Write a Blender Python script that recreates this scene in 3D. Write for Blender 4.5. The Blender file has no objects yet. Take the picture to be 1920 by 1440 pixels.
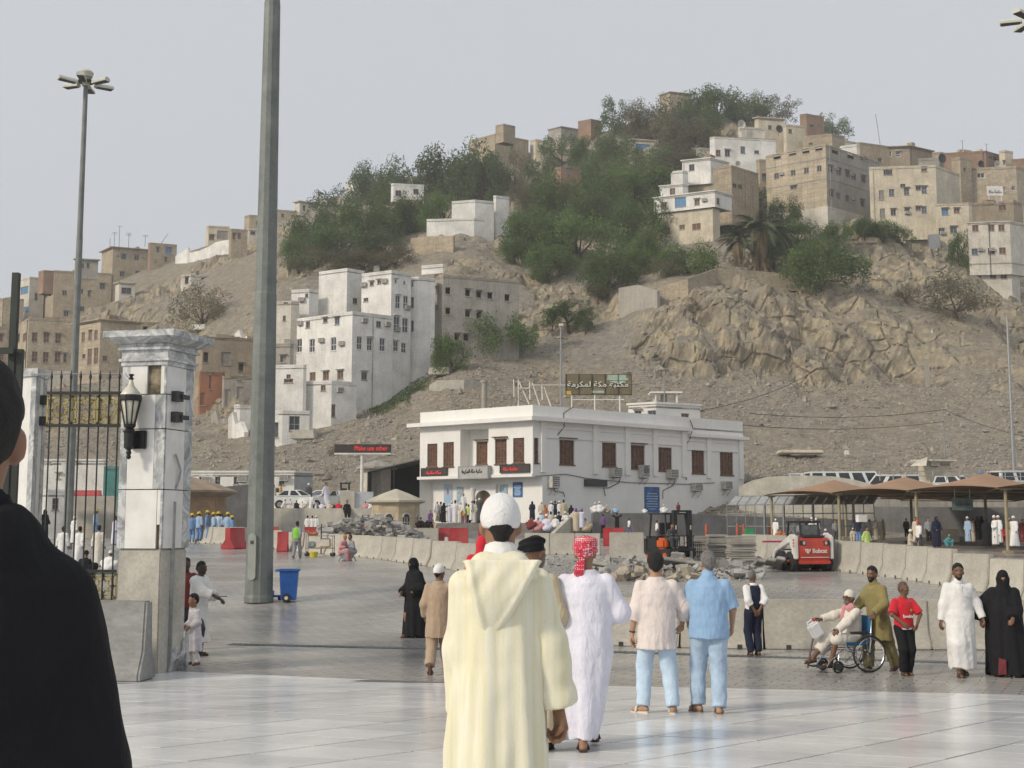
import bpy,bmesh,math,random
import numpy as np
from mathutils import Vector,Matrix,noise
R=math.radians
SC=bpy.context.scene
COL=SC.collection
random.seed(7);np.random.seed(7)
F,W,H=2320.0,1920.0,1440.0
HOR,CZ=986.0,1.66
PITCH=math.atan((HOR-H/2)/F)
cam_d=bpy.data.cameras.new('camera');cam=bpy.data.objects.new('camera',cam_d);COL.objects.link(cam)
cam_d.sensor_width=36.0;cam_d.lens=36.0*F/W;cam_d.clip_start=0.05;cam_d.clip_end=5000
cam.location=(0,0,CZ);cam.rotation_euler=(math.pi/2+PITCH,0,0)
cam_d.dof.use_dof=False
SC.camera=cam
SC.render.resolution_x,SC.render.resolution_y=1024,768
SUN_AZ,SUN_EL=R(-124.0),R(32.0)
wd=bpy.data.worlds.new('World');SC.world=wd;wd.use_nodes=True
nt=wd.node_tree;bg=nt.nodes['Background']
sky=nt.nodes.new('ShaderNodeTexSky');sky.sky_type='NISHITA';sky.sun_disc=False
sky.sun_elevation=SUN_EL;sky.sun_rotation=SUN_AZ
sky.air_density=1.6;sky.dust_density=6.0;sky.ozone_density=2.0;sky.altitude=250
hs=nt.nodes.new('ShaderNodeHueSaturation');hs.inputs['Saturation'].default_value=0.22
nt.links.new(sky.outputs[0],hs.inputs['Color'])
mxs=nt.nodes.new('ShaderNodeMix');mxs.data_type='RGBA';mxs.inputs[0].default_value=0.72
mxs.inputs[7].default_value=(8.0,8.4,9.05,1)
nt.links.new(hs.outputs[0],mxs.inputs[6]);nt.links.new(mxs.outputs[2],bg.inputs[0])
bg.inputs[1].default_value=0.082
sd=bpy.data.lights.new('sun','SUN');sun=bpy.data.objects.new('sun',sd);COL.objects.link(sun)
sd.energy=2.4;sd.angle=R(8.0);sd.color=(1.0,0.89,0.73)
sv=Vector((math.sin(SUN_AZ)*math.cos(SUN_EL),math.cos(SUN_AZ)*math.cos(SUN_EL),math.sin(SUN_EL)))
sun.rotation_euler=sv.to_track_quat('Z','Y').to_euler();sun.location=(-60,-80,90)
vs=SC.view_settings
vs.view_transform='Standard';vs.look='None';vs.exposure=0.2;vs.gamma=1.0;vs.use_curve_mapping=False
CP,SP=math.cos(PITCH),math.sin(PITCH)
def ray(px,py):
 cx,cy=(px-W/2)/F,(H/2-py)/F
 d=Vector((cx,CP-cy*SP,SP+cy*CP))
 return d/d.y
def P(px,py,Y):
 return Vector((0,0,CZ))+ray(px,py)*Y
def pix(p):
 x,y,z=p[0],p[1],p[2]-CZ
 dep=y*CP+z*SP
 return W/2+F*x/dep,H/2-F*(z*CP-y*SP)/dep
PZ_Y=[-80,0,5.4,10,13,16.5,19,23,28,33,37,48,60,70,85,100,130]
PZ_Z=[0.0,0,0,-.20,-.31,-.50,-.68,-.74,-.72,-.45,-.09,.17,.25,.55,.8,.95,1.0]
def plaza_z(x,y):
 return float(np.interp(y,PZ_Y,PZ_Z))
def gnd(px,py):
 lo,hi=3.0,112.0
 for i in range(60):
  m=(lo+hi)/2
  p=P(px,py,m)
  if p.z>plaza_z(p.x,m):lo=m
  else:hi=m
 p=P(px,py,lo);p.z=plaza_z(p.x,lo)
 return p
def at_z(px,py,z):
 r=ray(px,py);t=(z-CZ)/r.z
 return Vector((0,0,CZ))+r*t
def lerp(a,b,t):return a+(b-a)*t
MATS={}
def nd(nt,t,**kw):
 n=nt.nodes.new(t)
 for k,v in kw.items():
  if k in n.inputs.keys()if isinstance(k,str)else False:n.inputs[k].default_value=v
  else:setattr(n,k,v)
 return n
def mat(name,col,rough=.7,var=.12,scale=3.0,bump=.0,bscale=None,spec=.5,metal=0.0,streak=0.0,col2=None,rnd=0.0,coat=0.0,dirt=None,detail=6.0,fine=0.0,sheen=0.0):
 if name in MATS:return MATS[name]
 m=bpy.data.materials.new(name);m.use_nodes=True;t=m.node_tree;L=t.links.new
 b=t.nodes['Principled BSDF'];b.inputs['Roughness'].default_value=rough
 b.inputs['Specular IOR Level'].default_value=spec;b.inputs['Metallic'].default_value=metal
 if coat:b.inputs['Coat Weight'].default_value=coat
 if sheen:b.inputs['Sheen Weight'].default_value=sheen;b.inputs['Sheen Roughness'].default_value=.6
 tc=t.nodes.new('ShaderNodeTexCoord')
 n1=t.nodes.new('ShaderNodeTexNoise');n1.inputs['Scale'].default_value=scale;n1.inputs['Detail'].default_value=detail;n1.inputs['Roughness'].default_value=.62
 L(tc.outputs['Object'],n1.inputs['Vector'])
 r1=t.nodes.new('ShaderNodeValToRGB');r1.color_ramp.elements[0].position=.3;r1.color_ramp.elements[1].position=.72
 c2=col2 or tuple(max(0,c*(1-2.2*var))for c in col)
 r1.color_ramp.elements[0].color=(*c2,1);r1.color_ramp.elements[1].color=(*[min(.95,c*(1+var*.5))for c in col],1)
 L(n1.outputs[0],r1.inputs[0]);out=r1.outputs[0]
 if fine:
  nf=t.nodes.new('ShaderNodeTexNoise');nf.inputs['Scale'].default_value=scale*14;nf.inputs['Detail'].default_value=3
  L(tc.outputs['Object'],nf.inputs['Vector'])
  mx=t.nodes.new('ShaderNodeMix');mx.data_type='RGBA';mx.blend_type='OVERLAY';mx.inputs[0].default_value=fine
  L(out,mx.inputs[6]);L(nf.outputs[0],mx.inputs[7]);out=mx.outputs[2]
 if streak:
  mp=t.nodes.new('ShaderNodeMapping');mp.inputs['Scale'].default_value=(1.6,1.6,.13)
  L(tc.outputs['Object'],mp.inputs[0])
  n2=t.nodes.new('ShaderNodeTexNoise');n2.inputs['Scale'].default_value=1.7;n2.inputs['Detail'].default_value=7;n2.inputs['Roughness'].default_value=.7
  L(mp.outputs[0],n2.inputs['Vector'])
  r2=t.nodes.new('ShaderNodeValToRGB');r2.color_ramp.elements[0].position=.47;r2.color_ramp.elements[1].position=.72
  L(n2.outputs[0],r2.inputs[0])
  mu=t.nodes.new('ShaderNodeMath');mu.operation='MULTIPLY';mu.inputs[1].default_value=streak
  L(r2.outputs[0],mu.inputs[0])
  mx=t.nodes.new('ShaderNodeMix');mx.data_type='RGBA'
  mx.inputs[7].default_value=(*(dirt or tuple(c*.42 for c in col)),1)
  L(mu.outputs[0],mx.inputs[0]);L(out,mx.inputs[6]);out=mx.outputs[2]
 if rnd:
  oi=t.nodes.new('ShaderNodeObjectInfo')
  mr=t.nodes.new('ShaderNodeMapRange');mr.inputs[3].default_value=1-rnd;mr.inputs[4].default_value=1+rnd
  L(oi.outputs['Random'],mr.inputs[0])
  h=t.nodes.new('ShaderNodeHueSaturation');L(mr.outputs[0],h.inputs['Value']);L(out,h.inputs['Color']);out=h.outputs[0]
 L(out,b.inputs['Base Color'])
 if bump:
  nb=t.nodes.new('ShaderNodeTexNoise');nb.inputs['Scale'].default_value=bscale or scale*4;nb.inputs['Detail'].default_value=8;nb.inputs['Roughness'].default_value=.65
  L(tc.outputs['Object'],nb.inputs['Vector'])
  bp=t.nodes.new('ShaderNodeBump');bp.inputs['Strength'].default_value=bump;bp.inputs['Distance'].default_value=.05
  L(nb.outputs[0],bp.inputs['Height']);L(bp.outputs[0],b.inputs['Normal'])
 MATS[name]=m
 return m
def emis(name,col,s):
 if name in MATS:return MATS[name]
 m=mat(name,(.02,.02,.02),.5,0);b=m.node_tree.nodes['Principled BSDF']
 b.inputs['Emission Color'].default_value=(*col,1);b.inputs['Emission Strength'].default_value=s
 return m
def cloth(name,col,var=.06,rough=.85,weave=.12,rnd=0.0,scale=9.0):
 if name in MATS:return MATS[name]
 m=mat(name,col,rough,var,scale,bump=weave,bscale=90,spec=.2,rnd=rnd,sheen=.15);t=m.node_tree;L=t.links.new;tc=[n for n in t.nodes if n.type=='TEX_COORD'][0];bp=[n for n in t.nodes if n.type=='BUMP'][0]
 mp=t.nodes.new('ShaderNodeMapping');mp.inputs['Scale'].default_value=(1,1,.45);n=t.nodes.new('ShaderNodeTexNoise');n.inputs['Scale'].default_value=13;n.inputs['Detail'].default_value=3;n.inputs['Distortion'].default_value=1.6;n.inputs['Roughness'].default_value=.45
 L(tc.outputs['Object'],mp.inputs[0]);L(mp.outputs[0],n.inputs['Vector']);b2=t.nodes.new('ShaderNodeBump');b2.inputs['Strength'].default_value=.32;b2.inputs['Distance'].default_value=.045;L(n.outputs[0],b2.inputs['Height']);L(b2.outputs[0],bp.inputs['Normal'])
 return m
def weave_bump(m,sx,strength=.3):
 return m
class MB:
 def __init__(s,o=(0,0,0)):s.v=[];s.f=[];s.m=[];s.o=Vector(o);s.mi=0
 def add(s,vs,fs,mi=None):
  k=len(s.v);s.v.extend(vs)
  for f in fs:s.f.append([i+k for i in f]);s.m.append(s.mi if mi is None else mi)
  return s
 def box(s,c,d,rz=0.0,M=None,mi=None,taper=1.0):
  x,y,z=d[0]/2,d[1]/2,d[2]/2;ca,sa=math.cos(rz),math.sin(rz)
  vs=[]
  for dz in(-z,z):
   k=taper if dz>0 else 1
   for dx,dy in((-x,-y),(x,-y),(x,y),(-x,y)):
    q=Vector((dx*k*ca-dy*k*sa,dx*k*sa+dy*k*ca,dz))
    if M is not None:q=M@q
    vs.append(Vector(c)+q)
  return s.add(vs,[(3,2,1,0),(4,5,6,7),(0,1,5,4),(1,2,6,5),(2,3,7,6),(3,0,4,7)],mi)
 def prism(s,poly,z0,z1,mi=None):
  n=len(poly);a=sum(poly[i][0]*poly[(i+1)%n][1]-poly[(i+1)%n][0]*poly[i][1]for i in range(n))
  if a<0:poly=poly[::-1]
  vs=[Vector((p[0],p[1],z0))for p in poly]+[Vector((p[0],p[1],z1))for p in poly]
  fs=[tuple(range(n-1,-1,-1)),tuple(range(n,2*n))]+[(i,(i+1)%n,n+(i+1)%n,n+i)for i in range(n)]
  return s.add(vs,fs,mi)
 def extr(s,poly,vec,mi=None):
  n=len(poly);vec=Vector(vec);poly=[Vector(p)for p in poly]
  vs=poly+[p+vec for p in poly]
  fs=[tuple(range(n-1,-1,-1)),tuple(range(n,2*n))]+[(i,(i+1)%n,n+(i+1)%n,n+i)for i in range(n)]
  return s.add(vs,fs,mi)
 def tube(s,pts,r,n=8,mi=None,cap=True,closed=False):
  pts=[Vector(p)for p in pts];k=len(pts);rr=r if hasattr(r,'__len__')else[r]*k
  vs=[];fs=[];up=None
  for i,p in enumerate(pts):
   d=(pts[(i+1)%k]-pts[i-1])if closed else(pts[min(i+1,k-1)]-pts[max(i-1,0)])
   d=d.normalized()if d.length>1e-9 else Vector((0,0,1))
   if up is None:up=Vector((0,0,1))if abs(d.z)<.9 else Vector((1,0,0))
   a=d.cross(up);a=a.normalized()if a.length>1e-6 else d.orthogonal().normalized()
   b=a.cross(d);up=b
   for j in range(n):
    t=2*math.pi*(j+.5)/n
    vs.append(p+a*(math.cos(t)*rr[i])+b*(math.sin(t)*rr[i]))
  for i in range(k if closed else k-1):
   i2=(i+1)%k
   for j in range(n):fs.append((i*n+j,i*n+(j+1)%n,i2*n+(j+1)%n,i2*n+j))
  if cap and not closed:fs+=[tuple(range(n-1,-1,-1)),tuple(range((k-1)*n,k*n))]
  return s.add(vs,[f[::-1]for f in fs],mi)
 def lathe(s,c,prof,n=16,mi=None,a0=0.0):
  c=Vector(c);vs=[];fs=[];k=len(prof)
  for r,z in prof:
   for j in range(n):
    t=a0+2*math.pi*j/n;vs.append(c+Vector((math.cos(t)*r,math.sin(t)*r,z)))
  for i in range(k-1):
   for j in range(n):fs.append((i*n+j,i*n+(j+1)%n,(i+1)*n+(j+1)%n,(i+1)*n+j))
  fs+=[tuple(range(n-1,-1,-1)),tuple(range((k-1)*n,k*n))]
  return s.add(vs,fs,mi)
 def ball(s,c,r,n=10,mi=None,M=None):
  r=r if hasattr(r,'__len__')else(r,r,r);c=Vector(c);m=max(5,n*2//3);vs=[];fs=[]
  for i in range(m+1):
   t=math.pi*i/m
   for j in range(n):
    u=2*math.pi*j/n
    q=Vector((math.sin(t)*math.cos(u)*r[0],math.sin(t)*math.sin(u)*r[1],-math.cos(t)*r[2]))
    vs.append(c+(M@q if M is not None else q))
  for i in range(m):
   for j in range(n):fs.append((i*n+j,i*n+(j+1)%n,(i+1)*n+(j+1)%n,(i+1)*n+j))
  return s.add(vs,fs,mi)
 def quad(s,a,b,c,d,mi=None):return s.add([Vector(a),Vector(b),Vector(c),Vector(d)],[(0,1,2,3)],mi)
 def mesh(s,name,mats):
  me=bpy.data.meshes.new(name);o=s.o
  me.from_pydata([(p[0]-o[0],p[1]-o[1],p[2]-o[2])for p in s.v],[],s.f)
  for m in(mats if isinstance(mats,(list,tuple))else[mats]):me.materials.append(m)
  if any(s.m):me.polygons.foreach_set('material_index',s.m)
  me.update()
  return me
 def build(s,name,mats,parent=None,smooth=False,loc=None,bevel=0.0,**pr):
  me=s.mesh(name,mats)
  if bevel:
   bm=bmesh.new();bm.from_mesh(me);bmesh.ops.remove_doubles(bm,verts=bm.verts,dist=1e-4)
   es=[e for e in bm.edges if e.is_manifold and e.calc_face_angle(0)>.5]
   bmesh.ops.bevel(bm,geom=es,offset=bevel,segments=2,affect='EDGES',clamp_overlap=True);bm.to_mesh(me);bm.free()
  if smooth:shade(me,smooth)
  ob=link(name,me,parent)
  if parent is None:ob.location=s.o
  if loc is not None:ob.location=loc
  for k,v in pr.items():ob[k]=v
  return ob
def shade(me,ang=True):
 me.polygons.foreach_set('use_smooth',[True]*len(me.polygons))
 if ang is not True:me.set_sharp_from_angle(angle=R(ang))
def link(name,me,parent=None):
 ob=bpy.data.objects.new(name,me);COL.objects.link(ob)
 if parent is not None:ob.parent=parent
 return ob
def thing(name,label,cat,loc=(0,0,0),rz=0.0,group=None,kind=None,scale=1.0):
 o=bpy.data.objects.new(name,None);COL.objects.link(o);o.location=loc;o.rotation_euler=(0,0,rz)
 o.scale=(scale,)*3;o.empty_display_size=.2
 return tag(o,label,cat,group,kind)
def tag(o,label=None,cat=None,group=None,kind=None):
 for k,v in(('label',label),('category',cat),('group',group),('kind',kind)):
  if v:o[k]=v
 return o
def dup(root,loc,rz=None,label=None,scale=None,group=None,mats=None):
 kids={}
 for o in ALLKIDS(root):kids.setdefault(o.parent,[]).append(o)
 def cp(o,par):
  c=o.copy();COL.objects.link(c)
  if par is not None:c.parent=par
  if mats:
   for i,sl in enumerate(c.material_slots):
    nm=sl.material.name if sl.material else ''
    if nm in mats:sl.link='OBJECT';sl.material=mats[nm]
  for k in kids.get(o,[]):cp(k,c)
  return c
 c=cp(root,None);c.location=loc
 if rz is not None:c.rotation_euler=(0,0,rz)
 if label:c['label']=label
 if group:c['group']=group
 if scale is not None:c.scale=(scale,)*3 if not hasattr(scale,'__len__')else scale
 return c
def ALLKIDS(root):
 out=[];st=[root]
 while st:
  o=st.pop()
  for k in o.children:out.append(k);st.append(k)
 return out
AR={'maktaba':[0xFEE3,0xFEDC,0xFE98,0xFE92,0xFE94],'makka':[0xFEE3,0xFEDC,0xFE94],'mukarrama':[0xFE8D,0xFEDF,0xFEE4,0xFEDC,0xFEAE,0xFEE3,0xFE94],'mukarrama_short':[0xFEDF,0xFEE4,0xFEDC,0xFEAE,0xFEE3,0xFE94]}
def arabic(*ws):
 return ' '.join(''.join(map(chr,AR[w][::-1]))for w in ws[::-1])
def text(name,body,m,origin,xdir,height,width=None,parent=None,off=(0,0,0),depth=.004,bold=0.0):
 c=bpy.data.curves.new('lettering','FONT');c.body=body;c.extrude=depth;c.offset=bold;c.resolution_u=3
 o=bpy.data.objects.new('lettering',c);COL.objects.link(o);bpy.context.view_layer.update()
 me=bpy.data.meshes.new_from_object(o.evaluated_get(bpy.context.evaluated_depsgraph_get()))
 bpy.data.objects.remove(o);bpy.data.curves.remove(c)
 n=len(me.vertices);co=np.empty(n*3);me.vertices.foreach_get('co',co);co=co.reshape(-1,3)
 lo,hi=co.min(0),co.max(0);k=height/(hi[1]-lo[1]);kx=(width/(hi[0]-lo[0]))if width else k
 x=(co[:,0]-lo[0])*kx;z=(co[:,1]-lo[1])*k;y=co[:,2]-lo[2]
 d=Vector(xdir).normalized();nrm=Vector((d.y,-d.x,0));org=Vector(origin)-Vector(off)
 q=np.outer(x,d)+np.outer(z,(0,0,1))+np.outer(y,nrm)+np.array(org)
 me.vertices.foreach_set('co',q.astype(np.float32).ravel());me.materials.clear();me.materials.append(m);me.update()
 return link(name,me,parent)
M_MARBLE=mat('marble',(.74,.74,.73),.18,.06,.9,spec=.5,col2=(.54,.55,.56),rnd=.09,detail=10,bump=.04,bscale=4,fine=.12)
M_JOINT=mat('joint_mortar',(.13,.13,.135),.9)
M_PAVE=None
def paving_material():
 m=mat('paving',(.17,.165,.155),.5,.1,.35)
 t=m.node_tree;L=t.links.new;b=t.nodes['Principled BSDF'];b.inputs['Specular IOR Level'].default_value=.5
 tc=[n for n in t.nodes if n.type=='TEX_COORD'][0]
 mp=t.nodes.new('ShaderNodeMapping');mp.inputs['Rotation'].default_value=(0,0,R(24));L(tc.outputs['Object'],mp.inputs[0])
 br=t.nodes.new('ShaderNodeTexBrick');br.inputs['Scale'].default_value=1.0;br.inputs['Brick Width'].default_value=.44;br.inputs['Row Height'].default_value=.22
 br.inputs['Mortar Size'].default_value=.014;br.inputs['Color1'].default_value=(.37,.36,.34,1);br.inputs['Color2'].default_value=(.295,.288,.275,1);br.inputs['Mortar'].default_value=(.155,.15,.145,1)
 L(mp.outputs[0],br.inputs['Vector'])
 old=b.inputs['Base Color'].links[0].from_socket
 mx=t.nodes.new('ShaderNodeMix');mx.data_type='RGBA';mx.blend_type='MULTIPLY';mx.inputs[0].default_value=.8
 mb=t.nodes.new('ShaderNodeMix');mb.data_type='RGBA';mb.inputs[0].default_value=1;mb.blend_type='MULTIPLY'
 n=t.nodes.new('ShaderNodeTexNoise');n.inputs['Scale'].default_value=.23;n.inputs['Detail'].default_value=6;L(tc.outputs['Object'],n.inputs['Vector'])
 r=t.nodes.new('ShaderNodeValToRGB');r.color_ramp.elements[0].color=(.72,.72,.74,1);r.color_ramp.elements[1].color=(1.25,1.22,1.15,1);r.color_ramp.elements[0].position=.35;r.color_ramp.elements[1].position=.68
 L(n.outputs[0],r.inputs[0]);L(br.outputs[0],mb.inputs[6]);L(r.outputs[0],mb.inputs[7]);L(mb.outputs[2],b.inputs['Base Color'])
 rr=t.nodes.new('ShaderNodeMapRange');rr.inputs[3].default_value=.16;rr.inputs[4].default_value=.36;L(n.outputs[0],rr.inputs[0]);L(rr.outputs[0],b.inputs['Roughness'])
 bp=t.nodes.new('ShaderNodeBump');bp.inputs['Strength'].default_value=.35;bp.inputs['Distance'].default_value=.006
 iv=t.nodes.new('ShaderNodeMath');iv.operation='SUBTRACT';iv.inputs[0].default_value=1;L(br.outputs['Fac'],iv.inputs[1])
 L(iv.outputs[0],bp.inputs['Height']);L(bp.outputs[0],b.inputs['Normal'])
 return m
M_PAVE=paving_material()
def sheet(name,xs,ys,zf,m):
 g=MB()
 for y in ys:
  for x in xs:g.v.append(Vector((x,y,zf(x,y))))
 n=len(xs)
 for j in range(len(ys)-1):
  for i in range(n-1):g.f.append((j*n+i,j*n+i+1,(j+1)*n+i+1,(j+1)*n+i));g.m.append(0)
 return g.build(name,m,kind='structure',smooth=True)
EDGE_A,EDGE_B=gnd(300,1257),gnd(1920,1303)
ED=Vector((EDGE_B.x-EDGE_A.x,EDGE_B.y-EDGE_A.y,0)).normalized();EN=Vector((-ED.y,ED.x,0))
def edge_y(x):return EDGE_A.y+(x-EDGE_A.x)*ED.y/ED.x
ys=sorted(set([-80,-30,-8]+[float(v)for v in np.arange(0,40,.8)]+[float(v)for v in np.arange(40,131,3)]))
sheet('ground',[float(v)for v in np.linspace(-160,160,41)],ys,lambda x,y:plaza_z(x,y)-(.045 if y<edge_y(x)+.02 else 0),M_PAVE)
ub=[]
o2=Vector((EDGE_A.x,EDGE_A.y,0))
def uvp(u,v,dz=0.0):
 p=o2+ED*u-(EN*.92+ED*.40).normalized()*v
 return Vector((p.x,p.y,plaza_z(p.x,p.y)+dz))
bed=MB()
nu,nv=30,26
for j in range(nv+1):
 for i in range(nu+1):bed.v.append(uvp(-45+i*3.2,j*1.1,-.007))
for j in range(nv):
 for i in range(nu):
  a=j*(nu+1)+i;bed.f.append((a+nu+1,a+nu+2,a+1,a));bed.m.append(0)
marble=bed.build('marble_plaza',M_JOINT,kind='structure')
SL_U,SL_V=0.93,0.62
def slab_piece(u0,u1,v0,v1,parent,name='marble_slab',g=.0115):
 u0+=g;u1-=g;v0+=g;v1-=g
 q=MB();j=random.uniform(-.0012,.0012)
 t=[uvp(u0,v1,j),uvp(u1,v1,j),uvp(u1,v0,j),uvp(u0,v0,j)]
 q.add(t+[p-Vector((0,0,.03))for p in t],[(0,1,2,3),(4,5,1,0),(5,6,2,1),(6,7,3,2),(7,4,0,3)])
 return q
rest=MB();nsl=0
rows=[(0.0,.30)];v=.30
while v<22:
 d=SL_V
 rows.append((v,v+d));v+=d
 if abs(v-4.02)<.35:v+=.012
for ri,(v0,v1)in enumerate(rows):
 u=-34.0+(SL_U*.0 if ri else 0)
 w=SL_U if ri else 1.6
 while u<40:
  c=uvp(u+w/2,(v0+v1)/2);pxy=pix(c)
  inview=c.y>7.5 and-60<pxy[0]<1980 and pxy[1]<1500
  q=slab_piece(u,u+w,v0,v1,marble)
  if inview and nsl<300:
   q.build('marble_slab',M_MARBLE,marble);nsl+=1
  else:
   rest.add(q.v,q.f)
  u+=w
ro=rest.build('marble_slab_remainder',M_MARBLE,marble);ro['kind']='stuff'
dr=MB();dra=[gnd(x,y)for x,y in((430,1208),(700,1214),(1140,1222),(1500,1234),(1920,1246),(2300,1257))]
for a,b in zip(dra[:-1],dra[1:]):
 n=Vector((-(b-a).y,(b-a).x,0)).normalized()*.17;e=Vector((0,0,.006))
 dr.quad(a-n+e,b-n+e,b+n+e,a+n+e,0)
 L_=(b-a).length;k=int(L_/.12)
 for i in range(k):
  p=a.lerp(b,(i+.5)/k)+Vector((0,0,.009));dr.box(p,(.05,.26,.008),math.atan2((b-a).y,(b-a).x),mi=1)
dr.build('drain_channel',[mat('drain_frame',(.11,.125,.13),.5,metal=.3),mat('drain_bar',(.16,.18,.185),.45,metal=.5)],kind='structure')
KEYC={-700:[(112,940),(140,880),(180,800),(240,700),(300,610)],-100:[(112,915),(150,815),(190,735),(205,725),(232,650),(270,590),(300,572)],120:[(112,912),(150,808),(190,728),(205,716),(226,655),(258,590),(300,548)],300:[(112,910),(140,845),(168,765),(195,690),(222,600),(250,535),(292,492)],420:[(112,908),(134,850),(150,800),(164,725),(188,620),(215,540),(250,478),(292,448)],550:[(112,905),(134,815),(150,782),(166,660),(186,560),(214,490),(240,440),(292,398)],700:[(112,902),(130,812),(148,755),(166,690),(180,570),(196,510),(226,440),(292,345)],850:[(112,898),(126,800),(142,715),(160,650),(174,575),(186,500),(204,440),(232,410),(292,310)],1000:[(112,895),(130,795),(146,715),(164,630),(178,550),(194,490),(230,400),(285,285)],1150:[(112,893),(135,775),(150,700),(163,610),(176,545),(192,500),(226,400),(280,240)],1280:[(112,893),(135,780),(151,695),(157,590),(163,535),(176,505),(190,475),(222,390),(240,310),(280,205)],1430:[(112,893),(135,790),(153,700),(158,600),(163,540),(178,500),(188,450),(214,400),(240,315),(282,228)],1580:[(112,893),(135,800),(156,700),(161,610),(168,550),(178,500),(186,430),(198,415),(230,345),(285,265)],1750:[(112,893),(135,800),(158,690),(165,600),(173,555),(184,500),(194,465),(230,380),(285,308)],1920:[(112,893),(135,800),(160,670),(180,585),(200,530),(240,425),(290,330)],2600:[(112,930),(160,790),(220,660),(300,540)],}
KX=sorted(KEYC)
def key_prof(k):
 p=KEYC[k];p=[(97,1012)]+p;e=p[-1]
 return p+[(e[0]+45,e[1]+45),(e[0]+140,e[1]+230)]
KP={k:list(zip(*key_prof(k)))for k in KX}
def hill_py(px,Y):
 px=min(max(px,KX[0]),KX[-1]);i=0
 while i<len(KX)-2 and px>KX[i+1]:i+=1
 i0,i3=max(i-1,0),min(i+2,len(KX)-1);t=(px-KX[i])/(KX[i+1]-KX[i])
 q=[float(np.interp(Y,*KP[KX[j]]))for j in(i0,i,i+1,i3)]
 return herm(q,t)
def herm(q,t):
 m1,m2=(q[2]-q[0])*.35,(q[3]-q[1])*.35
 return(2*t**3-3*t*t+1)*q[1]+(t**3-2*t*t+t)*m1+(-2*t**3+3*t*t)*q[2]+(t**3-t*t)*m2
def hill_z(x,y):
 px=W/2+F*x/(y*CP)
 for _ in range(2):
  z=P(px,float(hill_py(px,y)),y);px+=(x-z.x)*F/y
 return P(px,float(hill_py(px,y)),y).z
def hill_hit(px,py,y0=113,y1=340):
 Y=y0
 while Y<y1 and hill_py(px,Y)>py:Y+=.5
 return P(px,py,Y)
def rock_disp(p,steep):
 n1=noise.fractal(Vector((p.x*.055,p.y*.055,p.z*.05)),1.0,2.1,5)
 n2=noise.ridged_multi_fractal(Vector((p.x*.13+7,p.y*.13,p.z*.07)),1.0,2.2,5,1.0,2.0)
 n3=noise.fractal(Vector((p.x*.45,p.y*.45,p.z*.4+3)),.9,2.0,4)
 w=Vector((p.x*.085+.5*n1,p.y*.085,p.z*.055+.4*n1));d=noise.voronoi(w)[0];e=noise.voronoi(w*2.7)[0]
 cr=min(1,(d[1]-d[0])*3.2)*1.3+(d[0]**.5)*-1.1+min(1,(e[1]-e[0])*3)*.45
 st=(p.z*.55+n1*1.4)%1.0
 return n1*1.3*(.6+steep)+((n2-1.1)*1.0+(cr-.7)*1.15+(st-.5)*.5)*steep+n3*(.25+.45*steep)
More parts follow.
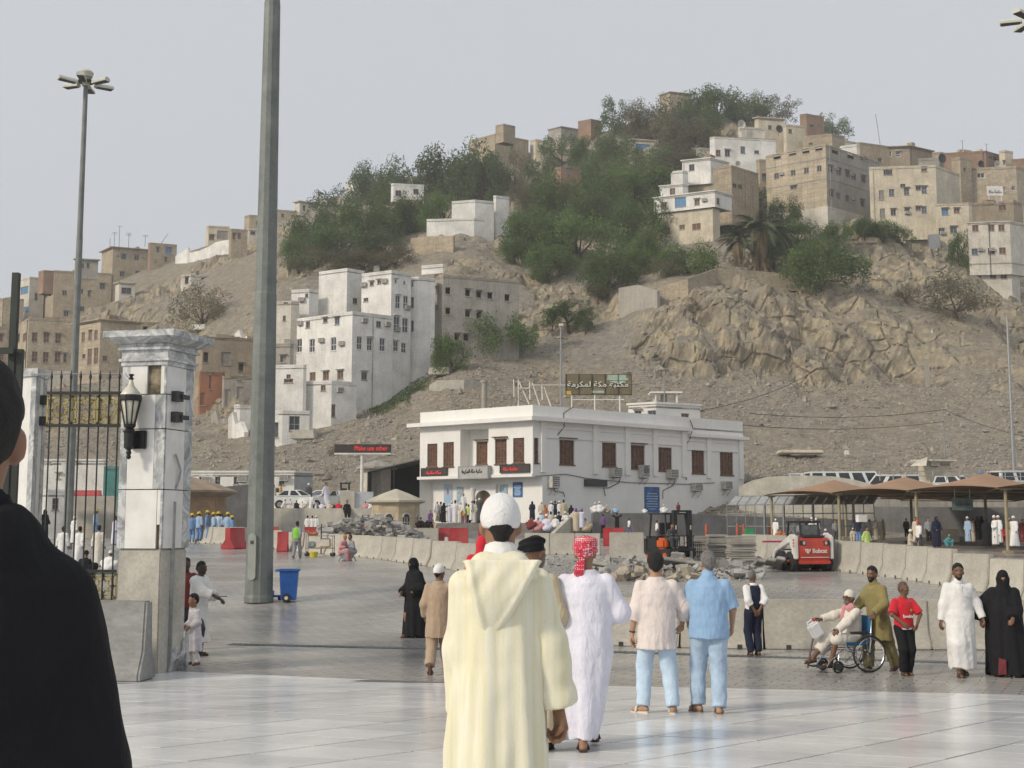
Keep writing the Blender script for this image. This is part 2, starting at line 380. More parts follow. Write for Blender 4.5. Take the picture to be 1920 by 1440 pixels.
def build_hill():
 pxs=list(np.arange(-700,-60,40))+list(np.arange(-60,1990,7.2))+list(np.arange(2000,2600,40))
 Ys=list(np.arange(97,200,.62))+list(np.arange(200,300,1.3))+list(np.arange(302,440,9))
 pxs=[float(v)for v in pxs];Ys=[float(v)for v in Ys]
 n,k=len(pxs),len(Ys)
 base=np.empty((k,n,3))
 for i,px in enumerate(pxs):
  a=np.array([hill_py(px,Y)for Y in Ys])
  cx=(px-W/2)/F;cy=(H/2-a)/F;dy=CP-cy*SP
  Yv=np.array(Ys)
  base[:,i,0]=cx/dy*Yv;base[:,i,1]=Yv;base[:,i,2]=CZ+(SP+cy*CP)/dy*Yv
 co=base.copy()
 dz=np.gradient(base[:,:,2],axis=0)/np.gradient(base[:,:,1],axis=0)
 for j in range(k):
  if Ys[j]<104 or Ys[j]>330:continue
  for i in range(n):
   s=float(np.clip((dz[j,i]-.75)/1.2,0,1));p=Vector(base[j,i]);oc=noise.fractal(Vector((p.x*.03+5,p.y*.035,2.0)),1,2,3);s=max(s,float(np.clip((oc+.12+(.22 if 1000<pxs[i]<2000 and Ys[j]<185 else 0))*4,0,.85))*float(np.clip((Ys[j]-143)/10,0,1)));d=rock_disp(p,s)
   fade=min(1,(Ys[j]-104)/8)
   nx=Vector((0,-dz[j,i],1)).normalized()*(d*fade)
   co[j,i]+=(nx.x+.5*noise.noise(p*.3)*fade,nx.y,nx.z)
 me=bpy.data.meshes.new('hill')
 idx=np.arange(k*n).reshape(k,n)
 fs=np.stack([idx[:-1,:-1],idx[:-1,1:],idx[1:,1:],idx[1:,:-1]],-1).reshape(-1,4)
 me.from_pydata(co.reshape(-1,3).tolist(),[],fs.tolist())
 m=mat('hill_rock',(.30,.25,.185),.95,.3,.06,bump=1.0,bscale=1.4,spec=.2)
 t=m.node_tree;L=t.links.new;b=t.nodes['Principled BSDF'];tc=[q for q in t.nodes if q.type=='TEX_COORD'][0]
 ge=t.nodes.new('ShaderNodeNewGeometry');sx=t.nodes.new('ShaderNodeSeparateXYZ');L(ge.outputs['True Normal'],sx.inputs[0])
 def ns(scale,det,vec=None,dist=0):
  q=t.nodes.new('ShaderNodeTexNoise');q.inputs['Scale'].default_value=scale;q.inputs['Detail'].default_value=det;q.inputs['Roughness'].default_value=.68;q.inputs['Distortion'].default_value=dist
  L(vec or tc.outputs['Object'],q.inputs['Vector']);return q.outputs[0]
 def ramp(f,stops):
  q=t.nodes.new('ShaderNodeValToRGB');e=q.color_ramp.elements
  while len(e)<len(stops):e.new(.5)
  for el,(p,c)in zip(e,stops):el.position=p;el.color=(*c,1)
  L(f,q.inputs[0]);return q.outputs[0]
 def mix(f,a,c,bl='MIX'):
  q=t.nodes.new('ShaderNodeMix');q.data_type='RGBA';q.blend_type=bl
  if isinstance(f,float):q.inputs[0].default_value=f
  else:L(f,q.inputs[0])
  L(a,q.inputs[6]);L(c,q.inputs[7]);return q.outputs[2]
 mp=t.nodes.new('ShaderNodeMapping');mp.inputs['Scale'].default_value=(.5,.5,.14);L(tc.outputs['Object'],mp.inputs[0])
 debris=ramp(ns(.9,9),[(.3,(.12,.105,.083)),(.48,(.225,.199,.16)),(.62,(.315,.281,.232)),(.76,(.45,.42,.37))])
 soil=ramp(ns(.055,7),[(.35,(.25,.207,.148)),(.52,(.26,.228,.178)),(.7,(.195,.185,.162))])
 rock=ramp(ns(.55,9,mp.outputs[0],.6),[(.28,(.10,.092,.083)),(.42,(.245,.212,.16)),(.56,(.40,.338,.235)),(.68,(.32,.275,.205)),(.8,(.19,.178,.165))])
 st=t.nodes.new('ShaderNodeMapRange');st.inputs[1].default_value=.74;st.inputs[2].default_value=.52;L(sx.outputs[2],st.inputs[0])
 base_c=mix(.5,soil,debris);colr=mix(st.outputs[0],base_c,rock)
 vo=t.nodes.new('ShaderNodeTexVoronoi');vo.inputs['Scale'].default_value=1.5;L(tc.outputs['Object'],vo.inputs['Vector'])
 chip=ramp(vo.outputs['Distance'],[(.0,(1.35,1.33,1.3)),(.25,(1,1,1)),(.6,(.72,.72,.72))])
 L(mix(.5,colr,chip,'MULTIPLY'),b.inputs['Base Color'])
 vc=t.nodes.new('ShaderNodeTexVoronoi');vc.feature='DISTANCE_TO_EDGE';vc.inputs['Scale'].default_value=.26;wn=t.nodes.new('ShaderNodeTexNoise');wn.inputs['Scale'].default_value=.5;wn.inputs['Detail'].default_value=5
 va=t.nodes.new('ShaderNodeVectorMath');va.operation='MULTIPLY_ADD';va.inputs[1].default_value=(2.2,2.2,2.2);L(mp.outputs[0],wn.inputs['Vector']);L(wn.outputs['Color'],va.inputs[0]);L(tc.outputs['Object'],va.inputs[2]);L(va.outputs[0],vc.inputs['Vector'])
 rc=t.nodes.new('ShaderNodeMapRange');rc.inputs[2].default_value=.07;L(vc.outputs['Distance'],rc.inputs[0]);b2=t.nodes.new('ShaderNodeBump');b2.inputs['Distance'].default_value=.35;L(st.outputs[0],b2.inputs['Strength']);L(rc.outputs[0],b2.inputs['Height'])
 ob_=b.inputs['Normal'].links[0].from_node;L(b2.outputs[0],ob_.inputs['Normal'])
 me.materials.append(m);me.update()
 ob=link('hill',me);ob['kind']='structure'
 return co,pxs,Ys
HCO,HPX,HYS=build_hill()
def scatter_rocks(name,pts,sizes,m,sub=0):
 n=len(pts)
 tv=np.array([(1,0,0),(-1,0,0),(0,1,0),(0,-1,0),(0,0,1),(0,0,-1)],float)
 tf=np.array([(0,2,4),(2,1,4),(1,3,4),(3,0,4),(2,0,5),(1,2,5),(3,1,5),(0,3,5)])
 rng=np.random.default_rng(3)
 v=tv[None]*rng.uniform(.55,1.25,(n,6,1))+rng.normal(0,.12,(n,6,3));v*=rng.uniform(.5,1.1,(n,1,3))
 a=rng.uniform(0,6.28,n);ca,sa=np.cos(a),np.sin(a)
 x=v[:,:,0]*ca[:,None]-v[:,:,1]*sa[:,None];y=v[:,:,0]*sa[:,None]+v[:,:,1]*ca[:,None]
 v=np.stack([x,y,v[:,:,2]],-1)*np.array(sizes)[:,None,None]+np.array(pts)[:,None,:]
 f=(tf[None]+(np.arange(n)*6)[:,None,None]).reshape(-1,3)
 me=bpy.data.meshes.new(name);me.from_pydata(v.reshape(-1,3).tolist(),[],f.tolist());me.materials.append(m);me.update()
 ob=link(name,me);ob['kind']='stuff';return ob
M_STONE=mat('loose_stone',(.375,.33,.265),.95,.3,1.6,col2=(.115,.105,.095),fine=.5)
def hill_rubble():
 rng=np.random.default_rng(5);pts=[];sz=[]
 k,n,_=HCO.shape
 while len(pts)<42000:
  j=rng.integers(8,175);i=rng.integers(12,n-16)
  Y=HYS[j];px=HPX[i];py=hill_py(px,Y)
  dens=1.0 if py>690 else(.35 if py>500 else.15)
  if px<480:dens*=.6
  if noise.noise(Vector((px*.012,Y*.05,0)))<-.1:dens*=.35
  if rng.random()>dens:continue
  f=rng.random(2);a=HCO[j,i]*(1-f[0])+HCO[j,i+1]*f[0];b=HCO[j+1,i]*(1-f[0])+HCO[j+1,i+1]*f[0]
  s=.09+.19*rng.random()**2+(.6*rng.random()if rng.random()<.02 else 0)
  pts.append(a*(1-f[1])+b*f[1]);sz.append(s)
 scatter_rocks('hill_rubble',pts,sz,M_STONE)
hill_rubble()
def plaster(n,c,**k):
 k=dict(dict(rough=.9,var=.16,scale=.35,streak=.5,bump=.25,bscale=3,fine=.35),**k)
 return mat(n,c,k.pop('rough'),k.pop('var'),k.pop('scale'),**k)
def masonry(n,c,mortar,bw=.4,bh=.2,**k):
 if n in MATS:return MATS[n]
 m=plaster(n,c,**k);t=m.node_tree;L=t.links.new;b=t.nodes['Principled BSDF']
 tc=[q for q in t.nodes if q.type=='TEX_COORD'][0];sx=t.nodes.new('ShaderNodeSeparateXYZ');L(tc.outputs['Object'],sx.inputs[0])
 ad=t.nodes.new('ShaderNodeMath');L(sx.outputs[0],ad.inputs[0]);L(sx.outputs[1],ad.inputs[1])
 cb=t.nodes.new('ShaderNodeCombineXYZ');L(ad.outputs[0],cb.inputs[0]);L(sx.outputs[2],cb.inputs[1])
 br=t.nodes.new('ShaderNodeTexBrick');br.inputs['Scale'].default_value=1;br.inputs['Brick Width'].default_value=bw;br.inputs['Row Height'].default_value=bh;br.inputs['Mortar Size'].default_value=.018
 br.inputs['Color1'].default_value=(1.12,1.1,1.08,1);br.inputs['Color2'].default_value=(.78,.77,.76,1);br.inputs['Mortar'].default_value=(*mortar,1);L(cb.outputs[0],br.inputs['Vector'])
 old=b.inputs['Base Color'].links[0].from_socket;mx=t.nodes.new('ShaderNodeMix');mx.data_type='RGBA';mx.blend_type='MULTIPLY';mx.inputs[0].default_value=.85
 L(old,mx.inputs[6]);L(br.outputs['Color'],mx.inputs[7]);L(mx.outputs[2],b.inputs['Base Color']);return m
M_WHITE=plaster('white_plaster',(.80,.785,.74),dirt=(.42,.37,.30),streak=.35)
M_LIB=plaster('library_plaster',(.80,.785,.745),dirt=(.52,.48,.42),streak=.16,fine=.06,var=.05)
M_CREAM=plaster('cream_plaster',(.65,.575,.44),dirt=(.33,.27,.19))
M_BEIGE=masonry('beige_block',(.53,.455,.34),(.62,.6,.58),.45,.22,dirt=(.22,.18,.13))
M_TAN=masonry('tan_block',(.48,.405,.295),(.6,.58,.55),.4,.2,dirt=(.19,.15,.11))
M_GREY=plaster('grey_concrete',(.41,.38,.33),dirt=(.17,.155,.135),streak=.6)
M_BRICK=masonry('red_brick',(.36,.235,.165),(.8,.78,.74),.26,.1,dirt=(.2,.14,.1))
M_BROWN=plaster('brown_earth_wall',(.36,.295,.215),dirt=(.15,.12,.09))
M_PALE=plaster('pale_plaster',(.66,.615,.53),dirt=(.32,.27,.2))
M_ROOF=mat('roof_screed',(.42,.39,.34),.95,.2,.5)
M_CONC=mat('cast_concrete',(.47,.445,.385),.9,.16,1.3,bump=.2,bscale=9,col2=(.33,.31,.265),streak=.35,dirt=(.25,.235,.2),fine=.3,rnd=.09)
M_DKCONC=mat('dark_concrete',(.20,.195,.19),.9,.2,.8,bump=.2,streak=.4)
M_WOOD=mat('brown_shutter',(.16,.085,.048),.65,.25,4,bump=.2)
M_WOODR=mat('reddish_shutter',(.20,.10,.065),.7,.3,4)
M_GLASS=mat('window_glass',(.035,.042,.05),.12,.2,1,spec=.6)
M_BGLASS=mat('blue_window',(.07,.12,.19),.25,.3,1.5,spec=.6)
M_FRAME=mat('window_frame',(.34,.31,.27),.6,.1)
M_WFRAME=mat('white_window_frame',(.72,.71,.68),.5,.1)
M_AC=mat('air_conditioner_casing',(.55,.53,.48),.6,.2,5)
M_ACD=mat('air_conditioner_grille',(.16,.155,.15),.6,.2,20)
M_STEEL=mat('galvanised_steel',(.36,.37,.37),.45,.15,6,metal=.6)
M_DKSTEEL=mat('dark_steel',(.035,.037,.036),.5,.2,8)
PANES={'d':(M_GLASS,M_FRAME),'b':(M_WOODR,M_WOOD),'r':(M_WOODR,M_FRAME),'g':(M_BGLASS,M_FRAME),'w':(M_GLASS,M_WFRAME),'o':(None,M_FRAME),'u':(mat('grey_shutter',(.30,.28,.25),.8,.2),M_FRAME),'s':(mat('bright_blue_shutter',(.08,.25,.48),.6,.2),M_FRAME)}
class Face:
 def __init__(s,a,b):
  s.a=Vector((a[0],a[1],0));s.b=Vector((b[0],b[1],0));s.d=s.b-s.a;s.L=s.d.length;s.d.normalize();s.n=Vector((s.d.y,-s.d.x,0))
 def pt(s,u,z,out=0.0):p=s.a+s.d*u+s.n*out;p.z=z;return p
 def at(s,px,py,out=0.0):
  r=ray(px,py);a=s.a+s.n*out;t=(a.dot(s.n))/r.dot(s.n)
  p=Vector((0,0,CZ))+r*t;return(p-s.a).dot(s.d),p.z
 def rect(s,x0,y0,x1,y1,out=0.0):
  xm,ym=(x0+x1)/2,(y0+y1)/2
  u0,_=s.at(x0,ym,out);u1,_=s.at(x1,ym,out);_,z1=s.at(xm,y0,out);_,z0=s.at(xm,y1,out);return u0,u1,z0,z1
def holed(mb,f,u0,u1,z0,z1,holes,deep=.22,mi=0):
 hs=[h for h in((max(q[0],u0+.02),min(q[1],u1-.02),max(q[2],z0+.02),min(q[3],z1-.02),q[4]if len(q)>4 else deep)for q in holes)if h[1]>h[0]and h[3]>h[2]]
 us=sorted({u0,u1,*[h[0]for h in hs],*[h[1]for h in hs]})
 for i in range(len(us)-1):
  a,b=us[i],us[i+1]
  if b-a<1e-6:continue
  m=(a+b)/2;cut=sorted((h[2],h[3])for h in hs if h[0]<m<h[1]);z=z0
  for c,d in cut+[(z1,z1)]:
   if c>z+1e-6:mb.quad(f.pt(a,z),f.pt(b,z),f.pt(b,c),f.pt(a,c),mi)
   z=max(z,d)
 for a,b,c,d,deep in hs:
  p=lambda u,z,o:f.pt(u,z,-o)
  for(q,r)in(((a,c),(b,c)),((b,c),(b,d)),((b,d),(a,d)),((a,d),(a,c))):
   mb.quad(p(*q,0),p(*q,deep),p(*r,deep),p(*r,0),mi)
 return hs
def window(f,h,kind,root,o,deep=.22,mull=1,louvre=False):
 u0,u1,z0,z1=h;pm,fm=PANES[kind];w,hh=u1-u0,z1-z0;t=min(.07,w*.09)
 g=MB(o)
 def bar(a,b,c,d,out=-.10,th=.05):
  q=[f.pt(a,c,out),f.pt(b,c,out),f.pt(b,d,out),f.pt(a,d,out)];g.extr(q,-f.n*th)
 bar(u0,u0+t,z0,z1);bar(u1-t,u1,z0,z1);bar(u0+t,u1-t,z0,z0+t);bar(u0+t,u1-t,z1-t,z1)
 if kind!='o':
  for i in range(mull):m=u0+w*(i+1)/(mull+1);bar(m-t*.4,m+t*.4,z0+t,z1-t)
  if hh>w*1.3 or mull>1:m=z0+hh*.45;bar(u0+t,u1-t,m-t*.4,m+t*.4,-.11)
 s_=.05 if w<3 else.02;g.extr([f.pt(u0-s_,z0-.09,.07),f.pt(u1+s_,z0-.09,.07),f.pt(u1+s_,z0+.004,.07),f.pt(u0-s_,z0+.004,.07)],-f.n*.085)
 if random.random()<.35:g.extr([f.pt(u0-.12,z1+.1,.30),f.pt(u1+.12,z1+.1,.30),f.pt(u1+.12,z1+.17,.30),f.pt(u0-.12,z1+.17,.30)],-f.n*.305)
 fr=g.build('window',fm,root)
 if pm:
  q=MB(o);dd=-.14
  q.extr([f.pt(u0,z0,dd),f.pt(u1,z0,dd),f.pt(u1,z1,dd),f.pt(u0,z1,dd)],-f.n*.03)
  if louvre:
   for i in range(1,9):z=z0+hh*i/9;q.extr([f.pt(u0+t,z-.03,dd+.02),f.pt(u1-t,z-.03,dd+.02),f.pt(u1-t,z+.02,dd+.045),f.pt(u0+t,z+.02,dd+.045)],-f.n*.02)
  q.build('pane',pm,fr)
 return fr
def aircon(f,u,z,root,o,w=.75,h=.5,out=.35):
 g=MB(o);a=[f.pt(u-w/2,z-h/2,-.02),f.pt(u+w/2,z-h/2,-.02),f.pt(u+w/2,z+h/2,-.02),f.pt(u-w/2,z+h/2,-.02)]
 g.extr(a[::-1],f.n*(out+.02))
 for i in range(5):zz=z-h*.36+h*.18*i;g.extr([f.pt(u-w*.42,zz,out+.012),f.pt(u+w*.42,zz,out+.012),f.pt(u+w*.42,zz+h*.09,out+.012),f.pt(u-w*.42,zz+h*.09,out+.012)],-f.n*.01,1)
 g.box(f.pt(u,z-h/2-.05,out/2),(w*.9,.05,.06),math.atan2(f.d.y,f.d.x),mi=1)
 return g.build('air_conditioner',[M_AC,M_ACD],root)
def building(label,x,y,m,k=(.8,1.1),wins=(),ac=(),name='house',down=5.0,group='houses on the hillside',cat='house',par=.45,bands=(),m2=None,roofm=None,Y=None,parm=None,base=None,slab=0.0,deep=.22,ruin=False):
 xl,xc,xr=x;yt,yb=y
 if Y is None:Y=hill_hit(xc,yb).y
 C=P(xc,yt,Y);z1=C.z;z0=P(xc,yb,Y).z
 def end(px,kk):
  s=1 if px>xc else-1;t=(px-W/2)/F/CP
  if abs(px-xc)<1:return None
  tt=ray(px,(yt+yb)/2).x;X=tt*(Y-s*kk*C.x)/(1-s*kk*tt);return Vector((X,Y+kk*abs(X-C.x),0))
 A,B=end(xl,k[0]),end(xr,k[1])
 Cc=Vector((C.x,C.y,0))
 if A is None:A=Cc+Vector((-(B-Cc).y,(B-Cc).x,0))*.8;leftvis=False
 else:leftvis=True
 if B is None:B=Cc+Vector(((A-Cc).y,-(A-Cc).x,0))*.8;rightvis=False
 else:rightvis=True
 D=A+B-Cc
 if(D-Cc).length<3:D=Cc+(D-Cc).normalized()*3
 o=Vector((C.x,C.y,z0));root=thing(name,label,cat,o,group=group)
 fl,fr_,fb,fa=Face(A,Cc),Face(Cc,B),Face(B,D),Face(D,A)
 zb=z0-down;mb=MB(o);lists={0:[],1:[]}
 for kind,w,h,cs in wins:
  for cx,cy in cs:
   si=0 if(cx<xc and leftvis)else 1;f=(fl,fr_)[si]
   if si==1 and not rightvis:f,si=fl,0
   lists[si].append((f.rect(cx-w/2,cy-h/2,cx+w/2,cy+h/2),kind))
 for si,f in((0,fl),(1,fr_)):
  hs=[q[0]for q in lists[si]];good=holed(mb,f,0,f.L,zb,z1,hs,deep,1 if(si==1 and m2)else 0)
  for hh,kk in zip([((max(a,.02)),min(b,f.L-.02),c,d)for(a,b,c,d),_ in lists[si]],[q[1]for q in lists[si]]):
   if hh[1]-hh[0]>.1:window(f,hh,kk,root,o,deep)
 for f in(fb,fa):mb.quad(f.pt(0,zb),f.pt(f.L,zb),f.pt(f.L,z1),f.pt(0,z1),1 if m2 else 0)
 mb.build('wall',[m,m2 or m],root)
 ro=MB(o);ro.prism([A,Cc,B,D],z1-.35,z1-.2);ro.build('roof',roofm or M_ROOF,root)
 if par:
  pm=MB(o);t=.16
  for f in(fl,fr_,fb,fa):
   q=[f.pt(-.03,z1,.03),f.pt(f.L+.03,z1,.03),f.pt(f.L-t,z1,-t),f.pt(t,z1,-t)]
   if slab:
    q=[f.pt(-slab,z1,slab),f.pt(f.L+slab,z1,slab),f.pt(f.L-t,z1,-t),f.pt(t,z1,-t)]
   pm.extr(q,(0,0,.16 if not ruin else.1))
   if ruin:
    for i in range(int(f.L/.8)):
     if random.random()<.6:pm.box(f.pt(.4+i*.8,z1+.1,-.08),(.75,.16,random.uniform(.2,.9)),math.atan2(f.d.y,f.d.x))
  pm.build('parapet',parm or m,root)
 if par and fl.L>3.5 and fr_.L>3.5 and Y>125:
  rg=random.Random(int(xc*7+yt))
  for i in range(rg.randint(0,3)):
   a_,b_=rg.uniform(.2,.8),rg.uniform(.2,.8);c_=A.lerp(Cc,a_).lerp(D.lerp(B,a_),b_);tk=MB(o);hh_=rg.uniform(.7,1.3)
   if rg.random()<.5:tk.lathe((c_.x,c_.y,z1-.2),[(.5,0),(.5,hh_),(.35,hh_+.12),(.1,hh_+.15)],10);tk.build('water_tank',rg.choice([M_PALE,M_GREY,M_STEEL]),root)
   else:tk.box((c_.x,c_.y,z1+hh_/2-.2),(rg.uniform(.8,2.2),rg.uniform(.8,1.8),hh_),rg.uniform(0,1));tk.build('roof_box',rg.choice([M_TAN,M_BRICK,M_GREY]),root)
  f=fr_ if rg.random()<.6 else fl;u_=f.L*rg.choice((.06,.5,.94));pp=MB(o);pp.tube([f.pt(u_,zb,.07),f.pt(u_,z1-.1,.07)],.055,5);pp.build('drain_pipe',rg.choice([M_GREY,M_PALE,M_DKSTEEL]),root)
 for by in bands:
  bm_=MB(o);z=P(xc,by,Y).z
  for f in(fl,fr_):bm_.extr([f.pt(-.05,z,.06),f.pt(f.L+.05,z,.06),f.pt(f.L+.05,z,-.05),f.pt(-.05,z,-.05)],(0,0,.18))
  bm_.build('floor_band',M_GREY,root)
 if base:
  bb=MB(o);z=P(xc,base[0],Y).z
  for f in(fl,fr_):bb.extr([f.pt(-.04,zb,.04),f.pt(f.L+.04,zb,.04),f.pt(f.L+.04,z,.04),f.pt(-.04,z,.04)],-f.n*.03)
  bb.build('plinth',base[1],root)
 for cx,cy in ac:
  f=fl if(cx<xc and leftvis)or not rightvis else fr_;u,z=f.at(cx,cy);aircon(f,u,z,root,o)
 root['_']=0;del root['_']
 return root,fl,fr_,z1,o
BB=building
BB('beige block at the far left edge of the photo, partly cut off',(-90,-20,27),(612,722),M_BEIGE,(.6,.5),[('r',8,14,[(2,633),(20,630),(3,668),(20,667)])],name='apartment_block',cat='apartment block',Y=203)
BB('beige block with rows of red-brown shutters behind the thin lamp mast',(27,54,142),(597,722),M_BEIGE,(1.6,.35),[('r',11,18,[(65,632),(87,633),(109,635)]),('r',11,20,[(65,669),(86,670),(108,670)]),('d',6,17,[(122,671)]),('r',6,14,[(34,634),(46,632),(37,667),(46,666)])],name='apartment_block',cat='apartment block',base=(693,M_PALE),Y=198)
BB('sunlit beige block with tall narrow brown windows, directly left of the marble gate pillar',(137,189,262),(600,722),M_BEIGE,(.75,.5),[('r',6,18,[(156,632),(169,629),(180,628)]),('r',8,30,[(168,669),(180,667)]),('r',7,15,[(142,667)]),('d',6,8,[(157,668)]),('r',9,10,[(197,672)])],name='apartment_block',cat='apartment block',slab=.5,Y=196)
BB('tall grey-beige block with scattered small windows, above the beige blocks at far left',(80,102,216),(508,604),M_TAN,(1.4,.3),[('d',10,11,[(153,517),(192,537)]),('d',6,11,[(168,519),(167,551)]),('d',9,10,[(121,549),(152,546),(154,579),(124,588)]),('d',5,9,[(87,554)])],name='apartment_block',cat='apartment block',m2=M_TAN)
BB('narrow house with turquoise balcony fronts and a red brick upper floor, far left',(36,56,82),(520,602),M_PALE,(.8,.7),[('s',14,13,[(46,544)]),('d',6,14,[(68,556)]),('s',15,9,[(46,580)])],down=7)
BB('grey rooftop room with a dark roof edge and two arched windows, far left',(140,143,184),(486,512),M_GREY,(1,.3),[('d',6,9,[(155,498),(165,497)])],Y=222,down=1,slab=.3)
BB('brick rooftop room with patchy red walls, far left skyline',(72,82,101),(508,530),M_BRICK,(.9,.4),[],Y=226,down=2)
BB('tan block with a slanting roof edge and many aerials, on the left skyline',(190,212,300),(464,532),M_TAN,(1.2,.4),[('d',9,10,[(232,481),(256,483)]),('d',9,9,[(229,514),(258,512)])],[(221,478),(268,482)],name='apartment_block',cat='apartment block',slab=.6)
BB('brick-topped house with a small turquoise tank shed beside the aerials block',(277,282,331),(456,512),M_BRICK,(1,.4),[('s',12,12,[(316,470)]),('d',6,10,[(296,468),(311,486)])],m2=M_TAN)
BB('small shack with turquoise shutters and white sill below the aerials block',(216,224,253),(530,563),M_PALE,(1,.3),[('d',19,12,[(237,545)])],slab=.35,name='shack')
BB('small ruined hut with two empty openings above a grey-green bush',(339,358,404),(516,540),M_PALE,(.5,.4),[('o',7,13,[(350,526)]),('o',8,13,[(381,526)]),('o',6,10,[(398,525)])],ruin=True)
BB('tan house with a curved parapet and one grey shutter, top left ridge',(386,391,430),(424,462),M_CREAM,(1,.25),[('r',10,10,[(397,445)]),('u',20,15,[(417,440)])])
BB('small tan tower house with twin brown windows on the left ridge',(429,434,464),(430,484),M_TAN,(1,.3),[('r',6,12,[(439,443),(449,442)])])
BB('low white house beside the twin-windowed tan tower',(462,466,486),(429,456),M_PALE,(1,.3),[('d',9,6,[(474,437)])])
BB('low beige house on the ridge just right of the big mast',(512,520,556),(394,418),M_BEIGE,(1,.3),[('d',6,7,[(530,404)])])
BB('pale green hut with a grey roof on the left ridge',(553,562,590),(378,402),M_PALE,(.7,.6),[('d',5,8,[(570,390)])],slab=.5,name='hut')
BB('small white house showing over the tree tops on the ridge',(648,668,694),(338,366),M_WHITE,(.7,.6),[('d',3,6,[(656,348)])])
r30=BB('large white house with three rows of windows and a railed roof terrace, centre left',(547,661,736),(586,760),M_WHITE,(.72,.75),[('d',8,14,[(577,608)]),('d',8,8,[(610,601)]),('g',9,13,[(632,602)]),('w',10,25,[(561,648),(585,648),(625,645)]),('r',11,16,[(586,706),(611,705),(638,703)]),('d',9,12,[(710,608)]),('w',10,25,[(674,643),(693,645),(717,646)]),('d',11,15,[(683,705)])],[(564,606),(642,644),(604,638),(683,601),(726,608)],Y=143,down=8)
BB('tall blank white stair block rising behind the railed roof terrace',(597,651,682),(505,640),M_WHITE,(.6,.9),[('d',9,11,[(666,564)])],Y=150,down=3)
BB('tall white house with paired window bays, left of the grey concrete shell',(677,734,770),(509,690),M_WHITE,(.55,.9),[('d',7,7,[(697,532),(711,529)]),('d',9,7,[(686,562)]),('d',3,5,[(742,527),(758,529)]),('w',9,25,[(746,566),(761,567)]),('w',11,28,[(744,607),(760,610)]),('w',9,19,[(742,649),(757,652)])],[(683,534),(722,527),(763,577),(744,617)],Y=147,down=9)
BB('slim white stair tower between the tall white house and the concrete shell',(769,785,815),(521,690),M_WHITE,(.3,.5),[('d',3,5,[(773,533)]),('d',5,20,[(773,567),(773,611)])],Y=149.5,down=8)
BB('unfinished grey concrete shell building with square empty window holes',(813,831,973),(516,660),M_GREY,(1.4,.42),[('o',10,13,[(840,545),(877,549),(898,552),(919,554),(951,558),(840,583),(877,588),(898,590),(857,632),(874,633)]),('r',6,11,[(820,544),(819,577),(815,639)])],Y=151,down=8,ruin=True,name='concrete_shell',cat='building',parm=M_TAN)
BB('white rooftop board room on the corner of the concrete shell',(793,830,833),(497,512),M_WHITE,(.4,.4),[],Y=151.5,down=0,name='rooftop_room')
BB('peach-white house with a brown rooftop shack, tucked behind the big mast',(500,546,560),(566,690),M_PALE,(.3,.5),[('r',8,8,[(536,566)]),('d',5,10,[(515,596),(533,597)])],[(540,640)],Y=148,down=6)
BB('white rooftop room with one small window left of the blank stair block',(546,580,597),(544,600),M_WHITE,(.3,.8),[('d',6,7,[(575,554)])],[(566,562)],Y=150,down=4)
BB('small grey block with one broken window just right of the big mast',(500,544,550),(646,700),M_GREY,(.2,.5),[('o',11,13,[(531,673)])],Y=140,down=6)
BB('dirty white house with a brick-filled window just right of the big mast',(500,569,574),(686,790),M_WHITE,(.15,.5),[('r',17,8,[(541,714)]),('r',8,8,[(541,706)])],Y=137,down=6)
BB('low white house with a wide double window at the foot of the white cluster',(500,530,580),(772,830),M_WHITE,(.2,.25),[('d',20,28,[(552,794)]),('o',10,28,[(517,806)])],Y=131,down=5)
BB('stepped white annexe below the large white house, with a brown door',(569,622,668),(716,800),M_WHITE,(.3,.6),[('r',9,12,[(606,727)]),('r',8,24,[(625,770)])],[(637,731)],Y=137,down=6)
BB('half-demolished brown house with broken upper rooms, left of the big mast',(366,380,474),(632,712),M_BROWN,(.6,.3),[('o',10,20,[(386,670)]),('u',19,24,[(424,672)]),('o',10,18,[(452,690)])],Y=158,down=8,ruin=True,name='ruined_house',cat='ruin')
BB('open orange-plastered room of a demolished house, left of the big mast',(372,376,418),(697,770),plaster('orange_plaster',(.37,.165,.095),dirt=(.25,.12,.07)),(.5,.25),[('o',10,24,[(380,748)]),('o',4,30,[(394,715)])],Y=153,down=5,ruin=True,name='ruined_room',cat='ruin',parm=M_BROWN)
BB('broken grey room with dark doorways beside the orange room',(416,420,472),(706,800),M_GREY,(.4,.25),[('o',10,30,[(427,745)]),('o',10,20,[(449,705)]),('o',12,34,[(450,742)]),('o',10,18,[(422,783)])],Y=152,down=6,ruin=True,name='ruined_room',cat='ruin',parm=M_BROWN)
BB('white-plastered wall stub of a demolished house, lowest of the ruins',(438,450,474),(762,820),M_WHITE,(.4,.3),[('o',9,20,[(446,803)])],Y=146,down=5,ruin=True,name='ruined_room',cat='ruin')
BB('house with a white upper floor over a brown lower one, among the ridge trees',(733,738,795),(345,373),M_WHITE,(.8,.2),[('d',11,11,[(747,362)]),('d',10,10,[(780,359)])],Y=224,down=.5)
BB('brown lower storey with three dark windows among the ridge trees',(742,746,792),(375,446),M_TAN,(.8,.2),[('d',9,11,[(751,396),(770,395),(782,393)])],Y=222.5)
BB('long low white yard wall house under the big ridge tree',(800,889,908),(410,443),M_WHITE,(.12,.5),[],down=4,Y=204)
BB('white walled terrace house with blank bright sides under the ridge trees',(847,891,926),(376,412),M_WHITE,(.3,.4),[],Y=207,down=5)
BB('white end wall house at the edge of the ridge trees',(925,930,954),(368,402),M_WHITE,(.5,.5),[],Y=210,down=5)
BB('big brown brick tower house on the middle skyline',(880,928,991),(252,318),M_TAN,(.8,.6),[('d',5,6,[(893,276),(960,275)])],cat='tower house',name='tower_house')
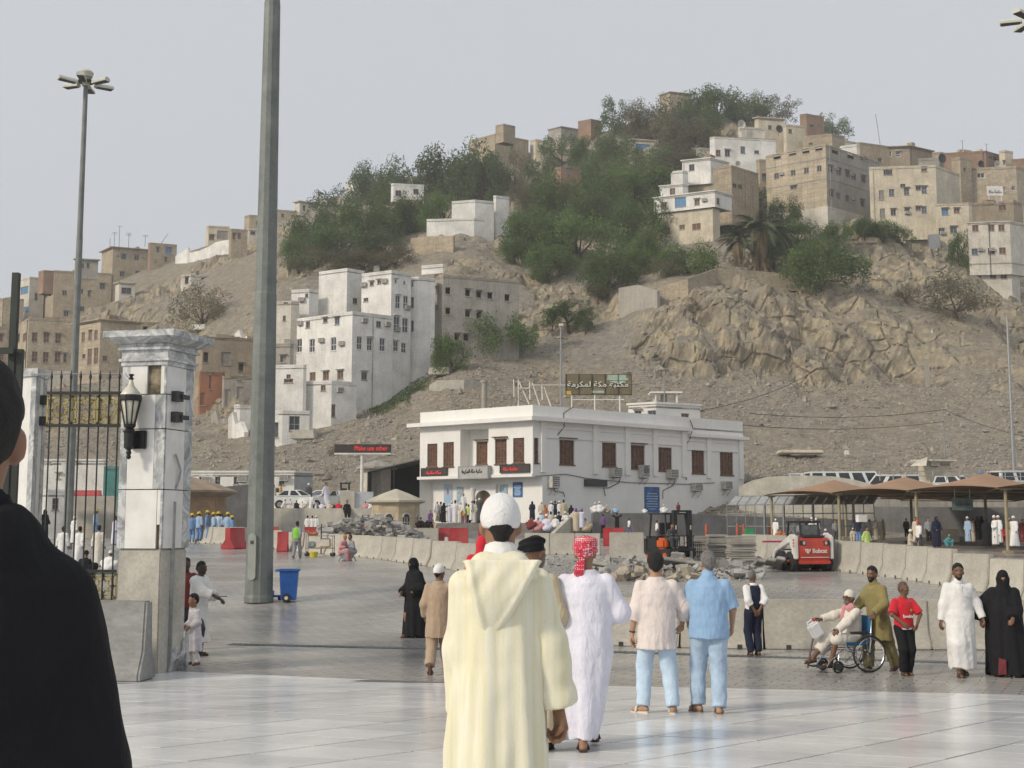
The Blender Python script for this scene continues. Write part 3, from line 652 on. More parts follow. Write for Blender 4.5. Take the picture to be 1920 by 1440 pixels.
BB('square brick stair head on top of the brown tower house',(929,944,966),(233,258),M_TAN,(.7,.7),[],Y=262,down=1,name='rooftop_room')
BB('house with a grey corrugated roof box on the skyline',(1028,1052,1090),(238,275),M_GREY,(.8,.5),[('d',6,6,[(1075,262)])],slab=.2)
BB('red brick house left of the tall ridge trees',(1084,1108,1128),(224,262),M_BRICK,(.6,.6),[('d',4,5,[(1118,240)])])
BB('topmost tan house with a round water tank, at the hill summit',(1237,1256,1296),(173,224),M_TAN,(1.1,.3),[('d',9,10,[(1274,197)])],slab=.25,down=6)
BB('small hut with a turquoise veranda among the trees',(1178,1186,1226),(262,292),M_PALE,(.8,.2),[('s',28,12,[(1206,276)])],slab=.3,name='hut')
BB('brick and green patched hut half hidden in the green trees',(1040,1052,1090),(314,345),M_BRICK,(.6,.4),[('s',9,9,[(1066,318)])],name='hut',Y=226)
BB('brick storey of the stepped hillside house, blank wall facing the square',(1280,1371,1422),(311,366),M_TAN,(.45,.9),[('d',8,9,[(1378,388-40),(1388,350)])],Y=202,down=5)
BB('topmost white room of the stepped hillside house',(1279,1332,1366),(297,322),M_WHITE,(.35,.8),[('d',10,12,[(1297,314)])],Y=203,down=2,slab=.2)
BB('little white side room on the left of the stepped house',(1262,1280,1290),(321,345),M_WHITE,(.3,.5),[],Y=201.5,down=2)
BB('white room with one brown window half way up the stepped house',(1237,1280,1290),(346,370),M_WHITE,(.35,.5),[('r',10,12,[(1261,359)])],Y=199.5,down=2,slab=.15)
BB('white overhanging top floor with a blue cloth, lowest tier of the stepped house',(1226,1340,1372),(358,384),M_WHITE,(.5,.9),[('r',10,11,[(1245,387),(1307,379)]),('s',21,18,[(1276,379)]),('d',7,12,[(1346,377)])],[(1321,375)],Y=194,down=.3,slab=.2)
BB('rough cream lower floor with three small windows under the stepped white rooms',(1227,1336,1350),(386,478),M_CREAM,(.5,.9),[('r',13,12,[(1250,432)]),('r',10,9,[(1279,426)]),('r',16,12,[(1306,425)])],Y=194.6,base=(452,M_GREY),down=6)
BB('white house with brown window panels, below the summit trees',(1331,1340,1455),(257,312),M_WHITE,(.5,.15),[('r',9,12,[(1347,287)]),('d',10,12,[(1364,287)]),('g',9,13,[(1393,281)]),('d',9,6,[(1419,285)])],parm=M_TAN,Y=226)
BB('flat white block with a satellite dish, behind the white house below the summit',(1384,1390,1434),(239,262),M_PALE,(.5,.2),[],Y=232)
BB('cream house with a small square window and a domed roof, near the summit',(1415,1422,1470),(221,262),M_CREAM,(.5,.2),[('d',7,8,[(1444,239)])],slab=.3,Y=240)
BB('plain cream house right of the domed roof, near the summit',(1469,1474,1510),(234,268),M_CREAM,(.5,.3),[('r',7,8,[(1482,246)])],Y=238)
BB('red-brown brick house behind the summit trees',(1500,1512,1545),(214,250),M_BRICK,(.5,.5),[('d',8,6,[(1522,236)])])
BB('low tan wall house with a rusty tank, right of the summit trees',(1505,1560,1584),(252,284),M_TAN,(.3,.6),[('d',8,4,[(1520,270)])],Y=236)
BB('widest tan block on the upper right, with three rows of windows and floor bands',(1437,1548,1650),(272,422),M_BEIGE,(.75,.85),[('o',14,11,[(1457,293),(1486,286),(1511,282),(1535,277)]),('d',9,11,[(1456,330),(1487,324),(1512,320),(1536,316)]),('d',12,6,[(1488,352)]),('o',12,11,[(1566,283),(1595,292)]),('d',6,9,[(1616,296),(1624,297)]),('d',8,12,[(1557,317),(1573,322),(1589,326),(1601,331),(1619,336)]),('d',7,12,[(1559,363),(1572,367),(1589,372),(1617,381)]),('d',6,4,[(1559,390)])],[(1466,326),(1567,317),(1596,327),(1600,373)],name='apartment_block',cat='apartment block',bands=(296,335),m2=M_GREY,base=(386,M_PALE),Y=200,down=7)
BB('white rooftop screen behind the long tan block',(1580,1606,1609),(272,290),M_WHITE,(.4,.5),[],Y=218,down=2,name='rooftop_room')
BB('brown house behind the long tan block, with a tilted aerial mast',(1606,1612,1668),(268,312),M_TAN,(.5,.4),[('d',8,7,[(1650,300)])],Y=222)
BB('brown house with two white-edged windows and a dark slab roof, right skyline',(1655,1705,1748),(275,320),M_BROWN,(.15,.6),[('w',8,10,[(1668,288),(1684,289)])],Y=224,slab=.4)
BB('cream block with blue shutters facing the square, upper right',(1631,1754,1800),(311,420),M_CREAM,(.12,.9),[('d',9,10,[(1661,323),(1669,323)]),('r',11,10,[(1733,317)]),('u',10,18,[(1653,366),(1655,400)]),('g',10,13,[(1672,361),(1700,359),(1733,356),(1733,393)]),('d',10,7,[(1722,353),(1693,348),(1722,391)]),('d',10,12,[(1675,398),(1701,396)])],[(1701,399)],name='apartment_block',cat='apartment block',Y=196,down=2.5)
BB('narrower ground floor under the cream block with blue shutters',(1662,1752,1757),(421,468),M_CREAM,(.12,.5),[('d',16,9,[(1706,428)]),('r',11,12,[(1735,442)])],[(1736,446)],Y=197,down=6)
BB('grey rooftop room behind the cream block',(1722,1760,1770),(297,314),M_GREY,(.2,.5),[],Y=208,down=3,name='rooftop_room')
BB('slim grey-beige tower house right of the cream block',(1785,1800,1822),(296,372),M_TAN,(.5,.5),[('d',5,7,[(1809,318)])],Y=206)
BB('long red brick house on the right skyline',(1767,1848,1875),(284,318),M_BRICK,(.2,.7),[('d',6,7,[(1858,296),(1866,298)])],Y=226)
BB('pale stair-head box at the right end of the red brick house',(1874,1884,1900),(283,318),M_CREAM,(.5,.4),[('d',5,6,[(1883,305)])],Y=226)
BB('grey-roofed house at the right edge of the skyline',(1898,1925,1960),(298,345),M_BRICK,(.3,.5),[('d',6,6,[(1910,322)])],Y=224)
BB('tan house with a white barred window and sign board in front, right side',(1816,1905,1922),(313,376),M_BEIGE,(.15,.6),[('w',14,9,[(1839,329)]),('w',6,8,[(1882,354)]),('w',7,8,[(1900,353)])],Y=207,down=6)
BB('cream house with a bright blue shutter, stepped below the cream block',(1755,1816,1824),(381,462),M_CREAM,(.15,.5),[('s',13,12,[(1772,397)]),('r',11,9,[(1794,395)]),('g',13,12,[(1788,431)]),('d',12,12,[(1766,433)])],[(1767,437)],Y=192,down=7,parm=M_TAN)
BB('pale house with barred upper windows and rounded parapet, lowest on the right',(1816,1893,1925),(416,502),M_PALE,(.15,.6),[('r',12,12,[(1829,428),(1859,427),(1878,427)]),('g',12,12,[(1828,472)]),('r',13,12,[(1859,471),(1880,470)])],[(1838,468),(1860,468)],Y=186,slab=.15,bands=(494,),down=1)
BB('recessed lower floor with two red-brown shutters at the right edge',(1840,1896,1912),(503,545),M_PALE,(.15,.7),[('r',12,13,[(1862,516),(1882,516)]),('d',6,12,[(1833,508)])],Y=186.6,down=8)
BB('brown half-ruined house behind the pale house at right',(1818,1900,1935),(380,420),M_BROWN,(.2,.5),[('r',14,10,[(1880,390)])],Y=200,ruin=True,down=4)
for a in(('slim tan house wedged between the stepped house and the long tan block',(1419,1424,1441),(300,396),M_TAN,(.6,.2),[('g',8,12,[(1433,333)])]),('flat pale house showing over the roof of the long tan block',(1545,1584,1614),(264,300),M_PALE,(.3,.5),[('d',7,8,[(1562,280)])]),('low tan house in the gap left of the long red brick house',(1745,1764,1790),(286,318),M_TAN,(.3,.6),[('r',7,8,[(1755,302)])]),('cream house at the right edge above the half-ruined brown one',(1896,1926,1950),(356,400),M_CREAM,(.2,.5),[('d',8,9,[(1910,378)])]),('small cream house on the middle skyline left of the grey roof box',(994,1004,1028),(262,290),M_CREAM,(.8,.3),[('d',5,6,[(1016,276)])]),('tan house half hidden in trees below the grey roof box',(1000,1012,1046),(332,356),M_TAN,(.8,.3),[('d',6,7,[(1030,344)])]),('pale house on the left ridge beside the pale green hut',(592,602,632),(372,398),M_PALE,(.7,.3),[('d',6,7,[(616,384)])]),('long tan house on the left ridge next to the big mast',(458,468,520),(404,436),M_TAN,(.8,.2),[('r',7,8,[(484,418),(500,417)])]),('tan house at the far left above the shuttered blocks',(-10,8,44),(560,612),M_TAN,(.8,.3),[('d',8,9,[(24,582)])]),('stone cabin on the rocks above the pillar top',(244,256,304),(604,632),M_TAN,(.7,.3),[('o',8,10,[(272,618)])]),('cream stepped house below the small summit trees',(1478,1500,1530),(258,290),M_CREAM,(.4,.4),[('d',7,7,[(1488,276),(1514,276)])]),('white-topped house in front of the domed-roof house',(1436,1446,1484),(254,290),M_PALE,(.5,.3),[('d',7,8,[(1460,270),(1474,271)])]),('pale house beside the white house below the summit',(1305,1314,1338),(278,318),M_PALE,(.6,.3),[('r',6,8,[(1324,296)])])):BB(*a)
def hill_wall(label,pts,m,th=.5,h=None,down=1.2,name='retaining_wall',Y=None):
 w=MB();prev=None;tops=[]
 for x,yt,yb in pts:
  Yd=Y or hill_hit(x,yb).y;tops.append((P(x,yt,Yd),P(x,yb,Yd).z-down))
 w.o=Vector((tops[0][0].x,tops[0][0].y,tops[0][1]))
 for(a,za),(b,zb)in zip(tops[:-1],tops[1:]):
  n=Vector((b.y-a.y,a.x-b.x,0)).normalized()*-th
  q=[Vector((a.x,a.y,za)),Vector((b.x,b.y,zb)),b,a];w.extr(q,n)
 return tag(w.build(name,m),label,'wall','walls on the hillside','thing')
hill_wall('white plastered boundary wall stepping up the left ridge',[(329,480,498),(352,464,492),(356,474,490),(374,470,486),(392,462,482),(404,454,478),(430,449,472)],M_WHITE)
hill_wall('long dry stone wall on top of the tan cliff',[(1232,540,556),(1290,522,540),(1345,503,525),(1420,508,525),(1500,516,530)],M_TAN)
hill_wall('grey block wall stub at the left end of the cliff',[(1160,540,580),(1195,534,578),(1232,545,575)],M_GREY)
hill_wall('concrete pit wall on the slope above the library roof',[(805,722,733),(820,713,734),(870,712,732),(900,714,730)],M_CONC)
hill_wall('low stone wall under the white yard house',[(770,447,470),(800,443,470),(850,442,468)],M_TAN)
for i,(x,y,s)in enumerate(((362,790,1),(396,806,.8),(428,818,1),(356,742,.7),(404,690,.6),(440,650,.7))):hill_wall(('jagged broken wall left standing lowest in the ruins','stub of a broken wall in the middle of the rubble slope','white-edged broken wall under the dark doorways','narrow broken wall beside the gate pillar top','broken upper wall over the orange room','broken wall end touching the big mast')[i],[(x,y-34*s,y),(x+8,y-46*s,y),(x+13,y-22*s,y),(x+22,y-28*s,y),(x+30,y-8*s,y+2)],(M_BROWN,M_GREY,M_WHITE)[i%3],name='broken_wall')
hill_wall('leaning concrete slab wall near the cliff right end',[(1735,672,712),(1742,674,712)],M_GREY)
def leafmat(n,c,c2):
 m=mat(n,c,.75,.4,.55,spec=.25,col2=c2,rnd=.22,fine=.5);t=m.node_tree;b=t.nodes['Principled BSDF'];tr=t.nodes.new('ShaderNodeBsdfTranslucent');t.links.new(b.inputs['Base Color'].links[0].from_socket,tr.inputs[0])
 mx=t.nodes.new('ShaderNodeMixShader');mx.inputs[0].default_value=.38;t.links.new(b.outputs[0],mx.inputs[1]);t.links.new(tr.outputs[0],mx.inputs[2]);t.links.new(mx.outputs[0],t.nodes['Material Output'].inputs[0]);return m
M_LEAF={'g':leafmat('leaf_green',(.135,.20,.062),(.055,.095,.03)),'d':leafmat('leaf_dark',(.105,.158,.055),(.044,.075,.027)),'o':leafmat('leaf_olive',(.175,.16,.095),(.085,.08,.05)),'v':leafmat('leaf_vivid',(.11,.19,.05),(.05,.09,.025))}
M_BARK=mat('bark',(.15,.115,.08),.95,.3,3,bump=.5)
def crown_mesh(seed,nclump,nleaf,drop,leaf=.055,loose=.0):
 rng=np.random.default_rng(seed);V=[];cl=[]
 for i in range(nclump):
  d=rng.normal(0,1,3);d[2]=d[2]*.8+.15;d/=np.linalg.norm(d);r=rng.uniform(.35,.92)**.8*(1+loose*rng.normal())
  c=d*r*(1,1,.9);cr=rng.uniform(.16,.34);cl.append(c)
  k=int(nleaf*(cr/.25)**2)
  q=rng.normal(0,1,(k,3));q/=np.linalg.norm(q,axis=1)[:,None];q*=(rng.uniform(.15,1,(k,1))**.5)*cr
  q[:,2]-=drop*np.abs(rng.normal(0,1,k))*.12
  ctr=c+q
  a=rng.normal(0,1,(k,3));a[:,2]-=drop*1.2;a/=np.linalg.norm(a,axis=1)[:,None]
  b=np.cross(a,rng.normal(0,1,(k,3)));b/=np.linalg.norm(b,axis=1)[:,None]+1e-9
  L=leaf*rng.uniform(.6,1.7,(k,1));w=leaf*rng.uniform(.30,.62,(k,1))
  V.append(np.stack([ctr-a*L,ctr+b*w,ctr+a*L,ctr-b*w],1))
 V=np.concatenate(V);n=len(V)
 me=bpy.data.meshes.new('crown');me.from_pydata(V.reshape(-1,3).tolist(),[],np.arange(n*4).reshape(n,4).tolist());me.update()
 g=MB();base=Vector((0,0,-1.25))
 tops=[Vector(c)for c in cl];random.Random(seed).shuffle(tops)
 fork=Vector((.04,.02,-.55));g.tube([base,lerp(base,fork,.5)+Vector((.03,-.02,0)),fork],[.075,.06,.05],6)
 for t_ in tops[:9]:
  mid=lerp(fork,t_,.5)+Vector((0,0,-.08));g.tube([fork,mid,t_*.92],[.04,.026,.01],5)
 tr=g.mesh('trunk',M_BARK);shade(tr)
 return me,tr
CROWNS={('f',i):crown_mesh(20+i,62,120,1.1,.036)for i in range(3)}
CROWNS.update({('s',i):crown_mesh(40+i,44,95,.3,.04,.12)for i in range(2)})
CROWNS.update({('b',i):crown_mesh(60+i,46,90,.4,.03,.2)for i in range(2)})
TREE_N=[0]
def tree(label,cx,cy,w,h,kind='g',form='f',Y=None,foot=None,name='tree',cat='tree',group='trees on the hillside',dy=0):
 i=TREE_N[0];TREE_N[0]+=1
 fy=foot or cy+h*.42
 if Y is None:Y=hill_hit(cx,fy).y+dy
 c=P(cx,cy,Y);rx,rz=w/2*Y/F,h/2*Y/F
 gz=P(cx,fy,Y).z
 root=thing(name,label,cat,(c.x,c.y,gz-.3),group=group)
 me,tr=CROWNS[(form,i%(3 if form=='f' else 2))]
 key=(me.name,kind)
 if key not in MATS:m2=me.copy();m2.name='crown';m2.materials.append(M_LEAF[kind]);MATS[key]=m2
 o=link('crown',MATS[key],root);o.location=(0,0,c.z-root.location.z);o.scale=(rx*1.22,rx*1.15,rz*1.24);o.rotation_euler=(0,0,i*2.1)
 t=link('trunk',tr,root);t.location=o.location;t.rotation_euler=o.rotation_euler
 s=(c.z-gz+.8)/1.25;t.scale=(rx,rx,max(s,rz))
 return root
TREES=[('feathery grey-green bush standing alone on the bare left slope',378,578,100,95,'o','b'),('small bush on the rocks right of the aerials block',298,492,34,30,'o','b'),('round green tree at the left end of the left ridge grove',588,440,96,100,'d','f'),('dark bushy tree topping the left end of the ridge grove',628,388,80,76,'d','s'),('tall feathery tree breaking the skyline above the left grove',716,344,112,92,'d','f'),('broad green tree in the middle of the left ridge grove',692,420,130,120,'g','f'),('dense tree at the foot of the left ridge grove',635,462,130,90,'d','f'),('brownish low tree below the left ridge grove',600,490,110,60,'o','b'),('pale dusty bush at the right foot of the left grove',742,482,86,52,'o','b'),('leafy tree between the two-tone house and the left grove',718,462,70,70,'d','f'),('widest dark tree on the ridge, just left of the brown tower house',856,322,146,110,'d','f'),('second dark crown behind the white walled terrace',905,330,110,96,'d','f'),('small upright tree with a bare stem in front of the white yard house',832,396,78,84,'g','f'),('thin leafy tree beside the base of the brown tower house',966,322,60,90,'o','b'),('olive tree below the brown tower house',930,372,40,50,'d','f'),('dark tree under the grey corrugated roof box',1052,285,76,70,'d','s'),('green tree in front of the red brick skyline house',1104,290,80,70,'g','s'),('tall spiky tree standing highest left of the summit',1152,222,62,86,'d','s'),('bushy tree below the tall spiky one',1152,275,80,70,'g','s'),('feathery grey-green tree left of the topmost tan house',1222,226,92,88,'o','f'),('broad olive tree below the topmost tan house',1290,262,110,96,'o','f'),('big dark tree right of the topmost tan house',1345,200,116,78,'d','f'),('dark tree next to the summit tree, a little lower',1398,206,80,64,'d','f'),('open leafy tree at the right end of the summit trees',1458,206,78,52,'o','s'),('green tree in front of the low tan wall house near the summit',1560,238,70,50,'g','s'),('low tree over the turquoise veranda hut',1190,312,80,60,'g','s'),('green tree left of the topmost white stepped room',1232,300,70,70,'g','s'),('upper tree of the large green grove in mid slope',1190,355,130,90,'g','f'),('broad tree in the upper left of the large green grove',1072,372,140,110,'g','f'),('left edge tree of the large green grove',998,440,110,110,'g','f'),('middle tree of the large green grove',1082,450,140,120,'g','f'),('tree in front of the stepped house, right side of the grove',1200,420,100,120,'d','f'),('lowest hanging tree of the large green grove',1140,510,110,90,'g','f'),('small tree at the lower right of the grove',1190,492,80,70,'g','f'),('dark tree filling the centre of the large green grove',1140,400,110,100,'d','f'),('bush at the left foot of the large grove',965,470,60,50,'g','f'),('dead pale shrub on the ridge below the brown tower house',985,360,50,50,'o','b'),('round bush at the foot of the stepped house',1290,486,100,66,'g','f'),('bright green flat-topped tree right of the stepped house',1424,372,110,52,'v','f'),('small green tree with a pale stem before the long tan block',1521,358,46,50,'v','s'),('dark bush on the terrace left of the long tan block',1470,398,60,60,'d','f'),('large loose green tree on top of the cliff',1540,498,150,110,'g','f'),('bush behind the palm on the cliff top',1495,440,90,60,'d','f'),('dark bush under the long tan block wall',1572,434,52,44,'g','f'),('bush at the foot of the cream block with blue shutters',1656,432,66,42,'d','f'),('small bush right of the cream block foot',1692,446,44,36,'d','s'),('slender young tree beside the corrugated shed at right',1798,468,40,84,'d','s'),('green tree left of the white sign board',1824,362,56,50,'d','s'),('dry grey shrub on the rocks at the right edge',1790,560,110,90,'o','b'),('brown dry bush at the lower right cliff end',1700,590-40,50,40,'o','b'),('broad green tree in front of the concrete shell',936,628,130,96,'g','f'),('narrow tree at the right corner of the white houses',846,664,60,84,'g','f'),('green tree alone in mid slope, right of the concrete shell',1066,590,96,56,'g','s'),('small bush at the right of the mid-slope tree',1098,600,40,44,'d','s'),('wide green tree filling the top of the large grove below the veranda hut',1235,345,100,80,'g','f'),('green tree between the veranda hut and the red brick house',1130,330,100,80,'g','f'),('green tree low on the left of the large grove',1030,490,100,70,'g','f'),('green tree under the grey corrugated roof house',1020,330,70,70,'d','s'),('dusty tree beside the brick and green patched hut',1010,375,70,60,'o','f'),('hanging green tree at the right edge of the grove beside the stepped house',1210,470,60,90,'g','f'),('olive tree behind the topmost white stepped room',1290,310,90,60,'o','f'),('bushy tree between the two skyline crowns right of the summit house',1310,225,80,70,'d','f'),('small tree at the foot of the palm',1450,470,90,60,'g','f'),('dusty tree hanging over the left end of the cliff',1250,505,60,50,'o','b'),('green tree between the left grove and the widest ridge tree',775,400,70,90,'d','f'),('green tree at the lower left of the left ridge grove',560,470,70,70,'g','f'),('olive bush in front of the ridge grove',680,490,90,50,'o','f'),('dark bush beside the white walled terrace',985,420,60,60,'g','f'),('dark low tree right of the long tan block foot',1620,425,50,40,'d','f'),('dry bush on the slope left of the grey block wall stub',1120,545,50,36,'o','b'),('yellow-green bush at the top of the lower rock slope',1300,578,30,22,'o','b'),('small weed bush under the red light board',640,848,50,26,'o','b'),]
for t_ in TREES:
 b=t_[3]*t_[4]<5000 or t_[6]=='b'
 tree(*t_,name='bush' if 'bush' in t_[0]or 'shrub' in t_[0]else 'tree',cat='bush' if 'bush' in t_[0]or 'shrub' in t_[0]else 'tree')
def frond_mesh(seed,L=3.2,droop=1.0,dead=False):
 g=MB();rng=random.Random(seed);pts=[]
 for i in range(9):
  t=i/8;pts.append(Vector((L*(t-.12*droop*t*t),0,L*(.42*t-.75*droop*t*t))))
 g.tube(pts,[.05*(1-.8*i/8)for i in range(9)],4)
 for i in range(34):
  t=.12+.88*i/33;k=min(7,int(t*8));p=pts[k].lerp(pts[k+1],t*8-k);d=(pts[k+1]-pts[k]).normalized()
  l=.62*math.sin(math.pi*min(1,.15+t*.8))+.12
  for s in(-1,1):
   q=p+d*l*.65+Vector((0,s*l*(.35 if dead else.75),-.28*l+rng.uniform(-.1,.1)));w=d*.045
   g.add([p-w,p+w,q],[(0,1,2)])
 return g
M_FROND=mat('palm_frond',(.10,.125,.055),.7,.3,1.5,rnd=.2);M_DEADF=mat('dead_palm_frond',(.30,.225,.13),.9,.3,1.5,rnd=.2)
FR_G=[frond_mesh(i,3.1,.8+.25*i).mesh('frond',M_FROND)for i in range(3)];FR_D=[frond_mesh(9+i,2.8,2.2+.3*i,True).mesh('dead_frond',M_DEADF)for i in range(2)]
def palm(label,px,py,foot,s,dead):
 Y=hill_hit(px,foot).y-.5;c=P(px,py,Y);gz=P(px,foot,Y).z
 root=thing('date_palm',label,'palm tree',(c.x,c.y,gz-.5),group='date palms on the cliff top')
 g=MB();hgt=c.z-gz+.5;g.tube([(0,0,0),(.1,.05,hgt*.5),(0,0,hgt)],[.3,.25,.28],8);g.build('trunk',M_BARK,root,smooth=True)
 rng=random.Random(px)
 for i in range(30):
  o=link('frond',FR_G[i%3],root);o.location=(0,0,hgt);o.rotation_euler=(rng.uniform(-.25,.25),-rng.uniform(-.25,.75),i*2.4);o.scale=(s,)*3
 for i in range(dead):
  o=link('dead_frond',FR_D[i%2],root);o.location=(0,0,hgt-.2);o.rotation_euler=(rng.uniform(-.2,.2),rng.uniform(.35,.9),i*2.4);o.scale=(s*.95,)*3
palm('date palm with a skirt of dead brown fronds on the cliff top',1425,432,505,1.75,44)
palm('shorter date palm with mostly green fronds, left of the skirted palm',1385,452,505,1.15,26)
palm('young palm among the trees at the left of the stepped house',1222,412,460,.8,4)
def weeds():
 rng=np.random.default_rng(12);V=[]
 for i in range(5200):
  t=rng.random();px=lerp(690,800,t)+rng.normal(0,9);py=lerp(772,722,t)+rng.normal(0,8+6*t)
  if py>800 or(px>770 and py>735):continue
  Y=hill_hit(px,py).y;c=P(px,py,Y);c=np.array([c.x,c.y,c.z+.1]);a=rng.normal(0,1,3);a[2]=abs(a[2])+.6;a/=np.linalg.norm(a);b=np.cross(a,rng.normal(0,1,3));b/=np.linalg.norm(b)
  L=rng.uniform(.1,.28);V.append([c-b*.05,c+b*.05,c+a*L])
 V=np.array(V);n=len(V);me=bpy.data.meshes.new('weeds');me.from_pydata(V.reshape(-1,3).tolist(),[],np.arange(n*3).reshape(n,3).tolist());me.materials.append(M_LEAF['g']);me.update()
 link('weeds',me)['kind']='stuff'
weeds()
def library():
 C=P(998.8,759,92);zt=C.z;A=P(788,775.5,98.4);B=P(1392.5,795.3,107);zs=P(998.8,893.5,92).z
 Cg=Vector((C.x,C.y,0));A.z=B.z=0;D=A+B-Cg;fl,fr=Face(A,Cg),Face(Cg,B);fb,fd=Face(B,D),Face(D,A)
 zp=1.87;o=Vector((C.x,C.y,zp))
 root=thing('library','two-storey white library with brown shutters and a roof sign, at the foot of the hill','library',o)
 lw=[(801,832,820,875),(831,829,851,875),(928,823,950,870),(962,821,983,868)]
 rw=[(1001.5,821,1010,868),(1049,825,1077,871),(1129,830,1156,875),(1183,835,1209,879),(1234.6,839,1260,883),(1297,844,1321,888),(1350,848,1375,891)]
 wall=MB(o);lh=[fl.rect(*q)for q in lw];rh=[fr.rect(*q)for q in rw];rec=fl.rect(863,804,916,874)
 holed(wall,fl,0,fl.L,zs,zt,lh+[(*rec,1.1)],.25)
 fi=Face(A-fl.n*1.1,Cg-fl.n*1.1);ih=[fi.rect(868,829,878,871),fi.rect(893,828,914,871)]
 holed(wall,fi,rec[0],rec[1],rec[2],rec[3],ih,.2)
 zr=fr.rect(1100,900,1110,1000)[2]
 A2=A-fl.n*1.2;u2,_=fr.at(1017,930);C2=fr.pt(u2,0);f2=Face(A2,C2)
 holed(wall,fr,0,fr.L,zs,zt,rh,.25)
 door=f2.rect(893,916,926,981);door=(door[0],door[1],zp-.2,door[3])
 holed(wall,f2,0,f2.L,zp-1.2,zs,[(*door,.7)],.7)
 holed(wall,fr,u2,fr.L,zp-1.2,zs,[])
 for f in(fb,fd):wall.quad(f.pt(0,zp-1),f.pt(f.L,zp-1),f.pt(f.L,zt),f.pt(0,zt))
 wall.extr([fl.pt(0,zs-.04,.02),fl.pt(fl.L,zs-.04,.02),fr.pt(u2,zs-.04,.02),f2.pt(0,zs-.04,-.3)],(0,0,.04))
 wall.build('wall',M_LIB,root)
 q=f2.pt(door[0],door[2],-.68);bk=MB(o);bk.extr([q,f2.pt(door[1],door[2],-.68),f2.pt(door[1],door[3],-.68),f2.pt(door[0],door[3],-.68)],f2.n*-.1);bk.build('door',M_CREAM,root)
 roof=MB(o);roof.prism([A,Cg,B,D],zt-1.0,zt-.85);roof.build('roof',M_ROOF,root)
 for h,f in[(x,fl)for x in lh]+[(x,fr)for x in rh]+[(x,fi)for x in ih]:
  window(f,h,'b',root,o,.25,mull=3 if h[1]-h[0]>.7 else 1,louvre=True)
 cz=P(998.8,789,92).z;g=MB(o);uB,_=fr.at(1290,800)
 g.extr([fl.pt(-.85,cz,.65),fl.pt(fl.L,cz,.65),Vector((*(Cg+fl.n*.65+fr.n*.5).xy,cz)),fr.pt(uB,cz,.5),fr.pt(uB,cz,-.1),fr.pt(.1,cz,-.1),fl.pt(-.85,cz,-.1)],(0,0,.30))
 g.extr([fr.pt(uB,cz-.42,.42),fr.pt(fr.L+.4,cz-.42,.42),fr.pt(fr.L+.4,cz-.42,-.1),fr.pt(uB,cz-.42,-.1)],(0,0,.26));g.build('cornice',M_LIB,root)
 g=MB(o);g.extr([fl.pt(-.15,zs,.16),fl.pt(fl.L+.05,zs,.16),fl.pt(fl.L+.05,zs,-.1),fl.pt(-.15,zs,-.1)],(0,0,.22));g.build('ledge',M_LIB,root)
 for a,b in((1013.5,1022),(1111,1120),(1171,1180),(1223.5,1231),(1278,1286),(1324,1332),(1384.5,1392)):
  u0,_=fr.at(a,860);u1,_=fr.at(b,860);g=MB(o);zb_=zs+.35
  g.extr([fr.pt(u0,zb_,.16),fr.pt(u1,zb_,.16),fr.pt(u1,zb_,.005),fr.pt(u0,zb_,.005)],(0,0,cz-zb_-.002));g.build('pilaster',M_LIB,root)
 ps=(1022,1111,1120,1171,1180,1223.5,1231,1278,1286,1324,1332,1384)
 for a,b in zip(ps[0::2],ps[1::2]):
  u0,_=fr.at(a,860);u1,_=fr.at(b,860);z=cz-1.22+(0 if a<1285 else-.3);g=MB(o)
  g.extr([fr.pt(u0+.02,z,.10),fr.pt(u1-.02,z,.10),fr.pt(u1-.02,z,.004),fr.pt(u0+.02,z,.004)],(0,0,.14))
  g.extr([fr.pt(u0+.02,z+.72,.07),fr.pt(u1-.02,z+.72,.07),fr.pt(u1-.02,z+.72,.004),fr.pt(u0+.02,z+.72,.004)],(0,0,.2));g.build('frieze_panel',M_LIB,root)
 for px,py,w,h in((1034,904,.75,.85),(1150,886,.95,.7),(1203,884,.8,1.0),(1256,889,.95,.7),(1302,913,.95,.65),(1358,910,.9,.65)):
  u,z=fr.at(px,py);a=aircon(fr,u,z,root,o,w,h,.55)
  if w==.8:
   g=MB(o);g.tube([fr.pt(u,z+.1,.55),fr.pt(u,z+.1,.58)],.3,16);g.build('fan',M_ACD,a)
  g=MB(o)
  for s in(-.35,.35):g.tube([fr.pt(u+s*w,z-h/2-.06,.5),fr.pt(u+s*w,z-h/2-.55,.02)],.025,5)
  g.build('bracket',M_STEEL,a)
 cab=mat('black_cable',(.02,.02,.02),.6)
 g=MB(o)
 for pts in([(1075,762),(1056,775),(1057,800),(1045,816)],[(1293,788),(1298,800),(1294,820),(1287,832),(1286,900)],[(1037,915),(1040,921),(1055,923),(1058,931)],[(1164,890),(1160,905),(1140,915),(1131,915),(1134,930)],[(1266,893),(1262,910),(1242,920),(1242,935)],[(1003,893),(1060,889),(1100,897),(1180,905),(1290,908),(1340,905)]):
  g.tube([fr.pt(*fr.at(x,y),.06)for x,y in pts],.03,4)
 g.build('cable',cab,root)
 g=MB(o);u0,_=f2.at(891,950);g.lathe(f2.pt(u0,zp-.1,.25),[(.24,0),(.2,.1),(.18,2.5),(.26,2.62),(.26,2.75)],14)
 g.build('entrance_column',M_LIB,root,smooth=40)
 g=MB(o);uc,zc=(door[0]+door[1])/2,door[3]-.75;rr=(door[1]-door[0])/2
 pts=[f2.pt(door[0]-.35,zp-.1,.02),f2.pt(door[0]-.35,door[3]+.3,.02),f2.pt(door[1]+.35,door[3]+.3,.02),f2.pt(door[1]+.35,zp-.1,.02),f2.pt(door[1]-.12,zp-.1,.02)]
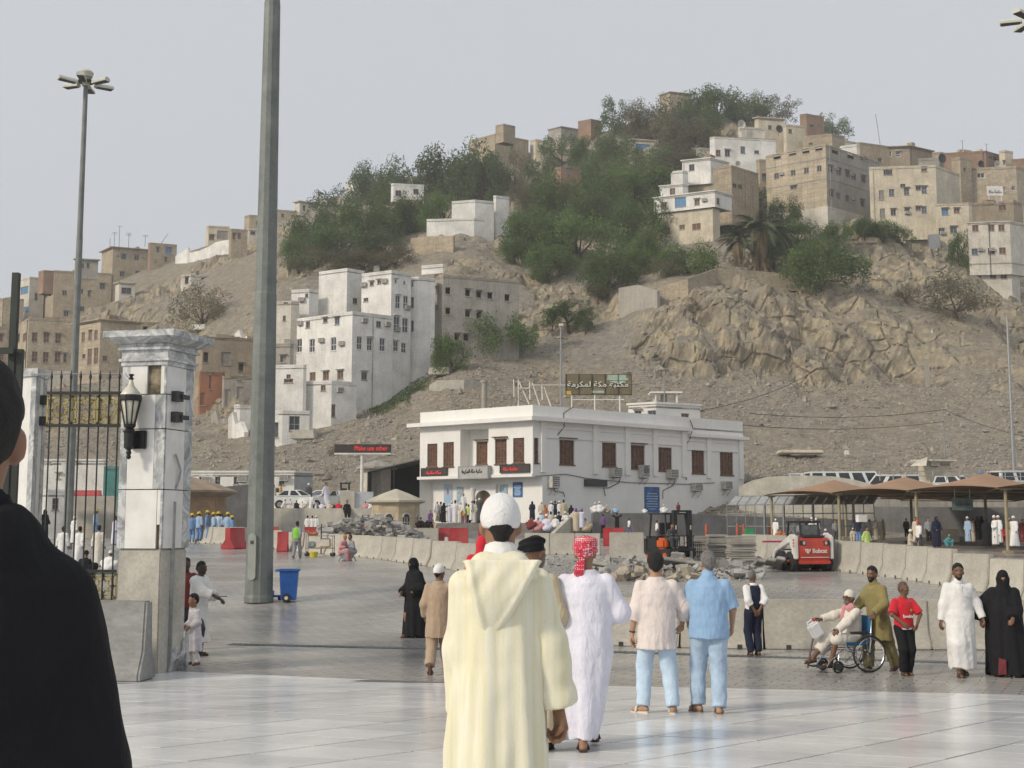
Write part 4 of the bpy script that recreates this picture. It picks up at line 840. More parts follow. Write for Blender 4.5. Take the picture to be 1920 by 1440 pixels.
 pts+=[f2.pt(uc+(rr-.12)*math.cos(t),zc+.62*math.sin(t),.02)for t in np.linspace(0,math.pi,11)]+[f2.pt(door[0]+.12,zp-.1,.02)]
 g.extr(pts,f2.n*.22);g.build('entrance_arch',M_LIB,root)
 pb,pc,pdk=mat('poster_blue',(.03,.13,.36),.5,.5,1.6,col2=(.01,.03,.10)),mat('poster_cyan',(.16,.42,.62),.5,.5,3,col2=(.45,.40,.42)),mat('poster_grey',(.42,.52,.56),.5,.6,5,col2=(.06,.1,.14))
 for f,q,m,lab in((f2,(833,908,848,950),pc,'pale blue poster with a red emblem and small figures, left of the library door'),(f2,(857,913,869,945),pdk,'narrow grey-blue notice poster beside the library entrance column'),(f2,(938,908,952,926),pdk,'small grey-blue notice poster right of the library door'),(f2,(962,904,980,932),pb,'deep blue poster at the library corner'),(fr,(1208,913,1236,961),pb,'tall deep blue poster on the long side wall of the library'),(f2,(788,909,803,958),pb,'tall blue banner at the left end of the library front')):
  u0,u1,z0,z1=f.rect(*q);g=MB(f.pt(u0,z0));g.extr([f.pt(u0,z0,.05),f.pt(u1,z0,.05),f.pt(u1,z1,.05),f.pt(u0,z1,.05)],f.n*-.04)
  po=tag(g.build('poster',m),lab,'poster','posters on the library walls');w=u1-u0
  g=MB(f.pt(u0,z0));rng=random.Random(q[0])
  for i in range(7 if m is pb else 4):z=z0+(z1-z0)*(.12+.8*i/8);ww=w*rng.uniform(.5,.8);g.extr([f.pt(u0+(w-ww)/2,z,.062),f.pt(u1-(w-ww)/2,z,.062),f.pt(u1-(w-ww)/2,z+.07,.062),f.pt(u0+(w-ww)/2,z+.07,.062)],f.n*-.01)
  if m is pc:uu=(u0+u1)/2;zz=z0+(z1-z0)*.66;g.mi=1;g.extr([f.pt(uu-.12,zz,.066),f.pt(uu,zz-.3,.066),f.pt(uu+.12,zz,.066),f.pt(uu,zz+.3,.066)],f.n*-.012)
  g.build('poster_print',[mat('print_pale',(.35,.5,.66),.5,.1),mat('print_red',(.5,.12,.1),.5,.1)],po)
 def board(face,q,m,lab,name,body=None,tm=None,th=None,out=.2,frame=None):
  u0,u1,z0,z1=face.rect(*q,out);g=MB(face.pt(u0,z0));g.extr([face.pt(u0,z0,out),face.pt(u1,z0,out),face.pt(u1,z1,out),face.pt(u0,z1,out)],face.n*-(out-.02))
  b=tag(g.build(name,m),lab,'sign')
  if frame:
   g=MB(face.pt(u0,z0));t=.07
   for a,b_,c,d in((u0,u1,z1-t,z1),(u0,u1,z0,z0+t),(u0,u0+t,z0+t,z1-t),(u1-t,u1,z0+t,z1-t)):g.extr([face.pt(a,c,out+.03),face.pt(b_,c,out+.03),face.pt(b_,d,out+.03),face.pt(a,d,out+.03)],face.n*-.028)
   g.build('sign_frame',frame,b)
  if body:text('lettering',body,tm,face.pt(u0+(u1-u0)*th[0],z0+(z1-z0)*th[1],out+.004),face.d,(z1-z0)*th[2],(u1-u0)*th[3],b,off=face.pt(u0,z0),depth=.02)
  return b
 led=emis('led_red',(1,.03,.02),.9);ink=mat('sign_ink',(.03,.03,.035),.6)
 board(fl,(859,873.5,915,898),mat('sign_grey',(.42,.42,.40),.5,.1),'grey sign with dark Arabic lettering over the library entrance','library_sign',arabic('maktaba','makka','mukarrama'),ink,(.12,.36,.42,.68),.45,M_STEEL)
 bk=mat('led_board_black',(.045,.03,.026),.5,.2)
 board(fl,(789.5,877,838,893),bk,'dark LED board with red writing at the left of the library front','light_board',arabic('makka','maktaba'),led,(.22,.16,.5,.55),.12,M_DKSTEEL)
 board(fl,(937,870,992.5,886.5),bk,'dark LED board with red writing near the library corner','light_board',arabic('maktaba','makka'),led,(.12,.18,.5,.48),.12,M_DKSTEEL)
 board(fr,(1099,899,1139,912),M_DKSTEEL,'blank black LED box on the long side wall of the library','light_board',out=.25)
 return fl,fr,zt,zp,root
FL,FR,ZT,ZP,LIB=library()
building('white stair house on the library roof with a flat cap',(1178,1230,1313),(757,784),M_LIB,(.6,.5),[('g',17,9,[(1223,774)]),('d',13,8,[(1196,774)]),('r',15,10,[(1285,780)])],Y=103.5,down=1.5,name='roof_house',cat='roof house',group='things on the library roof',slab=.12)
def roof_canopy():
 c=P(1247,742,105);g=MB(c);g.box(c+Vector((0,0,.2)),(2.7,2,.12));root=thing('roof_canopy','small flat white canopy on posts above the library stair house','canopy',c,group='things on the library roof')
 g.build('canopy_roof',M_LIB,root);z=P(1247,757,105).z
 for dx in(-.9,.9):
  for dy in(-.7,.7):g=MB(c);g.box((c.x+dx,c.y+dy,(c.z+.14+z)/2),(.14,.14,c.z+.14-z));g.build('post',M_LIB,root)
 g=MB(c);g.box((c.x-.1,c.y,(c.z+.1+z)/2),(.5,.5,c.z+.05-z));g.build('tank',M_GREY,root)
roof_canopy()
def roof_sign():
 Y=101;a,b=P(1061,740,Y),P(1184,740,Y);zt=P(1061,702,Y).z;f=Face(a,b);z0=a.z;o=a.copy()
 root=thing('roof_sign','large olive panelled roof sign with white Arabic lettering above the library','sign',o,group='things on the library roof')
 n=5;M_OL=mat('sign_olive',(.19,.155,.085),.6,.25,.6)
 for i in range(n):
  for j in range(2):
   u0,u1=f.L*i/n+.03,f.L*(i+1)/n-.03;za,zb=lerp(z0,zt,j/2)+.02,lerp(z0,zt,(j+1)/2)-.02
   g=MB(o);g.extr([f.pt(u0,za),f.pt(u1,za),f.pt(u1,zb),f.pt(u0,zb)],f.n*-.08);g.build('sign_panel',M_OL,root)
 g=MB(o)
 for i in range(n+1):g.box(f.pt(f.L*i/n,(z0+zt)/2,-.02),(.06,.14,zt-z0+.1))
 for z in(z0,(z0+zt)/2,zt):g.box(f.pt(f.L/2,z,-.1),(f.L,.06,.05))
 g.build('sign_frame',M_DKSTEEL,root)
 for x in(1072,1115,1162):
  u,_=f.at(x,750);g=MB(o);zl=P(x,772,Y).z;g.box(f.pt(u,(z0+zl)/2,-.1),(.09,.09,z0-zl));g.build('leg',M_LIB,root)
 g=MB(o);g.tube([f.pt(.5,P(1115,749,Y).z,-.1),f.pt(f.L-.6,P(1115,749,Y).z,-.1)],.035,6);g.build('brace',M_LIB,root)
 text('lettering',arabic('maktaba','makka','mukarrama_short'),mat('sign_white',(.72,.72,.66),.5),f.pt(.12,z0+(zt-z0)*.30,.03),f.d,(zt-z0)*.36,f.L*.93,root,off=o,depth=.03,bold=.012)
 for q,m in(((1139,703,1174,709),'sign_green'),((1138,709,1178,713),'sign_green'),((1148,714,1173,718),'sign_green'),((1109,732.5,1133,737),'sign_green'),((1062,733,1071,740),'sign_yellow')):
  u0,u1,za,zb=f.rect(*q);g=MB(o);g.extr([f.pt(u0,za,.03),f.pt(u1,za,.03),f.pt(u1,zb,.03),f.pt(u0,zb,.03)],f.n*-.03);g.build('sign_tile',mat(m,(.38,.48,.38)if 'green' in m else(.62,.42,.05),.5),root)
roof_sign()
def lattice():
 Y=100;root=thing('sign_scaffold','pale steel scaffold of props leaning behind the library roof','scaffold',P(1000,760,Y),group='things on the library roof')
 o=root.location
 for x0,y0,x1,y1 in((963,712,964,745),(972,712,972,762),(972,713,992,758),(993,716,994,750),(998,718,1012,760),(1016,722,1017,750),(1020,726,1033,762)):
  g=MB(o);g.tube([P(x0,y0,Y+.5),P(x1,y1,Y-.5)],.06,6);g.build('prop',M_PALE,root)
 g=MB(o);g.tube([P(972,728,Y),P(993,728,Y)],.05,6);g.tube([P(996,722,Y),P(1060,722,Y)],.04,6);g.build('rail',M_PALE,root)
lattice()
def flue():
 Y=99;c=P(908,772,Y);g=MB(c);z1=P(908,718,Y).z;g.lathe(c,[(.22,0),(.22,z1-c.z),(.3,z1-c.z+.02),(.3,z1-c.z+.2)],12);tag(g.build('flue',M_GREY,smooth=40),'grey vent pipe standing on the left half of the library roof','flue','things on the library roof')
flue()
def podium():
 A2,C2=FL.pt(-1.2,0,.2),FL.pt(FL.L+5.5,0,.2);fo=Face(A2,C2)
 g=MB();g.prism([fo.pt(0,0,2.6).xy,fo.pt(fo.L,0,2.6).xy,fo.pt(fo.L,0,-9).xy,fo.pt(0,0,-9).xy],-.5,ZP);g.build('podium',M_DKCONC,kind='structure')
 n=7;zb=plaza_z(0,88);h=(ZP-zb)/n;st=MB()
 for i in range(n):st.prism([fo.pt(.2,0,2.604+.36*i).xy,fo.pt(fo.L-.2,0,2.604+.36*i).xy,fo.pt(fo.L-.2,0,2.6+.36*(i+1)).xy,fo.pt(.2,0,2.6+.36*(i+1)).xy],-.4,ZP-h*(i+1)+.02)
 st.build('steps',M_DKCONC,kind='structure')
 for u,lab in((-.15,'sloping grey side wall at the left end of the library steps'),(fo.L,'sloping grey side wall at the right end of the library steps')):
  w=MB(fo.pt(u,0,2.6));w.extr([fo.pt(u,0,2.2),fo.pt(u,0,5.6),fo.pt(u,zb+.35,5.6),fo.pt(u,ZP+.9,2.6),fo.pt(u,ZP+.9,2.2)],fo.d*.3);tag(w.build('stair_wall',M_CONC),lab,'stair wall',kind='thing')
podium()
def fixed_wall(label,pts,m,th=.4,name='retaining_wall',zb=-.5,cat='wall',joints=False):
 q=[P(x,y,Y)for x,y,Y in pts];w=MB(Vector((q[0].x,q[0].y,0)))
 for a,b in zip(q[:-1],q[1:]):
  n=Vector((b.y-a.y,a.x-b.x,0)).normalized()*-th;w.extr([Vector((a.x,a.y,zb)),Vector((b.x,b.y,zb)),b,a],n)
 return tag(w.build(name,m),label,cat,'retaining walls round the square','thing')
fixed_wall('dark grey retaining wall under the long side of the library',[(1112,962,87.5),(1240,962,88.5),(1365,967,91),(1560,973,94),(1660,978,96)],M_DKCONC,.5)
fixed_wall('long beige retaining wall with people sitting along its top, left of the small kiosk',[(500,953,90),(600,953,89.5),(705,953,89)],M_CONC,.5)
fixed_wall('beige wall behind the gate bars, with a red strip along its top',[(70,928,88),(215,930,88)],M_CONC,.5)
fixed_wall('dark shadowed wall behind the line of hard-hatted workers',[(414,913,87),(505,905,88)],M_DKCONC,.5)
fixed_wall('grey curved ramp wall rising behind the brown sun canopies',[(1385,912,104),(1410,901,103.5),(1440,894,103),(1490,891,102.5),(1560,893,102),(1600,899,101.5),(1650,912,101)],M_CONC,.5)
fixed_wall('tall beige block wall beside the seated woman in black',[(638,920,92),(665,921,92)],M_CONC,.4)
fixed_wall('pale grey hoarding between the tall beige block and the small kiosk',[(665.5,922,92.2),(700,922,92.4)],mat('pale_hoarding',(.50,.52,.55),.6),.1)
t=MB();t.prism([P(380,950,90.1).xy,P(705,950,90.1).xy,P(712,950,110).xy,P(330,950,110).xy],-.5,P(600,953,89.8).z-.02);t.build('terrace',M_CONC,kind='structure')
t=MB();t.prism([P(1396,900,104).xy,P(1640,900,102.3).xy,P(2150,900,101).xy,P(2250,900,116).xy,P(1380,900,116).xy],0,4.1);t.build('parking_terrace',M_CONC,kind='structure')
ZPARK=4.1;ZTER=P(600,953,89.8).z-.02
def mast(label,px,py,Y,hgt=25.0,r0=.34,r1=.145,head=True,lean=0):
 b=P(px,py,Y);root=thing('lamp_mast',label,'lamp mast',(b.x,b.y,plaza_z(b.x,b.y)),rz=.3,group='tall floodlight masts')
 g=MB();n=12;zs=[0,.02,hgt*.33,hgt*.33+.04,hgt*.66,hgt*.66+.04,hgt]
 rs=[r0,r0,lerp(r0,r1,.33),lerp(r0,r1,.33)-.012,lerp(r0,r1,.66),lerp(r0,r1,.66)-.012,r1];g.lathe((0,0,0),list(zip(rs,zs)),n);g.build('mast_tube',M_MAST,root)
 g=MB();g.lathe((0,0,0),[(r0+.02,0),(r0+.02,.12),(r0+.002,.2)],n);g.build('mast_foot',M_MAST,root)
 if head:
  g=MB();g.lathe((0,0,hgt),[(.2,-.25),(.22,-.1),(.2,.2),(.33,.26),(.4,.5),(.30,.62),(.1,.66)],16);g.build('mast_crown',mat('mast_crown_paint',(.52,.51,.42),.5),root,smooth=40)
  g=MB();g.lathe((0,0,hgt),[(.42,-.06),(.45,0),(.42,.06)],16);g.build('lamp_ring',M_DKSTEEL,root)
  for i in range(6):
   a=i*math.pi/3+.35;d=Vector((math.cos(a),math.sin(a),0));s=Vector((-d.y,d.x,0));c0=d*.5+Vector((0,0,hgt-.08));c1=d*1.5+Vector((0,0,hgt-.04))
   g=MB();prof=[(-.20,-.12),(.20,-.12),(.21,-.02),(.12,.09),(-.12,.09),(-.21,-.02)]
   k=[c0+s*x*.75+Vector((0,0,z))for x,z in prof]+[c1+s*x+Vector((0,0,z))for x,z in prof]
   g.add(k,[(5,4,3,2,1,0),(6,7,8,9,10,11)]+[(j,(j+1)%6,6+(j+1)%6,6+j)for j in range(6)]);fl_=g.build('floodlight',mat('floodlight_housing',(.58,.58,.50),.5),root)
   g=MB();k=[lerp(c0,c1,t_)+s*x+Vector((0,0,-.125))for t_,x in((.1,-.15),(.1,.15),(.95,.19),(.95,-.19))];g.add(k+[p-Vector((0,0,.02))for p in k],[(0,1,2,3),(7,6,5,4),(0,4,5,1),(1,5,6,2),(2,6,7,3),(3,7,4,0)]);g.build('lamp_glass',M_DKSTEEL,fl_)
 return root
M_MAST=mat('mast_steel',(.185,.20,.185),.62,.2,2.2,col2=(.115,.13,.12),bump=.1,streak=.5,dirt=(.28,.29,.27),fine=.3,metal=.15)
big=mast('thick grey floodlight mast rising out of the top of the photo beside the blue bin',485,1127,33.8,25.5,.375,.15)
g=MB();a0=R(190);hatch=[]
for i in range(24):
 t_=2*math.pi*i/24;hatch.append((.12*math.cos(t_),.5*math.copysign(1,math.sin(t_))*(1 if abs(math.sin(t_))>.05 else 0)+.12*math.sin(t_)))
hd=Vector((-.35,-.94,0)).normalized();hsd=Vector((-hd.y,hd.x,0))
g.extr([hd*.345+hsd*x+Vector((0,0,1.22+y))for x,y in hatch],hd*.05);hh=g.build('hatch',mat('mast_hatch',(.27,.285,.26),.55,.1),big);hh.rotation_euler=(0,0,-.3)
g=MB();g.box(hd*.40+Vector((0,0,1.6)),(.09,.02,.09),math.atan2(hsd.y,hsd.x));l=g.build('hatch_lock',M_DKSTEEL,hh)
mast('slim grey floodlight mast with six lamps, standing beyond the gate at far left',128.5,960,66,25.6,.25,.12)
mast('floodlight mast at the top right corner, only its lamps in the photo',1984,960,57,25.7,.25,.12)
def street_lamp(label,px,y0,y1,Y,r=.07,arm=True):
 b,t=P(px,y0,Y),P(px,y1,Y);root=thing('street_lamp',label,'street lamp',b,group='thin lamp posts');g=MB();h=t.z-b.z
 g.tube([(0,0,0),(0,0,h)],[r*1.3,r*.7],8);g.build('post',M_STEEL,root)
 if arm:g=MB();g.box((0,0,h+.1),(.5,.35,.2),taper=.7);g.build('lamp_head',M_PALE,root)
street_lamp('thin lamp post with a small white head behind the library roof',1052,770,611,118,.10)
street_lamp('thin grey mast at the right edge behind the parked cars',1902,895,592,108,.13,False)
street_lamp('thin leaning wooden pole on the rocky slope, behind the canopies',1772,860,766,122,.06,False)
street_lamp('thin rod aerial on the right part of the library roof',1246,760,695,104,.05,False)
def aerial(label,px,y0,y1,Y,kind=0,lean=0.0):
 b=P(px,y0,Y);h=P(px,y1,Y).z-b.z;root=thing('aerial',label,'aerial',b,group='rooftop aerials');g=MB();tp=Vector((lean*h,0,h));g.tube([(0,0,-.5),tp],.045,4)
 if kind:
  for i in range(kind):z=h*(1-.1*i);g.tube([(lean*z-.5,0,z),(lean*z+.5,.1,z)],.03,4)
 g.build('aerial_rod',M_DKSTEEL,root)
for a in(('tall aerial with a small top fitting above the left skyline block',223,466,424,230,1),('short aerial left of the tall one on the skyline block',214,462,436,230,2),('rake aerial at the middle of the left skyline block',241,462,437,230,3),('aerial near the right end of the left skyline block',272,458,441,231,2),('low aerial on the left skyline block',206,462,446,230,0),('slanting aerial stick on the brick-topped house',302,452,438,231,0,.9),('tall tilted mast aerial on the right skyline',1651,272,214,226,0,-.12),('aerial over the long red brick house',1805,284,264,228,1),('second aerial over the red brick house, further right',1850,283,270,228,1)):aerial(*a)
def dish(label,px,py,Y,s=.9,m=None):
 c=P(px,py,Y);root=thing('satellite_dish',label,'satellite dish',c,rz=.4,group='satellite dishes');g=MB()
 n=12
 for i in range(4):
  r=s*i/3
  for j in range(n):t_=2*math.pi*j/n;g.v.append(Vector((r*math.cos(t_),-.28*s*(1-(i/3)**2)*-1-.15*s*r,r*math.sin(t_))))
 for i in range(3):
  for j in range(n):g.f.append((i*n+j,(i+1)*n+j,(i+1)*n+(j+1)%n,i*n+(j+1)%n));g.m.append(0)
 g.build('dish_bowl',m or M_PALE,root);g=MB();g.tube([(0,.2,-s*1.6),(0,.25,0),(0,-.5*s,0)],.05,5);g.build('dish_arm',M_DKSTEEL,root)
dish('white dish on the flat white block below the summit',1390,233,231);dish('dark round dish beside the domed-roof house',1461,242,238,.8,M_DKSTEEL);dish('large dark dish on the cream block roof',1766,297,206,.85,M_DKSTEEL);dish('dark dish on the tan house at right',1839,308,212,.7,M_DKSTEEL);dish('small white dish on the brick storey of the stepped house',1384,308,204,.6);dish('white dish on the right skyline tan house',1870,309,212,.8)
def hill_sign():
 Y=203;a,b=P(1851,367,Y),P(1881,367,Y);f=Face(a,b);z1=P(1851,349,Y).z;root=thing('notice_board','white notice board with dark Arabic writing on the right hillside','sign',a);g=MB(a);g.extr([f.pt(0,a.z),f.pt(f.L,a.z),f.pt(f.L,z1),f.pt(0,z1)],f.n*-.1);g.build('board',M_WHITE,root)
 text('lettering',arabic('maktaba','makka'),ink_(),f.pt(f.L*.1,a.z+(z1-a.z)*.2,.02),f.d,(z1-a.z)*.4,f.L*.8,root,off=a,depth=.02)
 for u in(.3,f.L-.3):g=MB(a);g.box(f.pt(u,a.z-.9,-.05),(.1,.1,1.8));g.build('leg',M_WHITE,root)
def ink_():return mat('sign_ink',(.03,.03,.035),.6)
hill_sign()
def pillar():
 Y=20.2;f_=lambda px,Yd:Vector((*P(px,900,Yd).xy,0))
 C=f_(307,Y);A=f_(222,Y+.16);lf=Face(A,C);rd=Vector((-lf.d.y,lf.d.x,0));rd=(rd+lf.d*.12).normalized();s=lf.L
 Bp=C+rd*s;Dp=A+rd*s;zb=plaza_z(C.x,C.y)-.05;o=Vector((C.x,C.y,zb));cen=(A+Bp)/2
 root=thing('gate_pillar','tall gate pillar of white and grey marble on a bare concrete base, with wall lamp','gate pillar',o)
 def ring(e):return[(p+(p-cen).normalized()*e*1.414).xy for p in(A,C,Bp,Dp)]
 z=lambda py:P(307,py,Y).z
 GM=mat('grey_veined_marble',(.40,.405,.40),.35,.4,1.6,col2=(.21,.22,.225),detail=12,fine=.25);t=GM.node_tree
 for n_ in t.nodes:
  if n_.type=='TEX_NOISE' and abs(n_.inputs['Scale'].default_value-1.6)<.01:n_.inputs['Distortion'].default_value=2.2;n_.inputs['Scale'].default_value=2.2
  if n_.type=='VALTORGB':
   e=n_.color_ramp.elements;e[0].position=.36;e[1].position=.56;q=e.new(.60);q.color=(.62,.62,.61,1);q=e.new(.66);q.color=(.34,.345,.345,1)
 WM=mat('white_marble_panel',(.74,.735,.71),.4,.1,2,col2=(.60,.58,.53),streak=.3,dirt=(.42,.37,.28));MC=mat('mortar_core',(.30,.25,.17),.95,.4,6,bump=.6)
 g=MB(o);g.prism(ring(-.03),zb-.3,z(1030));g.build('concrete_base',M_CONC,root,bevel=.02)
 g=MB(o);g.prism(ring(-.055),z(1030),z(684));g.build('core',MC,root)
 rf=Face(C,Bp);faces=(lf,rf)
 def panel(f,u0,u1,y0,y1,m,out=-.008,th=.04,nm='marble_panel'):
  g=MB(o);a,b=z(y1)+.004,z(y0)-.004;g.extr([f.pt(u0+.003,a,out),f.pt(u1-.003,a,out),f.pt(u1-.003,b,out),f.pt(u0+.003,b,out)],f.n*-th);g.build(nm,m,root)
 rows=[(684,738),(739,803),(804,917),(918,1029)]
 for f in faces:
  for i,(y0,y1)in enumerate(rows):
   if f is lf:
    panel(f,0,.17*s,y0,y1,GM);right=GM
    if i==0:panel(f,.17*s,.56*s,y0,y1,WM);panel(f,.86*s,s,y0,y1,WM)
    elif i==3:panel(f,.17*s,.86*s,y0,y1,WM);panel(f,.865*s,s-.012,y0,y1-45,WM)
    else:panel(f,.17*s,.76*s,y0,y1,WM);panel(f,.76*s,s,y0,y1,GM)
   else:panel(f,.04,.72*s,y0,y1,WM);panel(f,.72*s,s,y0,y1,GM);panel(f,-.008,.04,y0,y1,GM)
 g=MB(o);g.box(rf.pt(.42*s,(zb+z(940))/2,-.01),(.05,.05,z(940)-zb));g.tube([rf.pt(.36*s,z(850),.02),rf.pt(.5*s,z(880),.05),rf.pt(.48*s,z(900),.03),rf.pt(.42*s,z(915),.01)],.018,6);g.build('cable_duct',M_STEEL,root)
 for e,y0,y1,m,nm in((.015,684,676,GM,'moulding'),(.045,676,671,GM,'moulding'),(.01,671,655,GM,'frieze'),(.06,655,650,GM,'moulding'),(.03,650,643,GM,'frieze')):
  g=MB(o);g.prism(ring(e),z(y0),z(y1)-.001);g.build(nm,m,root)
 g=MB(o);r0,r1=ring(.07),ring(.22);za,zc=z(643),z(633);k=[Vector((*p,za))for p in r0]+[Vector((*p,zc))for p in r1];g.add(k,[(3,2,1,0),(4,5,6,7)]+[(j,(j+1)%4,4+(j+1)%4,4+j)for j in range(4)]);g.build('cap_splay',GM,root)
 g=MB(o);g.prism(ring(.235),z(633)+.001,z(621));g.build('cap_slab',GM,root)
 for y in(741,780):
  g=MB(o);g.box(rf.pt(.3*s,z(y),.05),(.18,.12,.17),math.atan2(rf.d.y,rf.d.x));g.box(rf.pt(.46*s,z(y),.10),(.22,.07,.07),math.atan2(rf.d.y,rf.d.x));g.build('hinge_bracket',M_DKSTEEL,root)
 g=MB(o);rng=random.Random(4)
 for i in range(7):u=rng.uniform(.45,.95)*s;h=rng.uniform(.2,.75);g.extr([rf.pt(u-.1,zb,.02),rf.pt(u+.12,zb,.02),rf.pt(u+.1,zb+h,.02),rf.pt(u-.04,zb+h*.8,.02)],rf.n*-.03)
 g.build('broken_facing',GM,root)
 u,zl=lf.at(261,824);bp=lf.pt(u,z(824));lr=thing('wall_lamp','black iron wall lantern with a frosted glass bowl on the gate pillar','wall lamp',bp,rz=math.atan2(lf.d.y,lf.d.x))
 IR=mat('cast_iron',(.02,.022,.02),.45,.2,10,metal=.3);FG=mat('frosted_glass',(.66,.63,.52),.35,.15,3,spec=.5)
 g=MB();g.box((0,-.035,0),(.28,.07,.30));g.build('back_plate',IR,lr,bevel=.01)
 ax=Vector((-.07,-.2,0));g=MB();g.box((-.04,-.12,0),(.12,.1,.22));g.lathe(ax,[(.03,-.26),(.045,-.22),(.03,-.18),(.08,-.14),(.085,.1),(.11,.12),(.06,.17),(.09,.2),(.10,.24)],12);g.ball(ax+Vector((0,0,-.29)),.042,8);g.build('bracket',IR,lr,smooth=40)
 g=MB();g.lathe(ax,[(.075,.24),(.11,.42),(.145,.60),(.155,.66)],16);g.build('glass_bowl',FG,lr,smooth=True)
 g=MB();g.lathe(ax,[(.175,.66),(.16,.74),(.10,.82),(.05,.88),(.035,.94),(.03,.97)],16);g.build('lamp_cap',FG,lr,smooth=True)
 g=MB();g.lathe(ax,[(.172,.62),(.18,.64),(.18,.70),(.172,.72)],16);g2=MB();g2.lathe(ax,[(.02,.96),(.045,.99),(.02,1.02),(.05,1.06),(.01,1.07)],10);g2.build('finial',IR,lr)
 for i in range(8):t_=math.pi*i/4;d=Vector((math.cos(t_),math.sin(t_),0));g.tube([ax+d*.085+Vector((0,0,.23)),ax+d*.125+Vector((0,0,.43)),ax+d*.17+Vector((0,0,.64))],.011,5)
 g.build('lantern_frame',IR,lr)
 return A,C,lf,zb
PA,PC,PF,PZB=pillar()
def gate():
 Y=20.9;a,b=P(82,900,Y),P(224,900,Y);f=Face(a,b);zg=plaza_z(0,Y);o=Vector((a.x,a.y,zg));z=lambda py:P(150,py,Y).z
 root=thing('gate','black barred metal gate with gold star lattice bands, left of the pillar','gate',o)
 IR=mat('gate_iron',(.022,.024,.022),.45,.2,8);GO=mat('gold_paint',(.44,.35,.12),.5,.15,6,metal=.15)
 def rail(y,h=.05,d=.06):g=MB(o);g.box(f.pt(f.L/2,z(y),0),(f.L,d,h));g.build('rail',IR,root)
 for y in(737,798,1071,1127):rail(y)
 zb=zg+.1
 for i in range(8):
  u=.06+i*.165;g=MB(o);zt=z(712);g.tube([f.pt(u,zb,0),f.pt(u,zt,0),f.pt(u,zt+.05,0),f.pt(u,zt+.17,0)],[.014,.014,.026,.002],6);g.build('bar',IR,root)
 g=MB(o);zz=z(702);g.tube([f.pt(-.3,zz,0),f.pt(f.L+.2,zz+.02,0)],.012,5);g.build('guard_wire',M_STEEL,root)
 for y0,y1 in((742,794),(1076,1122)):
  g=MB(o);za,zb2=z(y1),z(y0);h=zb2-za;n=max(1,round(f.L/h*1.0));c=f.L/n;w=.017
  def seg(p,q):g.tube([f.pt(p[0],p[1],-.035),f.pt(q[0],q[1],-.035)],w,4)
  for i in range(n):
   cx,cz=c*(i+.5),(za+zb2)/2;r=min(c,h)*.30;r2=min(c,h)*.5
   for k in range(8):
    t0,t1,t2=math.pi*k/4,math.pi*(k+.5)/4,math.pi*(k+1)/4
    p0,pm,p2=(cx+r*math.cos(t0),cz+r*math.sin(t0)),(cx+r*.68*math.cos(t1),cz+r*.68*math.sin(t1)),(cx+r*math.cos(t2),cz+r*math.sin(t2));seg(p0,pm);seg(pm,p2)
    ex=(cx+c/2*max(-1,min(1,1.5*math.cos(t0))),cz+h/2*max(-1,min(1,1.5*math.sin(t0))));seg(p0,ex)
    nx=(cx+c/2*max(-1,min(1,1.5*math.cos(t2))),cz+h/2*max(-1,min(1,1.5*math.sin(t2))));mx_=(cx+r*1.35*math.cos(t1),cz+r*1.35*math.sin(t1));seg(mx_,lerp_(p0,ex,.55));seg(mx_,lerp_(p2,nx,.55))
  for q in(za,zb2):seg((0,q),(f.L,q))
  for i in range(n+1):seg((c*i,za),(c*i,zb2))
  g.build('star_lattice',GO,root)
 A,C,B=P(28,900,21.6),P(61,900,21.4),P(80,900,22.0);o2=Vector((C.x,C.y,zg));r2=thing('gate_post_pillar','lower pillar of white and grey marble at the left side of the gate','gate pillar',o2)
 zt=P(61,705,21.4).z;D=A+B-C;g=MB(o2);g.prism([A.xy,C.xy,B.xy,D.xy],zg-.3,zt);g.build('shaft',MATS['white_marble_panel'],r2)
 cen=(A+B)/2
 for za,zc,e in((zt+.002,zt+.14,.05),):g=MB(o2);g.prism([(p+(p-cen).normalized()*e).xy for p in(A,C,B,D)],za,zc);g.build('cap_slab',MATS['grey_veined_marble'],r2)
 f1,f2=Face(Vector((*A.xy,0)),Vector((*C.xy,0))),Face(Vector((*C.xy,0)),Vector((*B.xy,0)))
 for f_,u0,u1 in((f1,f1.L*.72,f1.L),(f1,0,f1.L*.15),(f2,0,f2.L*.3),(f2,f2.L*.7,f2.L)):
  for i in range(4):g=MB(o2);q0,q1=lerp(zg,zt,i/4)+.006,lerp(zg,zt,(i+1)/4)-.006;g.extr([f_.pt(u0,q0,.012),f_.pt(u1,q0,.012),f_.pt(u1,q1,.012),f_.pt(u0,q1,.012)],f_.n*-.01);g.build('marble_panel',MATS['grey_veined_marble'],r2)
 for y in(747,787):g=MB(o2);g.box(f2.pt(f2.L*.55,P(70,y,21.4).z,.05),(.2,.12,.16),math.atan2(f2.d.y,f2.d.x));g.build('hinge_bracket',M_DKSTEEL,r2)
 q=P(13,900,14);r3=thing('steel_portal','dark green steel tube portal standing at the left edge','steel portal',(q.x,q.y,plaza_z(q.x,q.y)));oo=r3.location
 for x,y0,w in((13,512,.075),(28,655,.06)):p=P(x,y0,14);g=MB(oo);g.box(P(x,900,14).xy.to_3d()+Vector((0,0,(p.z+oo.z)/2)),(w,w,p.z-oo.z));g.build('post',mat('dark_green_paint',(.022,.03,.022),.5,.2),r3)
 p0,p1=P(8,660,14),P(33,660,14);g=MB(oo);g.box((p0+p1)/2+Vector((0,-.1,0)),((p1-p0).length,.06,.07));g.build('crossbar',MATS['dark_green_paint'],r3)
def lerp_(a,b,t):return(a[0]+(b[0]-a[0])*t,a[1]+(b[1]-a[1])*t)
gate()
